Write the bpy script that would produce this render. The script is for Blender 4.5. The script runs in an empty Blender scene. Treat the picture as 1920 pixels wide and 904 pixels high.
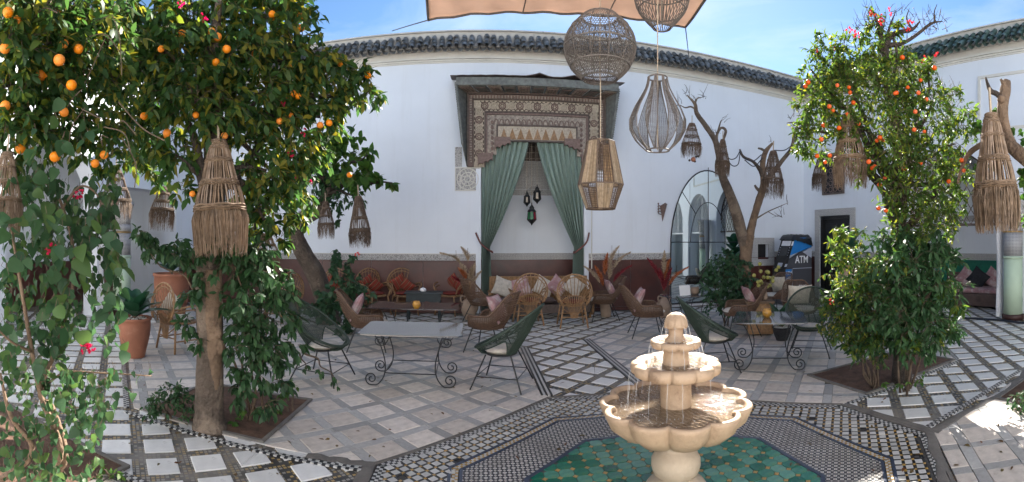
import bpy, math, random
import numpy as np
from mathutils import Vector, Matrix, Quaternion
random.seed(7); rng = np.random.default_rng(11)
PI = math.pi
S = bpy.context.scene
C = S.collection
R = math.radians

# ------------------------------------------------------------------ camera
CAM_H = 1.65
F = 870.0                      # pixels per radian of the photographed sweep
cd = bpy.data.cameras.new('camera'); cam = bpy.data.objects.new('camera', cd); C.objects.link(cam)
cd.type = 'PANO'; cd.panorama_type = 'CENTRAL_CYLINDRICAL'
cd.central_cylindrical_range_u_min = -960/F; cd.central_cylindrical_range_u_max = 960/F
cd.central_cylindrical_range_v_min = -452/F; cd.central_cylindrical_range_v_max = 452/F
cd.central_cylindrical_radius = 1.0
cd.clip_start = .05; cd.clip_end = 500
cam.location = (0, 0, CAM_H); cam.rotation_euler = (R(90), 0, -58/F)
S.camera = cam

# ------------------------------------------------------------------ sky, sun, exposure
SUN_AZ, SUN_EL = R(28.5), R(34.0)
W = bpy.data.worlds.new('World'); S.world = W; W.use_nodes = True
wn, wl = W.node_tree.nodes, W.node_tree.links
for n in list(wn): wn.remove(n)
wo = wn.new('ShaderNodeOutputWorld'); wb = wn.new('ShaderNodeBackground'); sky = wn.new('ShaderNodeTexSky')
sky.sky_type = 'NISHITA'; sky.sun_disc = False; sky.sun_elevation = SUN_EL; sky.sun_rotation = SUN_AZ
sky.altitude = 450; sky.air_density = 1.0; sky.dust_density = .1; sky.ozone_density = 2.0
tc = wn.new('ShaderNodeTexCoord'); mp = wn.new('ShaderNodeMapping'); mp.inputs['Scale'].default_value = (1.2, 1.2, 4.5)
mp.inputs['Rotation'].default_value = (.3, .2, .5)
cn = wn.new('ShaderNodeTexNoise'); cn.inputs['Scale'].default_value = 2.1; cn.inputs['Detail'].default_value = 9; cn.inputs['Roughness'].default_value = .58
cn.inputs['Distortion'].default_value = .6
cr = wn.new('ShaderNodeValToRGB'); cr.color_ramp.elements[0].position = .42; cr.color_ramp.elements[1].position = .80
cr.color_ramp.elements[0].color = (0, 0, 0, 1); cr.color_ramp.elements[1].color = (.55, .55, .55, 1)
mx = wn.new('ShaderNodeMix'); mx.data_type = 'RGBA'; mx.inputs['B'].default_value = (5.4, 6.0, 7.0, 1)
hs = wn.new('ShaderNodeHueSaturation'); hs.inputs['Saturation'].default_value = 1.12
wl.new(tc.outputs['Generated'], mp.inputs['Vector']); wl.new(mp.outputs['Vector'], cn.inputs['Vector'])
wl.new(cn.outputs['Fac'], cr.inputs['Fac']); wl.new(cr.outputs['Color'], mx.inputs['Factor'])
wl.new(sky.outputs['Color'], hs.inputs['Color']); wl.new(hs.outputs['Color'], mx.inputs['A'])
wl.new(mx.outputs['Result'], wb.inputs['Color']); wl.new(wb.outputs['Background'], wo.inputs['Surface'])
wb.inputs['Strength'].default_value = .0405
sd = bpy.data.lights.new('sun', 'SUN'); sun = bpy.data.objects.new('sun', sd); C.objects.link(sun)
sd.energy = 5.0; sd.angle = R(.5); sd.color = (1, .94, .85)
sv = Vector((math.sin(SUN_AZ)*math.cos(SUN_EL), math.cos(SUN_AZ)*math.cos(SUN_EL), math.sin(SUN_EL)))
sun.rotation_euler = (-sv).to_track_quat('-Z', 'Y').to_euler(); sun.location = sv*40
S.view_settings.view_transform = 'Standard'; S.view_settings.look = 'None'; S.view_settings.gamma = 1
S.view_settings.exposure = 2.34; S.view_settings.use_curve_mapping = False
S.cycles.max_bounces = 10; S.cycles.diffuse_bounces = 5; S.cycles.transmission_bounces = 8; S.cycles.transparent_max_bounces = 12
S.cycles.use_denoising = True
S.cycles.sample_clamp_indirect = 6
S.cycles.caustics_reflective = False; S.cycles.caustics_refractive = False

# ------------------------------------------------------------------ helpers
def th(px): return (px-902)/F
def at(px, py, r):
    t = th(px); return Vector((r*math.sin(t), r*math.cos(t), CAM_H+(452-py)*r/F))
def gnd(px, py, z=0.):
    r = F*(CAM_H-z)/(py-452); t = th(px); return Vector((r*math.sin(t), r*math.cos(t), z))

class MB:
    """collects shapes; build() links them as one mesh object"""
    def __init__(s): s.v = []; s.f = []; s.m = []
    def add(s, vs, fs, mi=0):
        o = len(s.v); s.v.extend([tuple(v) for v in vs]); s.f.extend([tuple(i+o for i in f) for f in fs]); s.m.extend([mi]*len(fs)); return s
    def box(s, c, d, rz=0, mi=0, rot=None):
        x, y, z = d[0]/2, d[1]/2, d[2]/2
        P = [Vector((a*x, b*y, e*z)) for a in (-1, 1) for b in (-1, 1) for e in (-1, 1)]
        M = rot if rot is not None else Matrix.Rotation(rz, 3, 'Z')
        P = [M @ p + Vector(c) for p in P]
        return s.add(P, [(0, 1, 3, 2), (4, 6, 7, 5), (0, 4, 5, 1), (2, 3, 7, 6), (0, 2, 6, 4), (1, 5, 7, 3)], mi)
    def span(s, a, b, mi=0):
        return s.box([(a[i]+b[i])/2 for i in range(3)], [abs(b[i]-a[i]) for i in range(3)], mi=mi)
    def tube(s, pts, rad, n=6, mi=0, closed=False, caps=True, flat=None):
        pts = [Vector(p) for p in pts]; N = len(pts)
        if not hasattr(rad, '__len__'): rad = [rad]*N
        t0 = (pts[1]-pts[0]).normalized()
        u = Vector((0, 0, 1)) if abs(t0.z) < .9 else Vector((1, 0, 0))
        u = (u - t0*u.dot(t0)).normalized()
        rings = []
        for i, p in enumerate(pts):
            if closed: t = (pts[(i+1) % N]-pts[i-1])
            else: t = pts[min(i+1, N-1)]-pts[max(i-1, 0)]
            t = t.normalized() if t.length > 1e-9 else t0
            u = (u - t*u.dot(t)); u = u.normalized() if u.length > 1e-6 else t.orthogonal().normalized()
            w = t.cross(u); fl = flat or 1
            rings.append([p + (u*math.cos(2*PI*k/n) + w*math.sin(2*PI*k/n)*fl)*rad[i] for k in range(n)])
        vs = [v for r_ in rings for v in r_]; fs = []
        for i in range(N if closed else N-1):
            a, b = i*n, ((i+1) % N)*n
            for k in range(n): fs.append((a+k, a+(k+1) % n, b+(k+1) % n, b+k))
        if caps and not closed: fs.append(tuple(range(n))[::-1]); fs.append(tuple((N-1)*n+k for k in range(n)))
        return s.add(vs, fs, mi)
    def lathe(s, prof, n=24, mi=0, c=(0, 0, 0), lob=None, close=True):
        vs, fs = [], []
        for (r, z) in prof:
            for k in range(n):
                a = 2*PI*k/n; q = r*(lob(a, r, z) if lob else 1)
                vs.append((c[0]+q*math.cos(a), c[1]+q*math.sin(a), c[2]+z))
        for i in range(len(prof)-1):
            for k in range(n): fs.append((i*n+k, i*n+(k+1) % n, (i+1)*n+(k+1) % n, (i+1)*n+k))
        if close: fs.append(tuple(range(n))[::-1]); fs.append(tuple((len(prof)-1)*n+k for k in range(n)))
        return s.add(vs, fs, mi)
    def ball(s, c, r, n=10, m=7, sc=(1, 1, 1), mi=0):
        prof = [(max(r*math.sin(PI*i/m), 1e-4), -r*math.cos(PI*i/m)) for i in range(m+1)]
        t = MB().lathe(prof, n)
        return s.add([(c[0]+x*sc[0], c[1]+y*sc[1], c[2]+z*sc[2]) for x, y, z in t.v], t.f, mi)
    def prism(s, poly, z0, z1, mi=0, inset=0):
        n = len(poly); cx = sum(p[0] for p in poly)/n; cy = sum(p[1] for p in poly)/n
        up = poly
        vs = [(p[0], p[1], z0) for p in poly]
        if inset:
            vs += [(p[0], p[1], z1-inset) for p in poly]
            up = []
            for p in poly:
                dx, dy = cx-p[0], cy-p[1]; L = math.hypot(dx, dy) or 1; up.append((p[0]+dx/L*inset*1.4, p[1]+dy/L*inset*1.4))
        vs += [(p[0], p[1], z1) for p in up]
        fs = []
        for lay in range(2 if inset else 1):
            a, b = lay*n, (lay+1)*n
            fs += [(a+k, a+(k+1) % n, b+(k+1) % n, b+k) for k in range(n)]
        t = len(vs)-n
        fs.append(tuple(t+k for k in range(n)))
        return s.add(vs, fs, mi)
    def grid(s, P, mi=0, wrap=False):
        nu, nv = len(P), len(P[0]); vs = [p for row in P for p in row]; fs = []
        for i in range(nu-1):
            for j in range(nv if wrap else nv-1):
                k = (j+1) % nv; fs.append((i*nv+j, i*nv+k, (i+1)*nv+k, (i+1)*nv+j))
        return s.add(vs, fs, mi)
    def mesh(s, name, mats, smooth=False, off=None):
        me = bpy.data.meshes.new(name)
        v = s.v if off is None else [(x-off[0], y-off[1], z-off[2]) for x, y, z in s.v]
        me.from_pydata(v, [], s.f)
        mats = mats if isinstance(mats, (list, tuple)) else [mats]
        for m in mats: me.materials.append(m)
        if len(mats) > 1: me.polygons.foreach_set('material_index', s.m)
        if smooth: me.polygons.foreach_set('use_smooth', [True]*len(me.polygons))
        me.update(); return me
    def build(s, name, mats, parent=None, smooth=False, off=None, solid=0, bevel=0):
        o = bpy.data.objects.new(name, s.mesh(name, mats, smooth, off)); C.objects.link(o)
        if parent is not None: o.parent = parent
        if solid:
            m = o.modifiers.new('s', 'SOLIDIFY'); m.thickness = solid; m.offset = 0
        if bevel:
            m = o.modifiers.new('b', 'BEVEL'); m.width = bevel; m.segments = 2; m.limit_method = 'ANGLE'
        return o

def tag(o, label=None, cat=None, group=None, kind=None):
    if label: o['label'] = label
    if cat: o['category'] = cat
    if group: o['group'] = group
    if kind: o['kind'] = kind
    return o
def thing(name, label, cat, loc=(0, 0, 0), rz=0, group=None, kind=None):
    o = bpy.data.objects.new(name, None); C.objects.link(o); o.empty_display_size = .1
    o.location = loc; o.rotation_euler = (0, 0, rz); return tag(o, label, cat, group, kind)
def copy_tree(o, parent=None):
    c = o.copy(); C.objects.link(c); c.parent = parent
    for ch in list(o.children): copy_tree(ch, c)
    return c
def place(root, loc, rz, label):
    root.location = loc; root.rotation_euler = (0, 0, rz); root['label'] = label; return root
def facing(loc, tgt):            # rotation so that local +Y points at tgt
    d = Vector(tgt)-Vector(loc); return math.atan2(-d.x, d.y)
def curve_pts(P, n=8):           # catmull-rom
    P = [Vector(p) for p in P]; Q = [P[0]*2-P[1]]+P+[P[-1]*2-P[-2]]; out = []
    for i in range(1, len(Q)-2):
        for k in range(n):
            t = k/n; a, b, c, d = Q[i-1:i+3]
            out.append(.5*((2*b)+(c-a)*t+(2*a-5*b+4*c-d)*t*t+(3*b-a-3*c+d)*t**3))
    return out+[P[-1]]

# ------------------------------------------------------------------ materials
def nn(nt, t, **kw):
    n = nt.nodes.new(t)
    for k, v in kw.items():
        if k in n.inputs: n.inputs[k].default_value = v
        else: setattr(n, k, v)
    return n
def ramp(nt, fac, stops, interp='LINEAR'):
    r = nt.nodes.new('ShaderNodeValToRGB'); r.color_ramp.interpolation = interp
    e = r.color_ramp.elements
    while len(e) < len(stops): e.new(.5)
    for i, (p, c) in enumerate(stops): e[i].position = p; e[i].color = (*c, 1)
    nt.links.new(fac, r.inputs['Fac']); return r.outputs['Color']
def sc_(c, k): return tuple(max(0, min(1, x*k)) for x in c)
def mat(name, col, rough=.7, ns=6., var=.25, bump=.0, bs=None, bd=.01, metal=0, spec=.4, objvar=0., stain=None, coord='Object', island=0.):
    m = bpy.data.materials.new(name); m.use_nodes = True; nt = m.node_tree; L = nt.links
    b = nt.nodes['Principled BSDF']; b.inputs['Roughness'].default_value = rough; b.inputs['Metallic'].default_value = metal
    b.inputs['Specular IOR Level'].default_value = spec
    t = nn(nt, 'ShaderNodeTexCoord')
    n1 = nn(nt, 'ShaderNodeTexNoise', Scale=ns, Detail=6, Roughness=.6); L.new(t.outputs[coord], n1.inputs['Vector'])
    c = ramp(nt, n1.outputs['Fac'], [(.28, sc_(col, 1-var)), (.72, sc_(col, 1+var))])
    if stain:
        n2 = nn(nt, 'ShaderNodeTexNoise', Scale=stain[1], Detail=8, Roughness=.7); L.new(t.outputs[coord], n2.inputs['Vector'])
        f = ramp(nt, n2.outputs['Fac'], [(stain[2], (0, 0, 0)), (stain[2]+.14, (1, 1, 1))])
        x = nn(nt, 'ShaderNodeMix', data_type='RGBA'); x.inputs['B'].default_value = (*stain[0], 1)
        sm = nn(nt, 'ShaderNodeMath', operation='MULTIPLY'); sm.inputs[1].default_value = stain[3] if len(stain) > 3 else .8
        L.new(f, sm.inputs[0]); L.new(sm.outputs[0], x.inputs['Factor']); L.new(c, x.inputs['A']); c = x.outputs['Result']
    if objvar or island:
        if objvar: rnd = nn(nt, 'ShaderNodeObjectInfo').outputs['Random']
        else: rnd = nn(nt, 'ShaderNodeNewGeometry').outputs['Random Per Island']
        v = objvar or island
        mr = nn(nt, 'ShaderNodeMapRange'); mr.inputs['To Min'].default_value = 1-v; mr.inputs['To Max'].default_value = 1+v
        L.new(rnd, mr.inputs['Value']); h = nn(nt, 'ShaderNodeHueSaturation'); L.new(mr.outputs[0], h.inputs['Value']); L.new(c, h.inputs['Color'])
        mr2 = nn(nt, 'ShaderNodeMapRange'); mr2.inputs['To Min'].default_value = 1+v*.5; mr2.inputs['To Max'].default_value = 1-v*.5
        L.new(rnd, mr2.inputs['Value']); L.new(mr2.outputs[0], h.inputs['Saturation']); c = h.outputs['Color']
    L.new(c, b.inputs['Base Color'])
    if bump:
        n3 = nn(nt, 'ShaderNodeTexNoise', Scale=bs or ns*6, Detail=5); L.new(t.outputs[coord], n3.inputs['Vector'])
        bp = nn(nt, 'ShaderNodeBump', Strength=bump, Distance=bd); L.new(n3.outputs['Fac'], bp.inputs['Height']); L.new(bp.outputs['Normal'], b.inputs['Normal'])
    return m
def leafmat(name, cols, trans=.35, rough=.50, tcol=None):
    m = bpy.data.materials.new(name); m.use_nodes = True; nt = m.node_tree; L = nt.links
    b = nt.nodes['Principled BSDF']; o = nt.nodes['Material Output']; b.inputs['Roughness'].default_value = rough
    b.inputs['Specular IOR Level'].default_value = .28
    g = nn(nt, 'ShaderNodeNewGeometry'); oi = nn(nt, 'ShaderNodeObjectInfo')
    ad = nn(nt, 'ShaderNodeMath', operation='ADD'); L.new(g.outputs['Random Per Island'], ad.inputs[0]); L.new(oi.outputs['Random'], ad.inputs[1])
    fr = nn(nt, 'ShaderNodeMath', operation='FRACT'); L.new(ad.outputs[0], fr.inputs[0])
    n = len(cols); c = ramp(nt, fr.outputs[0], [((i+.5)/n, k) for i, k in enumerate(cols)])
    L.new(c, b.inputs['Base Color'])
    tr = nn(nt, 'ShaderNodeBsdfTranslucent'); h = nn(nt, 'ShaderNodeHueSaturation', Saturation=1.1, Value=1.9, Hue=.485); L.new(c, h.inputs['Color']); L.new(h.outputs['Color'], tr.inputs['Color'])
    x = nn(nt, 'ShaderNodeMixShader', Fac=trans); L.new(b.outputs[0], x.inputs[1]); L.new(tr.outputs[0], x.inputs[2]); L.new(x.outputs[0], o.inputs['Surface'])
    return m
def clothmat(name, col, trans=.3, rough=.85, ns=40, var=.12):
    m = mat(name, col, rough, ns, var, bump=.25, bs=260, spec=.15); nt = m.node_tree; L = nt.links
    b = nt.nodes['Principled BSDF']; o = nt.nodes['Material Output']
    tr = nn(nt, 'ShaderNodeBsdfTranslucent'); src = b.inputs['Base Color'].links[0].from_socket; L.new(src, tr.inputs['Color'])
    x = nn(nt, 'ShaderNodeMixShader', Fac=trans); L.new(b.outputs[0], x.inputs[1]); L.new(tr.outputs[0], x.inputs[2]); L.new(x.outputs[0], o.inputs['Surface'])
    return m
def patmat(name, build, rough=.6, bump=.3, spec=.4, coord='Object', scale=1., rotz=0., dist=.006):
    """build(nt, vec) -> (colour socket, height socket)"""
    m = bpy.data.materials.new(name); m.use_nodes = True; nt = m.node_tree; L = nt.links
    b = nt.nodes['Principled BSDF']; b.inputs['Roughness'].default_value = rough; b.inputs['Specular IOR Level'].default_value = spec
    t = nn(nt, 'ShaderNodeTexCoord'); mp = nn(nt, 'ShaderNodeMapping'); mp.inputs['Scale'].default_value = (scale,)*3; mp.inputs['Rotation'].default_value = (0, 0, rotz)
    L.new(t.outputs[coord], mp.inputs['Vector'])
    c, h = build(nt, mp.outputs['Vector']); L.new(c, b.inputs['Base Color'])
    if h is not None and bump:
        bp = nn(nt, 'ShaderNodeBump', Strength=bump, Distance=dist); L.new(h, bp.inputs['Height']); L.new(bp.outputs['Normal'], b.inputs['Normal'])
    return m
def mth(nt, op, a, b=None, c=None):
    n = nn(nt, 'ShaderNodeMath', operation=op)
    for i, x in enumerate((a, b, c)):
        if x is None: continue
        if isinstance(x, (int, float)): n.inputs[i].default_value = x
        else: nt.links.new(x, n.inputs[i])
    return n.outputs[0]
def lerp(nt, f, a, b):
    x = nn(nt, 'ShaderNodeMix', data_type='RGBA')
    if isinstance(f, (int, float)): x.inputs['Factor'].default_value = f
    else: nt.links.new(f, x.inputs['Factor'])
    for s, v in (('A', a), ('B', b)):
        if isinstance(v, tuple): x.inputs[s].default_value = (*v, 1)
        else: nt.links.new(v, x.inputs[s])
    return x.outputs['Result']
def sep(nt, vec):
    s = nn(nt, 'ShaderNodeSeparateXYZ'); nt.links.new(vec, s.inputs[0]); return s.outputs
def stucco(nt, vec):               # carved plaster: pale relief over a dark ground
    v = nn(nt, 'ShaderNodeTexVoronoi', feature='DISTANCE_TO_EDGE', Scale=26); v.inputs['Randomness'].default_value = .45; nt.links.new(vec, v.inputs['Vector'])
    w = nn(nt, 'ShaderNodeTexVoronoi', feature='F1', Scale=52); nt.links.new(vec, w.inputs['Vector'])
    n = nn(nt, 'ShaderNodeTexNoise', Scale=60, Detail=3); nt.links.new(vec, n.inputs['Vector'])
    a = mth(nt, 'MULTIPLY', v.outputs['Distance'], 3.2); h = mth(nt, 'ADD', a, mth(nt, 'MULTIPLY', w.outputs['Distance'], .5))
    h = mth(nt, 'ADD', h, mth(nt, 'MULTIPLY', n.outputs['Fac'], .35))
    return ramp(nt, h, [(.36, (.60, .58, .55)), (.56, (.13, .125, .12)), (.8, (.5, .48, .46))]), h
def bw_mosaic(nt, vec):            # fine black and white cut tile
    x, y, z = sep(nt, vec)
    def tri(a, k): return mth(nt, 'ABSOLUTE', mth(nt, 'SUBTRACT', mth(nt, 'FRACT', mth(nt, 'MULTIPLY', a, k)), .5))
    a, b = tri(x, 21.), tri(y, 21.)
    star = mth(nt, 'MAXIMUM', a, b); dia = mth(nt, 'ADD', a, b)
    f = mth(nt, 'LESS_THAN', star, .27); g = mth(nt, 'GREATER_THAN', dia, .74)
    n = nn(nt, 'ShaderNodeTexNoise', Scale=3.5, Detail=5); nt.links.new(vec, n.inputs['Vector'])
    c = lerp(nt, f, (.022, .022, .028), (.52, .51, .49))
    c = lerp(nt, g, c, (.42, .40, .36)); yl = mth(nt, 'LESS_THAN', dia, .13); c = lerp(nt, yl, c, (.34, .2, .06))
    c = lerp(nt, mth(nt, 'MULTIPLY', ramp_f(nt, n.outputs['Fac'], .45, .75), .6), c, (.10, .085, .07))
    return c, mth(nt, 'ADD', f, g)
def ramp_f(nt, fac, a, b):
    m = nn(nt, 'ShaderNodeMapRange'); m.inputs['From Min'].default_value = a; m.inputs['From Max'].default_value = b
    nt.links.new(fac, m.inputs['Value']); return m.outputs[0]
def zellige_band(nt, vec):         # rows of ochre and black cut tile between the marble squares
    x, y, z = sep(nt, vec)
    def tri(a, k): return mth(nt, 'ABSOLUTE', mth(nt, 'SUBTRACT', mth(nt, 'FRACT', mth(nt, 'MULTIPLY', a, k)), .5))
    a, b = tri(x, 29.4118), tri(y, 29.4118)
    f = mth(nt, 'LESS_THAN', mth(nt, 'MAXIMUM', a, b), .36)
    n = nn(nt, 'ShaderNodeTexNoise', Scale=1.3, Detail=6, Roughness=.65); nt.links.new(vec, n.inputs['Vector'])
    n2 = nn(nt, 'ShaderNodeTexWhiteNoise'); sn = nn(nt, 'ShaderNodeVectorMath', operation='SNAP'); sn.inputs[1].default_value = (.034, .034, 1)
    nt.links.new(vec, sn.inputs[0]); nt.links.new(sn.outputs[0], n2.inputs['Vector'])
    col = ramp(nt, n2.outputs['Value'], [(.0, (.04, .04, .042)), (.34, (.36, .25, .10)), (.70, (.29, .27, .24))], 'CONSTANT')
    c = lerp(nt, f, (.042, .040, .038), col)
    c = lerp(nt, mth(nt, 'MULTIPLY', ramp_f(nt, n.outputs['Fac'], .44, .60), .85), c, (.185, .170, .152))
    return c, f
def wickmat(name, col, s=90):
    def b(nt, vec):
        w = nn(nt, 'ShaderNodeTexNoise', Scale=s, Detail=4); nt.links.new(vec, w.inputs['Vector'])
        return ramp(nt, w.outputs['Fac'], [(.3, sc_(col, .5)), (.5, col), (.75, sc_(col, 1.5))]), w.outputs['Fac']
    return patmat(name, b, .55, .5)

M = {}
M['plaster'] = mat('plaster', (.715, .742, .785), .9, 1.1, .035, bump=.12, bs=35, stain=((.62, .635, .66), .55, .62, .45))
def streak(m, col, k):
    nt = m.node_tree; L = nt.links; b = nt.nodes['Principled BSDF']; src = b.inputs['Base Color'].links[0].from_socket
    t = nn(nt, 'ShaderNodeTexCoord'); mp = nn(nt, 'ShaderNodeMapping'); mp.inputs['Scale'].default_value = (2.6, 2.6, .22); L.new(t.outputs['Object'], mp.inputs['Vector'])
    n = nn(nt, 'ShaderNodeTexNoise', Scale=1.6, Detail=8, Roughness=.7); L.new(mp.outputs[0], n.inputs['Vector'])
    c = lerp(nt, mth(nt, 'MULTIPLY', ramp_f(nt, n.outputs['Fac'], .52, .80), k), src, col); L.new(c, b.inputs['Base Color'])
streak(M['plaster'], (.55, .545, .53), .30)
M['cornice'] = mat('cornice_plaster', (.64, .61, .55), .9, 2.2, .08, bump=.15, bs=40, stain=((.42, .40, .36), 1.6, .58, .6))
M['parapet'] = mat('parapet_plaster', (.52, .49, .45), .95, 5, .12, bump=.3, bs=30, stain=((.15, .14, .13), 9, .60, .8))
M['dado'] = mat('brown_dado', (.082, .026, .020), .38, 2.0, .35, bump=.08, bs=6, spec=.5, stain=((.05, .028, .026), 1.1, .52, .7))
M['stucco'] = patmat('carved_stucco', stucco, .9, .6, coord='Object')
M['tile_grey'] = mat('weathered_roof_tile', (.15, .153, .150), .45, 9, .4, bump=.2, objvar=.35, stain=((.20, .17, .14), 14, .6, .6))
M['tile_green'] = mat('green_roof_tile', (.062, .105, .086), .35, 9, .45, bump=.2, objvar=.4, stain=((.16, .13, .11), 10, .58, .7))
M['wood_dark'] = mat('dark_wood', (.115, .085, .070), .6, 14, .4, bump=.3, bs=60, stain=((.14, .11, .09), 6, .56, .5))
M['wood_pale'] = mat('faded_painted_wood', (.33, .275, .225), .75, 22, .4, bump=.35, bs=70, stain=((.09, .062, .052), 16, .5, .8))
M['green_wood'] = mat('green_grey_wood', (.15, .155, .14), .7, 12, .4, bump=.3, stain=((.12, .10, .085), 8, .56, .7))
M['cream'] = mat('painted_cream', (.44, .37, .285), .8, 30, .25, stain=((.13, .09, .07), 18, .56, .7))
M['rosewood'] = mat('painted_brown_red', (.185, .125, .105), .7, 20, .35, bump=.2)
M['black'] = mat('black_paint', (.012, .012, .013), .5, 10, .3, bump=.1)
M['iron'] = mat('black_wrought_iron', (.014, .014, .015), .45, 30, .4, bump=.15, spec=.5)
M['curtain'] = clothmat('green_curtain', (.26, .335, .288), .12)
M['white_curtain'] = clothmat('white_curtain', (.75, .75, .77), .3)
M['rope'] = mat('faded_red_rope', (.17, .07, .06), .9, 60, .3, bump=.4)
M['cord'] = mat('hemp_cord', (.42, .34, .25), .9, 60, .3)
M['sail'] = clothmat('tan_sail_cloth', (.62, .49, .41), .5, ns=3, var=.08)
M['marble'] = mat('white_marble', (.62, .615, .605), .34, 3.2, .10, bump=.05, bs=30, objvar=.12, spec=.5, stain=((.26, .25, .24), 3.5, .60, .6), coord='Generated')
M['marble_far'] = mat('white_marble_far', (.60, .60, .59), .34, 2.0, .12, island=.12, spec=.5, stain=((.28, .27, .26), 2.5, .60, .6))
M['paver'] = mat('limestone_paver', (.54, .485, .435), .75, 5, .16, bump=.4, bs=90, objvar=.16, stain=((.30, .255, .22), 3.2, .57, .65), coord='Generated')
M['strip'] = mat('grey_paver_strip', (.335, .328, .318), .7, 6, .16, bump=.3, bs=90, objvar=.2, stain=((.13, .125, .12), 3, .6, .6), coord='Generated')
M['grout'] = mat('dark_grout', (.055, .052, .050), .95, 9, .3, bump=.4)
M['cement'] = mat('grey_cement', (.13, .12, .11), .9, 5, .3, bump=.5, bs=40)
M['soil'] = mat('brown_soil', (.085, .047, .031), .98, 9, .45, bump=.9, bs=45)
M['zell'] = patmat('ochre_black_tilework', zellige_band, .5, .3, rotz=PI/4)
M['fine'] = patmat('fine_black_white_tilework', bw_mosaic, .45, .25, rotz=PI/4)
M['tw'] = mat('white_cut_tile', (.43, .425, .41), .4, 4, .12, objvar=.14, stain=((.2, .17, .14), 2.2, .58, .7), coord='Generated')
M['tw2'] = mat('white_cut_tile_far', (.43, .425, .41), .4, 3, .12, island=.16, stain=((.2, .17, .14), 2.2, .6, .7))
M['tb'] = mat('black_cut_tile', (.018, .018, .02), .35, 8, .4, island=.3)
M['ty'] = mat('ochre_cut_tile', (.34, .21, .06), .4, 8, .2, island=.2)
M['blue'] = mat('blue_cut_tile', (.040, .052, .082), .35, 30, .4, island=.25)
M['teal'] = mat('teal_glazed_tile', (.028, .165, .115), .22, 14, .30, bump=.12, bs=14, objvar=.5, spec=.6, stain=((.075, .15, .05), 5, .52, .7))
M['teal2'] = mat('teal_glazed_tile_far', (.028, .165, .115), .22, 14, .30, bump=.12, bs=14, island=.5, spec=.6, stain=((.075, .15, .05), 5, .52, .7))
M['fstone'] = mat('golden_fountain_stone', (.42, .298, .198), .62, 7, .16, bump=.35, bs=42, spec=.4, stain=((.21, .135, .085), 3.5, .52, .85))
M['fstone2'] = mat('pale_fountain_stone', (.44, .35, .26), .7, 9, .12, bump=.3, bs=50, stain=((.36, .27, .18), 6, .58, .5))
M['terracotta'] = mat('terracotta', (.28, .112, .066), .75, 4, .2, bump=.2, bs=30, stain=((.38, .2, .13), 5, .57, .6))
M['clay'] = mat('pale_clay', (.33, .24, .18), .8, 8, .2, bump=.3, bs=30, stain=((.17, .12, .1), 9, .58, .5))
M['bark'] = mat('grey_brown_bark', (.105, .080, .062), .95, 5, .4, bump=1., bs=28, bd=.04, stain=((.235, .18, .135), 2.6, .48, .8))
M['bark_dark'] = mat('dark_bark', (.055, .043, .036), .95, 9, .5, bump=.9, bs=40, bd=.03)
M['bare_wood'] = mat('bare_wood', (.175, .118, .078), .9, 7, .35, bump=.9, bs=30, bd=.03, stain=((.08, .055, .04), 6, .53, .8))
M['twig'] = mat('twig', (.11, .078, .055), .9, 20, .4)
M['straw'] = mat('palm_straw', (.20, .138, .092), .85, 14, .5, island=.35)
M['straw_dark'] = mat('brown_palm_straw', (.125, .088, .064), .85, 14, .5, island=.35)
M['wicker'] = mat('brown_wicker', (.115, .066, .040), .55, 30, .4, island=.3)
M['bamboo'] = mat('bamboo_cane', (.26, .145, .066), .45, 25, .4, island=.22)
M['cordgreen'] = mat('dark_green_cord', (.030, .047, .034), .55, 20, .3, island=.25)
M['rattan_lamp'] = mat('grey_rattan', (.135, .115, .100), .7, 40, .35, island=.25)
M['raffia'] = mat('raffia', (.40, .31, .215), .85, 30, .3, island=.3)
M['cush_white'] = mat('cream_patterned_cushion', (.50, .45, .38), .95, 14, .25, bump=.4, bs=120, stain=((.30, .19, .12), 12, .60, .6))
M['cush_pink'] = mat('pink_patterned_cushion', (.36, .20, .205), .95, 9, .25, bump=.4, bs=120, stain=((.50, .43, .40), 7, .48, .9))
M['cush_dark'] = mat('charcoal_cushion', (.025, .025, .028), .95, 20, .5, bump=.4)
M['cush_red'] = mat('red_seat_cushion', (.17, .026, .018), .9, 12, .3, bump=.3)
M['brown_cush'] = mat('brown_seat_cushion', (.10, .066, .055), .9, 8, .3, bump=.3)
M['teal_wood'] = mat('dark_teal_paint', (.018, .028, .032), .5, 8, .3, bump=.1)
M['gold'] = mat('gold_glazed_pot', (.42, .21, .03), .22, 20, .5, bump=.5, bs=40, spec=.6, stain=((.10, .045, .01), 22, .54, .8))
M['orange'] = mat('orange_fruit', (.80, .24, .012), .42, 60, .06, bump=.25, bs=130, objvar=.1)
M['mandarin'] = mat('mandarin_fruit', (.70, .105, .012), .42, 60, .08, bump=.25, bs=130, objvar=.1)
M['lime'] = mat('yellow_green_fruit', (.28, .27, .07), .45, 30, .1, bump=.2)
M['palegreen'] = mat('pale_green_paint', (.45, .56, .42), .6, 3, .08, bump=.05)
M['green_dado'] = mat('green_plaster', (.015, .19, .115), .7, 2, .2, stain=((.012, .10, .075), 1.6, .5, .8))
M['brown_paint'] = mat('brown_base', (.05, .022, .018), .5, 5, .2)
M['green_glass'] = mat('green_glass', (.03, .16, .06), .15, 5, .2, spec=.6)
M['red_glass'] = mat('red_glass', (.30, .03, .05), .15, 5, .2, spec=.6)
M['atm_grey'] = mat('atm_grey', (.060, .062, .072), .45, 3, .06)
M['atm_blue'] = mat('atm_blue', (.012, .165, .47), .4, 3, .05)
M['atm_pale'] = mat('atm_pale', (.40, .43, .50), .45, 3, .05)
M['white_print'] = mat('white_print', (.78, .78, .80), .5, 3, .02)
M['screen'] = mat('dark_screen', (.010, .011, .013), .12, 3, .1, spec=.5)
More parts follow.
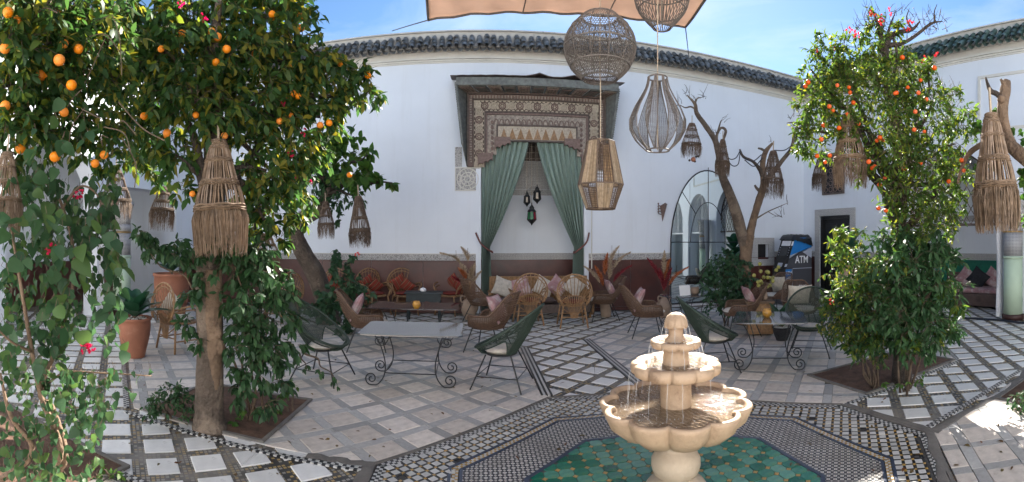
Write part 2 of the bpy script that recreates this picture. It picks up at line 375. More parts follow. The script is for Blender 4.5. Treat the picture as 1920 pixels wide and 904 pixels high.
M['plastic'] = mat('black_plastic_sheet', (.012, .012, .014), .28, 8, .3, bump=.9, bs=9, spec=.5)
M['hose'] = mat('dark_hose', (.016, .020, .030), .45, 8, .2)
M['pebble'] = mat('white_pebble', (.52, .50, .47), .7, 8, .2, island=.2)
M['pampas'] = mat('pale_pampas', (.42, .32, .22), .95, 30, .3, island=.3)
M['pampas_red'] = mat('red_plume', (.22, .020, .030), .95, 30, .4, island=.3)
M['pampas_rust'] = mat('rust_plume', (.38, .11, .035), .95, 30, .4, island=.3)
LF = {}
LF['orange'] = leafmat('orange_leaf', [(0.025, 0.062, 0.019), (0.036, 0.086, 0.023), (0.047, 0.108, 0.028), (0.030, 0.076, 0.025), (0.041, 0.091, 0.025), (0.117, 0.159, 0.025), (0.033, 0.080, 0.023), (0.207, 0.193, 0.030)], .42)
LF['dark'] = leafmat('dark_leaf', [(0.022, 0.058, 0.023), (0.030, 0.076, 0.028), (0.041, 0.094, 0.033), (0.028, 0.066, 0.026)], .22)
LF['vine'] = leafmat('vine_leaf', [(0.023, 0.058, 0.026), (0.032, 0.077, 0.033), (0.041, 0.094, 0.039), (0.026, 0.065, 0.029), (0.062, 0.117, 0.033)], .34, .5)
LF['mandarin'] = leafmat('mandarin_leaf', [(0.041, 0.086, 0.019), (0.061, 0.121, 0.023), (0.086, 0.145, 0.028), (0.050, 0.099, 0.022), (0.179, 0.207, 0.030), (0.036, 0.077, 0.022)], .42)
LF['bright'] = leafmat('bright_leaf', [(.045, .11, .025), (.06, .14, .03), (.05, .12, .022), (.09, .15, .03)], .4)
LF['bush'] = leafmat('bush_leaf', [(0.025, 0.066, 0.033), (0.033, 0.083, 0.039), (0.044, 0.103, 0.044), (0.028, 0.069, 0.030)], .2)
LF['flower'] = leafmat('bougainvillea_flower', [(.42, .012, .055), (.52, .02, .075), (.36, .012, .03)], .35)
LF['redflower'] = leafmat('scarlet_flower', [(.50, .045, .03), (.60, .09, .06)], .3)
LF['fig'] = leafmat('broad_leaf', [(.022, .072, .038), (.030, .090, .046)], .18, .3)

# ================================================================== walls
D = 10.6                                   # the far wall
ZTOP = 6.47
def arch_curve(u0, u1, zs, zt, n=14):
    c, w = (u0+u1)/2, (u1-u0)/2
    return [(c-w*math.cos(PI*k/n), zs+(zt-zs)*math.sin(PI*k/n)) for k in range(n+1)]
def wall(name, label, origin, ang, length, openings, tile_mat, thick=.45, dado=(), frieze=(), ntile=95, top=ZTOP, tiles=True):
    T = thing(name, label, 'wall', (*origin, 0), ang, kind='thing')
    mb = MB(); u = 0
    for o in sorted(openings):
        u0, u1, z0, z1, zs = o
        mb.span((u, 0, 0), (u0, thick, top-.5)); u = u1
        if z0 > 0: mb.span((u0, 0, 0), (u1, thick, z0))
        if zs is None: mb.span((u0, 0, z1), (u1, thick, top-.5))
        else:
            cv = arch_curve(u0, u1, zs, z1)
            for (a, za), (b, zb) in zip(cv, cv[1:]):
                mb.add([(a, 0, za), (b, 0, zb), (b, 0, top-.5), (a, 0, top-.5), (a, thick, za), (b, thick, zb), (b, thick, top-.5), (a, thick, top-.5)],
                       [(0, 1, 2, 3), (7, 6, 5, 4), (0, 4, 5, 1), (3, 2, 6, 7)])
    mb.span((u, 0, 0), (length, thick, top-.5))
    mb.build('plaster', M['plaster'], T)
    zc = top-.70
    MB().span((0, -.012, zc+.06), (length, .30, top-.42)).build('cornice', M['cornice'], T)
    m = MB()
    m.span((0, -.085, zc+.025), (length, .1, zc+.06)); m.span((0, -.045, zc-.012), (length, .1, zc+.022)); m.span((0, -.018, zc-.045), (length, .1, zc-.014))
    m.build('moulding', M['cornice'], T)
    MB().span((0, .02, top-.42), (length, .5, top-.03)).build('parapet', M['parapet'], T)
    MB().span((0, -.03, top-.03), (length, .55, top)).build('coping', M['parapet'], T)
    if tiles:
        # curved roof tiles in overlapping courses; channels between them
        pitch = length/ntile
        def tile_mesh(nm, up):
            rows = []
            for k in range(4):
                t = k/3; y = -t*.19; r0 = .062+.014*t
                rows.append([(r0*math.cos(PI*j/7), y, (r0*math.sin(PI*j/7))*1.15*up) for j in range(8)])
            return MB().grid(rows)
        me = tile_mesh('roof_tile', 1).mesh('roof_tile', tile_mat, True)
        ch = MB()
        slope = math.atan2(.40, .40)
        for i in range(ntile):
            for k in range(3):
                o = bpy.data.objects.new('roof_tile', me); C.objects.link(o); o.parent = T
                y0, z0 = .035-.105*k, top-.175-.105*k
                o.location = (pitch*(i+.5)+random.uniform(-.010, .010), y0+random.uniform(-.02, .02), z0+random.uniform(-.012, .012)+.012*(2-k))
                o.rotation_euler = (slope+random.uniform(-.06, .06), random.uniform(-.07, .07), random.uniform(-.07, .07))
                s_ = random.uniform(.93, 1.08); o.scale = (s_, random.uniform(.95, 1.1), s_)
                if i == 0 and k == 0: o.modifiers.new('s', 'SOLIDIFY').thickness = .014
            t = tile_mesh('', -1)
            for k in range(3):
                R_ = Matrix.Rotation(slope, 3, 'X')
                ch.add([R_ @ Vector(v) + Vector((pitch*i, .035-.100*k, top-.175-.100*k)) for v in t.v], t.f)
        ch.build('channel_tiles', tile_mat, T, True)['kind'] = 'stuff'
        MB().add([(0, .06, top-.20), (length, .06, top-.20), (length, -.20, top-.46), (0, -.20, top-.46), (0, .06, top-.50), (length, .06, top-.50)],
                 [(0, 1, 2, 3), (3, 2, 5, 4), (0, 3, 4), (1, 5, 2)]).build('tile_bed', M['parapet'], T)
    for (a, b) in dado:
        n = max(1, round((b-a)/1.15)); w = (b-a)/n
        for i in range(n):
            o = MB().span((a+w*i+.003, -.022, .09), (a+w*(i+1)-.003, -.001, 1.185)).build('dado_panel', M['dado'], T, bevel=.004)
        MB().span((a, -.032, 0), (b, -.001, .086)).build('skirting', M['dado'], T)
        MB().span((a, -.030, 1.186), (b, -.001, 1.202)).build('dado_rail', M['dado'], T)
    for (a, b) in frieze:
        MB().span((a, -.014, 1.204), (b, -.001, 1.345)).build('stucco_frieze', M['stucco'], T)
        MB().span((a, -.020, 1.346), (b, -.001, 1.362)).build('frieze_edge', M['cornice'], T)
    return T

XL, XR = -7.4, 8.84
NU0, NU1, NZ = 0.0-XL, 2.38-XL, 4.06          # curtained niche
sw = (at(1418, 0, 1).x, )
wx = lambda px: D*math.tan(th(px))             # x on the far wall
SW0, SW1 = wx(1420)-XL, wx(1440)-XL
def wz(py, px): return CAM_H+(452-py)*(D/math.cos(th(px)))/F
SWZ0, SWZ1 = wz(486, 1430), wz(458, 1430)
MX0, MX1 = wx(1257), wx(1392)
back = wall('courtyard_wall', 'long white plastered wall with grey roof tiles and brown dado behind the furniture', (XL, D), 0, XR-XL,
            [(NU0, NU1, 0, NZ, None), (SW0, SW1, SWZ0, SWZ1, None)], M['tile_grey'],
            dado=[(0, NU0-.12), (NU1+.12, MX0-XL-.02), (MX1-XL+.02, XR-XL-.01)],
            frieze=[(0, NU0-.12), (NU1+.12, MX0-XL-.02), (MX1-XL+.02, SW0-.22), (SW1+.22, XR-XL-.01)], ntile=96)
# niche room
m = MB(); a, b = NU0, NU1
m.span((a-.1, 1.0, 0), (b+.1, 1.1, 4.4)); m.span((a-.1, .45, 0), (a, 1.0, 4.4)); m.span((b, .45, 0), (b+.1, 1.0, 4.4)); m.span((a-.1, .45, 4.3), (b+.1, 1.1, 4.4))
m.build('niche', M['plaster'], back)
MB().span((a, .97, 0), (b, .999, 1.185)).build('dado_panel', M['dado'], back)
MB().span((a, .975, 1.19), (b, .999, 1.345)).build('stucco_frieze', M['stucco'], back)
MB().span((a+.55, .972, 2.95), (b-.45, .999, 3.65)).build('stucco_panel', M['stucco'], back)
MB().span((a+.5, .978, 2.80), (b-.4, .999, 2.94)).build('stucco_panel_border', M['stucco'], back)
m = MB()
m.span((a+.55, .96, 3.66), (b-.45, .999, 4.25)); g = m.build('niche_grille', M['wood_dark'], back)
m = MB()
for k in range(9): m.span((a+.6+k*.15, .94, 3.66), (a+.63+k*.15, .958, 4.25))
for k in range(4): m.span((a+.55, .935, 3.7+k*.15), (b-.45, .9385, 3.72+k*.15))
m.build('grille_bar', M['wood_pale'], g)
# small window in the far wall
m = MB(); m.span((SW0-.20, -.03, SWZ0-.18), (SW0, -.001, SWZ1+.18)); m.span((SW1, -.03, SWZ0-.18), (SW1+.20, -.001, SWZ1+.18))
m.span((SW0, -.03, SWZ1), (SW1, -.001, SWZ1+.18)); m.span((SW0, -.03, SWZ0-.18), (SW1, -.001, SWZ0))
m.build('window_surround', M['stucco'], back)
MB().span((SW0, .12, SWZ0), (SW1, .16, SWZ1)).build('dark_shutter', M['black'], back)

# carved stucco piece left of the canopy, pilaster edges of the niche
m = MB(); a = wx(853)-XL; b = -.003
m.span((a, -.016, wz(358, 870)), (wx(900)-XL, -.001, wz(314, 870)))
st = m.build('stucco_panel', M['stucco'], back)
m = MB(); cx, cz = wx(877)-XL, wz(336, 877)
for rr in (.24, .15, .07): m.tube([(cx+rr*math.cos(t*PI/16), -.026, cz+rr*math.sin(t*PI/16)) for t in range(32)], .014, 5, closed=True)
for t in range(8): m.tube([(cx+.05*math.cos(t*PI/4), -.024, cz+.05*math.sin(t*PI/4)), (cx+.24*math.cos(t*PI/4+.3), -.024, cz+.24*math.sin(t*PI/4+.3))], .010, 4)
m.build('rosette', M['cornice'], st)
m = MB()
for zz in (wz(358, 870), wz(314, 870)-.02): m.span((a, -.028, zz), (wx(900)-XL, -.0165, zz+.02))
for uu in (a, wx(862)-XL, wx(900)-XL-.02): m.span((uu, -.030, wz(358, 870)+.021), (uu+.018, -.0165, wz(314, 870)-.021))
m.build('panel_border', M['cornice'], st)
MB().span((a, -.016, wz(313, 855)), (wx(866)-XL, -.001, wz(276, 855))).build('stucco_panel', M['stucco'], back)
for uu in (NU0-.117, NU1+.005): MB().span((uu, -.035, 0), (uu+.11, .0, 3.3)).build('pilaster', M['plaster'], back)
MB().tube([(NU1+.19, -.03, 1.0), (NU1+.19, -.03, 2.6)], .012, 6).build('conduit', M['cornice'], back)

# ---- right-hand arcade wall
RA = math.atan2(-.998, .0613)
def RW(u, v=0, z=0):
    c, s = math.cos(RA), math.sin(RA); return Vector((XR+u*c-v*s, D+u*s+v*c, z))
right = wall('courtyard_wall', 'white side wall with green roof tiles, black door and arches behind the mandarin tree', (XR, D), RA, 16.0,
             [(.68, 1.84, 0, 2.36, None), (3.7, 6.05, 0, 3.75, 2.5), (6.75, 9.1, 0, 3.75, 2.5), (9.8, 12.1, 0, 3.75, 2.5)], M['tile_green'],
             dado=[(0.01, .50), (2.02, 3.2)], frieze=[(.01, .50), (2.02, 3.2)], ntile=92)
# panels outlined on the upper wall
for (a, b, z0, z1) in ((2.6, 4.9, 4.15, 5.15), (5.6, 8.4, 2.9+1.2, 5.35)):
    m = MB()
    m.span((a, -.03, z1-.06), (b, -.001, z1)); m.span((a, -.03, z0), (b, -.001, z0+.06)); m.span((a, -.03, z0+.061), (a+.06, -.001, z1-.061)); m.span((b-.06, -.03, z0+.061), (b, -.001, z1-.061))
    m.build('wall_panel_moulding', M['cornice'], right)
m = MB(); m.span((.50, -.03, 0), (.678, -.001, 2.55)); m.span((1.842, -.03, 0), (2.02, -.001, 2.55)); m.span((.679, -.03, 2.362), (1.841, -.001, 2.55))
m.build('door_surround', M['stucco'], right)
dr = MB().span((.70, .12, .01), (1.82, .17, 2.34)).build('door', M['black'], right)
m = MB(); m.span((.681, .02, 0), (.76, .119, 2.358)); m.span((1.76, .02, 0), (1.839, .119, 2.358)); m.span((.761, .02, 2.27), (1.759, .119, 2.358))
m.build('door_frame', M['black'], dr)
for (a, b) in ((.82, 1.25), (1.29, 1.70)):
    for (z0, z1) in ((.15, 1.0), (1.1, 2.15)): MB().span((a, .105, z0), (b, .1195, z1)).build('door_leaf_panel', M['black'], dr, bevel=.008)
MB().ball((.9, .09, 1.55), .03).box((.9, .105, 1.55), (.05, .02, .12)).build('door_handle', M['cornice'], dr)
# carved window over the door
u0, u1, z0, z1 = .86, 1.58, 3.0, 4.05
wnd = MB().span((u0, -.02, z0), (u1, -.001, z1)).build('window', M['black'], right)
m = MB(); m.span((u0-.05, -.05, z0-.05), (u0, -.001, z1+.05)); m.span((u1, -.05, z0-.05), (u1+.05, -.001, z1+.05)); m.span((u0, -.05, z1), (u1, -.001, z1+.05)); m.span((u0, -.05, z0-.05), (u1, -.001, z0))
m.span((u0, -.046, z0+.42), (u1, -.021, z0+.46)); m.span((u0+.34, -.043, z0), (u0+.38, -.021, z1))
m.build('window_frame', M['wood_dark'], wnd)
m = MB()
for i in range(4):
    for k in range(6):
        c = (u0+.09+.18*i, -.032, z0+.09+.175*k)
        m.tube([(c[0]+.065*math.cos(t*PI/6), c[1], c[2]+.065*math.sin(t*PI/6)) for t in range(12)], .012, 4, closed=True)
m.build('window_grille', M['rosewood'], wnd)
# rooms behind the arches (deep gallery) and their lattice screens
gl = MB(); gl.span((3.2, 2.2, 0), (12.6, 2.3, 4.2)); gl.span((3.1, .45, 0), (3.2, 2.3, 4.2)); gl.span((12.6, .45, 0), (12.7, 2.3, 4.2)); gl.span((3.1, .45, 4.2), (12.7, 2.3, 4.3))
gl.build('gallery_room', M['plaster'], right)
MB().span((3.2, 2.18, 0), (12.6, 2.199, 1.12)).build('green_dado', M['green_dado'], right)
m = MB(); m.span((3.6, 2.165, 1.13), (6.0, 2.199, 1.30)); m.span((3.6, 2.165, 2.2), (6.0, 2.199, 2.36)); m.span((3.6, 2.166, 1.301), (3.76, 2.199, 2.199)); m.span((5.84, 2.166, 1.301), (6.0, 2.199, 2.199))
m.build('stucco_panel', M['stucco'], right)
MB().span((6.15, 2.12, 0), (7.0, 2.199, 2.5)).build('gallery_door', M['black'], right)
for (a, b) in ((3.7, 6.05), (6.75, 9.1), (9.8, 12.1)):
    lt = MB(); c, w = (a+b)/2, (b-a)/2
    lt.tube([(u, .22, z) for u, z in arch_curve(a+.03, b-.03, 2.5, 3.72, 18)], .03, 4)
    n = 22
    for k in range(-n, n):
        for sg in (1, -1):
            pts = []
            for t in np.linspace(0, 1, 40):
                z = 2.05+t*1.68; u = c+k*.22+sg*(z-2.05)*.62
                if abs(u-c) < w-.03:
                    zt = 2.5+(1.22)*math.sqrt(max(0, 1-((u-c)/w)**2)) if True else 9
                    if z < zt-.02: pts.append((u, .21+.012*sg, z))
            if len(pts) > 2: lt.tube([pts[0], pts[-1]], .011, 4)
    lt.span((a+.01, .19, 2.0), (b-.01, .25, 2.06)); lt.span((c-.025, .19, 2.061), (c+.025, .2, 3.6))
    lt.build('lattice_screen', M['white_print'] if a > 6 else M['wood_dark'], right)

# ---- left arcade wall and the wall behind the photographer
LO = (XL, -5.0); 
left = wall('courtyard_wall', 'white side wall with arched openings behind the orange trees', LO, PI/2, D-LO[1],
            [(6.6, 8.9, 0, 3.75, 2.5), (9.5, 11.8, 0, 3.75, 2.5), (12.7, 14.6, 0, 2.9, None)], M['tile_green'], dado=[(14.7, 15.58), (11.95, 12.6)], frieze=[(14.7, 15.58), (11.95, 12.6)], ntile=92)
gl = MB(); gl.span((6.2, 2.2, 0), (15.0, 2.3, 4.2)); gl.span((6.1, .45, 0), (6.2, 2.3, 4.2)); gl.span((15.0, .45, 0), (15.1, 2.3, 4.2)); gl.span((6.1, .45, 4.2), (15.1, 2.3, 4.3))
gl.build('gallery_room', M['plaster'], left)
MB().span((6.2, 2.18, 0), (15.0, 2.199, 1.12)).build('dado_panel', M['dado'], left)
rear = wall('courtyard_wall', 'plain white wall closing the courtyard behind the fountain', (9.85, -5.0), PI, 9.85-XL, [], M['tile_green'], tiles=False)

# ================================================================== floor
CX, CY = 1.25, 2.8
def clip_half(poly, p, n):       # keep the side where (x-p).n <= 0
    out = []
    for i in range(len(poly)):
        a, b = poly[i], poly[(i+1) % len(poly)]
        da = (a[0]-p[0])*n[0]+(a[1]-p[1])*n[1]; db = (b[0]-p[0])*n[0]+(b[1]-p[1])*n[1]
        if da <= 0: out.append(a)
        if (da < 0 < db) or (db < 0 < da):
            t = da/(da-db); out.append((a[0]+(b[0]-a[0])*t, a[1]+(b[1]-a[1])*t))
    return out
def area(p): return abs(sum(p[i][0]*p[(i+1) % len(p)][1]-p[(i+1) % len(p)][0]*p[i][1] for i in range(len(p))))/2 if len(p) > 2 else 0
def ccw(p):
    s = sum(p[i][0]*p[(i+1) % len(p)][1]-p[(i+1) % len(p)][0]*p[i][1] for i in range(len(p)))
    return p if s > 0 else p[::-1]
def edges(poly):
    for i in range(len(poly)):
        a, b = poly[i], poly[(i+1) % len(poly)]; L = math.hypot(b[0]-a[0], b[1]-a[1])
        yield a, ((b[1]-a[1])/L, -(b[0]-a[0])/L)
def clip_in(t, poly):
    for p, n in edges(poly):
        t = clip_half(t, p, n)
        if len(t) < 3: return []
    return t
def signed(q, poly): return max(((q[0]-p[0])*n[0]+(q[1]-p[1])*n[1], i) for i, (p, n) in enumerate(edges(poly)))
def clip_out(t, poly):
    c = (sum(p[0] for p in t)/len(t), sum(p[1] for p in t)/len(t))
    d, i = signed(c, poly)
    if d > .5: return t
    p, n = list(edges(poly))[i]
    return clip_half(t, p, (-n[0], -n[1]))
def chop(d, w): return [(CX+x, CY+y) for x, y in ((w, -d), (d, -w), (d, w), (w, d), (-w, d), (-d, w), (-d, -w), (-w, -d))]
OUT, MID, GRN = chop(2.05, .55), chop(1.40, .55), chop(.92, .385)
QBR = ccw([(1.80, 4.87), (3.32, 3.35), (5.45, 3.32), (7.4, 5.25), (7.5, 7.2), (5.0, 9.75), (3.6, 9.6), (1.79, 7.62)])
QBL = ccw([(.70, 4.87), (-.82, 3.35), (-3.12, 3.36), (-6.3, 6.5), (-5.3, 8.4), (-.7, 8.75), (.68, 7.1)])
QFR = ccw([(3.32, 2.25), (1.80, .72), (1.9, -3.5), (7, -3.5), (7.5, 0), (5.45, 2.25)])
QFL = ccw([(-.82, 2.25), (.70, .72), (.6, -3.5), (-5, -3.5), (-5, .5), (-3.1, 2.25)])
BEDS = {'L': (-2.97, 3.40, -1.74, 4.45), 'R': (3.70, 3.38, 5.44, 4.30), 'FL': (-4.4, .6, -2.35, 2.42), 'FR': (4.35, .9, 5.7, 2.12)}
def inbed(x, y, g=0): return any(b[0]-g < x < b[2]+g and b[1]-g < y < b[3]+g for b in BEDS.values())
def c45(u, v): k = math.sqrt(.5); return ((u-v)*k, (u+v)*k)
def cell(u, v, hu, hv): return [c45(u-hu, v-hv), c45(u+hu, v-hv), c45(u+hu, v+hv), c45(u-hu, v+hv)]
def visible(x, y): return y > -.2 and math.hypot(x, y) > 1.8 and abs(math.atan2(x, y)-.067) < 1.16

def lay(parent, name, matn, far, items, z0, z1, limit=300, inset=.004, farname=None, tilt=.006):
    """items: (poly, full?) ; the largest in the picture become objects of their own, the rest one joined part"""
    items = sorted(items, key=lambda p: math.hypot(sum(q[0] for q in p)/len(p), sum(q[1] for q in p)/len(p)))
    rest = MB(); cache = {}
    for k, p in enumerate(items):
        cx, cy = sum(q[0] for q in p)/len(p), sum(q[1] for q in p)/len(p)
        if k < limit and visible(cx, cy):
            loc = [(round(q[0]-cx, 4), round(q[1]-cy, 4)) for q in p]
            key = tuple(round(c, 2) for q in loc for c in q)
            if key not in cache: cache[key] = MB().prism(loc, z0, z1, inset=inset).mesh(name, M[matn])
            o = bpy.data.objects.new(name, cache[key]); C.objects.link(o); o.parent = parent
            o.location = (cx, cy, random.uniform(-.0015, .0015)); o.rotation_euler = (random.gauss(0, tilt), random.gauss(0, tilt), random.gauss(0, .006))
        else: rest.prism(p, z0, z1+random.uniform(-.0015, .0015))
    if rest.v: rest.build(farname or 'far_'+name, M[far], parent)['kind'] = 'stuff'

floor = MB().prism([(-12, -8), (13, -8), (13, 14), (-12, 14)], -.06, -.012).build('floor', M['zell'])
tag(floor, 'courtyard floor of ochre and black cut tilework', None, kind='structure')
# far ground beyond the walls
gr = MB().prism([(-300, -300), (300, -300), (300, 300), (-300, 300)], -.5, -.2).build('ground', M['cement']); tag(gr, kind='structure')

# marble walk
walk = MB().span((-7.3, -4.9, -.0115), (-7.25, -4.85, -.011)).build('path', M['zell']); tag(walk, 'marble squares set in cut tilework', kind='structure')
P_, T_ = .34, .118
items = []
for i in range(-60, 90):
    for j in range(-60, 90):
        u, v = i*P_, j*P_; x, y = c45(u, v)
        if not (-9.0 < x < 11.0 and .2 < y < 10.7): continue
        if y > 10.45 and not(0 < x < 2.3): continue
        if inbed(x, y, -.17): continue
        t = cell(u, v, T_, T_)
        if random.random() < .10:      # chipped corner
            q = random.randrange(4); a, b, c = t[q-1], t[q], t[(q+1) % 4]; f = random.uniform(.1, .3)
            t = [p for p in t]; t[q:q+1] = [(b[0]+(a[0]-b[0])*f, b[1]+(a[1]-b[1])*f), (b[0]+(c[0]-b[0])*f*.7, b[1]+(c[1]-b[1])*f*.7)]
        for poly in (OUT, QBR, QBL, QFR, QFL):
            t = clip_out(t, [(p[0], p[1]) for p in poly])
            if len(t) < 3: break
        if len(t) < 3 or area(t) < .008: continue
        t = [(p[0]+random.uniform(-.004, .004), p[1]+random.uniform(-.004, .004)) for p in t]
        if random.random() < .06:      # cracked in two
            cx_, cy_ = sum(p[0] for p in t)/len(t), sum(p[1] for p in t)/len(t); a_ = random.uniform(0, PI); n_ = (math.cos(a_), math.sin(a_))
            for sg in (1, -1):
                h = clip_half(t, (cx_-n_[0]*.003*sg, cy_-n_[1]*.003*sg), (n_[0]*sg, n_[1]*sg))
                if area(h) > .003: items.append(h)
            continue
        items.append(t)
lay(walk, 'marble_tile', 'marble', 'marble_far', items, -.012, -.003, 300)

# limestone paver fields, grey strips between
def field(name, label, poly, gx):
    base = MB().prism(poly, -.011, -.006).build(name, M['grout']); tag(base, label, kind='structure')
    P2 = .380; h1 = .140; g = .003
    pv, sp = [], []
    for i in range(-60, 70):
        for j in range(-60, 70):
            u, v = i*P2+gx, j*P2; x, y = c45(u, v)
            if signed((x, y), poly)[0] > .4 or inbed(x, y, -.19): continue
            for k, (cu, cv, hu, hv) in enumerate(((u, v, h1, h1), (u+P2/2, v, P2/2-h1-g, h1), (u, v+P2/2, P2/2-g/2, P2/2-h1-g))):
                t = clip_in(cell(cu, cv, hu, hv), poly)
                if len(t) > 2 and area(t) > .004: (pv if k == 0 else sp).append(t)
    lay(base, 'paver', 'paver', 'paver', pv, -.006, .005, 300); lay(base, 'grey_strip', 'strip', 'strip', sp, -.006, .0035, 300)
    return base
field('pavement', 'limestone pavers with grey strips on the orange tree side', QBL, .1)
field('pavement', 'limestone pavers with grey strips on the mandarin tree side', QBR, .22)
field('pavement', 'sunlit limestone pavers at the picture corner', QFR, 0)
fl = MB().prism(QFL, -.011, .003).build('pavement', M['paver']); tag(fl, 'limestone pavers behind the climber bed', kind='structure')

# outer mosaic: white squares, black bars, ochre corners
def ring(o, i, z, h, name, matn, parent=None):
    m = MB(); n = len(o)
    for k in range(n):
        q = [o[k], o[(k+1) % n], i[(k+1) % n], i[k]]; m.prism(q, z-h, z)
    return m.build(name, M[matn], parent)
mos = ring(OUT, chop(1.36, .53), -.006, .005, 'pavement', 'grout'); tag(mos, 'octagonal band of white, black and ochre mosaic around the fountain', kind='structure')
P3 = .078; hw = .0265
wh, bl, yl = [], MB(), MB()
inner = chop(1.47, .58)
for i in range(-60, 90):
    for j in range(-60, 90):
        u, v = i*P3, j*P3
        for k, (cu, cv, hu, hv) in enumerate(((u, v, hw, hw), (u+P3/2, v, P3/2-hw-.0015, hw), (u, v+P3/2, hw, P3/2-hw-.0015), (u+P3/2, v+P3/2, .0105, .0105))):
            x, y = c45(cu, cv)
            if signed((x, y), OUT)[0] > -.12 or signed((x, y), inner)[0] < .0 or y < .8: continue
            if random.random() < .025: continue
            t = cell(cu, cv, hu, hv); t = [(p[0]+random.uniform(-.002, .002), p[1]+random.uniform(-.002, .002)) for p in t]
            if k == 0: wh.append(t)
            elif k == 3: yl.prism(t, -.006, .0025)
            else: bl.prism(t, -.006, .0015+random.uniform(-.001, .001))
lay(mos, 'white_tile', 'tw', 'tw2', wh, -.006, .003, 300, inset=.001)
bl.build('black_tile', M['tb'], mos)['kind'] = 'stuff'; yl.build('ochre_tile', M['ty'], mos)['kind'] = 'stuff'
ring(OUT, chop(2.02, .54), .006, .012, 'pale_edge', 'cement', mos)
# small checker row inside the outer edge and the blue double line
def checker(o, n_edge, matw, matb, w, z, parent, name):
    a, b = MB(), MB(); n = len(o)
    for k in range(n):
        p, q = Vector((*o[k], 0)), Vector((*o[(k+1) % n], 0)); d = (q-p); L = d.length; d.normalize(); nrm = Vector((-d.y, d.x, 0)); cnt = max(2, int(L/w))
        for r_ in range(n_edge):
            for i in range(cnt):
                s = p+d*((i+.5)*L/cnt)+nrm*(w*(r_+.5)); ang = math.atan2(d.y, d.x)
                (a if (i+r_) % 2 else b).box((s.x, s.y, z-.004), (L/cnt-.003, w-.003, .008), ang)
    a.build(name, matw, parent)['kind'] = 'stuff'; b.build(name, matb, parent)['kind'] = 'stuff'
checker(chop(2.005, .54), 3, M['tw2'], M['tb'], .026, .002, mos, 'checker_tile')
ring(chop(1.485, .58), chop(1.462, .57), .004, .008, 'blue_line', 'blue', mos)
checker(chop(1.455, .57), 2, M['tw2'], M['ty'], .022, .002, mos, 'checker_tile')
ring(chop(1.405, .55), chop(1.38, .54), .004, .008, 'blue_line', 'blue', mos)
fin = MB().prism(chop(1.38, .54), -.010, -.001).build('pavement', M['fine']); tag(fin, 'octagonal band of fine black and white mosaic around the green tiles', kind='structure')
# green tile floor
gb = MB().prism(GRN, -.001, .0015).build('pavement', M['grout']); tag(gb, 'octagon of green glazed tiles with ochre squares under the fountain', kind='structure')
ring(chop(.955, .40), GRN, .005, .006, 'blue_line', 'blue', gb)
P4 = .108; cc = .024; oc, sq = [], []
for i in range(-12, 13):
    for j in range(-12, 13):
        x, y = CX+i*P4, CY+j*P4; h = P4/2-.002
        t = clip_in([(x+a*h-(cc if k else 0)*a*(1), y+b*h-(0 if k else cc)*b) for a, b, k in ((-1, -1, 0), (-1, -1, 1), (1, -1, 1), (1, -1, 0), (1, 1, 0), (1, 1, 1), (-1, 1, 1), (-1, 1, 0))], GRN)
        t = ccw(t)
        if len(t) > 2 and area(t) > .0015: oc.append(t)
        s_ = cc-.004; X, Y = x+P4/2, y+P4/2
        if signed((X, Y), GRN)[0] < -.02: sq.append([(X-s_, Y), (X, Y-s_), (X+s_, Y), (X, Y+s_)])
lay(gb, 'green_tile', 'teal', 'teal2', oc, .0015, .006, 290, inset=.0015, tilt=.012)
lay(gb, 'ochre_square', 'ty', 'ty', sq, .0015, .0055, 260, inset=.001)
# black and white striped edges of the middle walk, border strips of the side walks
def stripe(pts, name='walk_border', w=.13, parent=walk):
    (a, b) = [Vector((*p, 0)) for p in pts]; d = (b-a).normalized(); n_ = Vector((-d.y, d.x, 0)); ang = math.atan2(d.y, d.x); L = (b-a).length; c = (a+b)/2
    for k in range(5):
        q = c+n_*((k-2)*w/5); MB().box((q.x, q.y, .001), (L, w/5-.002, .014), ang).build(name, M['tw2'] if k % 2 else M['tb'], parent)
stripe([(.70, 4.9), (.665, 7.15)]); stripe([(1.80, 4.9), (1.75, 7.6)])
def checkline(a, b, rows=2, w=.03):
    A, B = Vector((*a, 0)), Vector((*b, 0)); d = B-A; L = d.length; d.normalize(); n_ = Vector((-d.y, d.x, 0)); x, y = MB(), MB(); cnt = int(L/w)
    for r_ in range(rows):
        for i in range(cnt):
            s = A+d*((i+.5)*L/cnt)+n_*(w*(r_+.5)); (x if (i+r_) % 2 else y).box((s.x, s.y, .001), (L/cnt-.004, w-.004, .012), math.atan2(d.y, d.x))
    x.build('checker_tile', M['tw2'], walk)['kind'] = 'stuff'; y.build('checker_tile', M['tb'], walk)['kind'] = 'stuff'
checkline((-.85, 3.27), (-3.12, 3.27)); checkline((-3.15, 3.33), (-6.3, 6.45)); checkline((3.32, 3.28), (5.45, 3.25)); checkline((5.48, 3.28), (7.4, 5.2))
checkline((-3.1, 2.32), (-.85, 2.32)); checkline((3.35, 2.32), (5.4, 2.32))
m = MB()
for a, b in (((-.80, 3.33), (-1.3, 3.335)), ((3.33, 3.34), (3.33, 2.2)), ((3.33, 2.28), (4.6, 2.16)), ((4.6, 2.16), (5.8, 2.3)), ((1.9, 1.0), (3.33, 2.3)), ((-.82, 3.3), (-.84, 2.3))):
    P0, P1 = Vector((*a, .003)), Vector((*b, .003)); pts = [P0.lerp(P1, k/10)+Vector((random.uniform(-.02, .02), random.uniform(-.02, .02), 0)) for k in range(11)]
    m.tube(pts, [random.uniform(.035, .055) for _ in pts], 8, flat=1)
m.v = [(x, y, .003+(z-.003)*.12) for x, y, z in m.v]
m.build('cement_repair', M['cement'], walk)
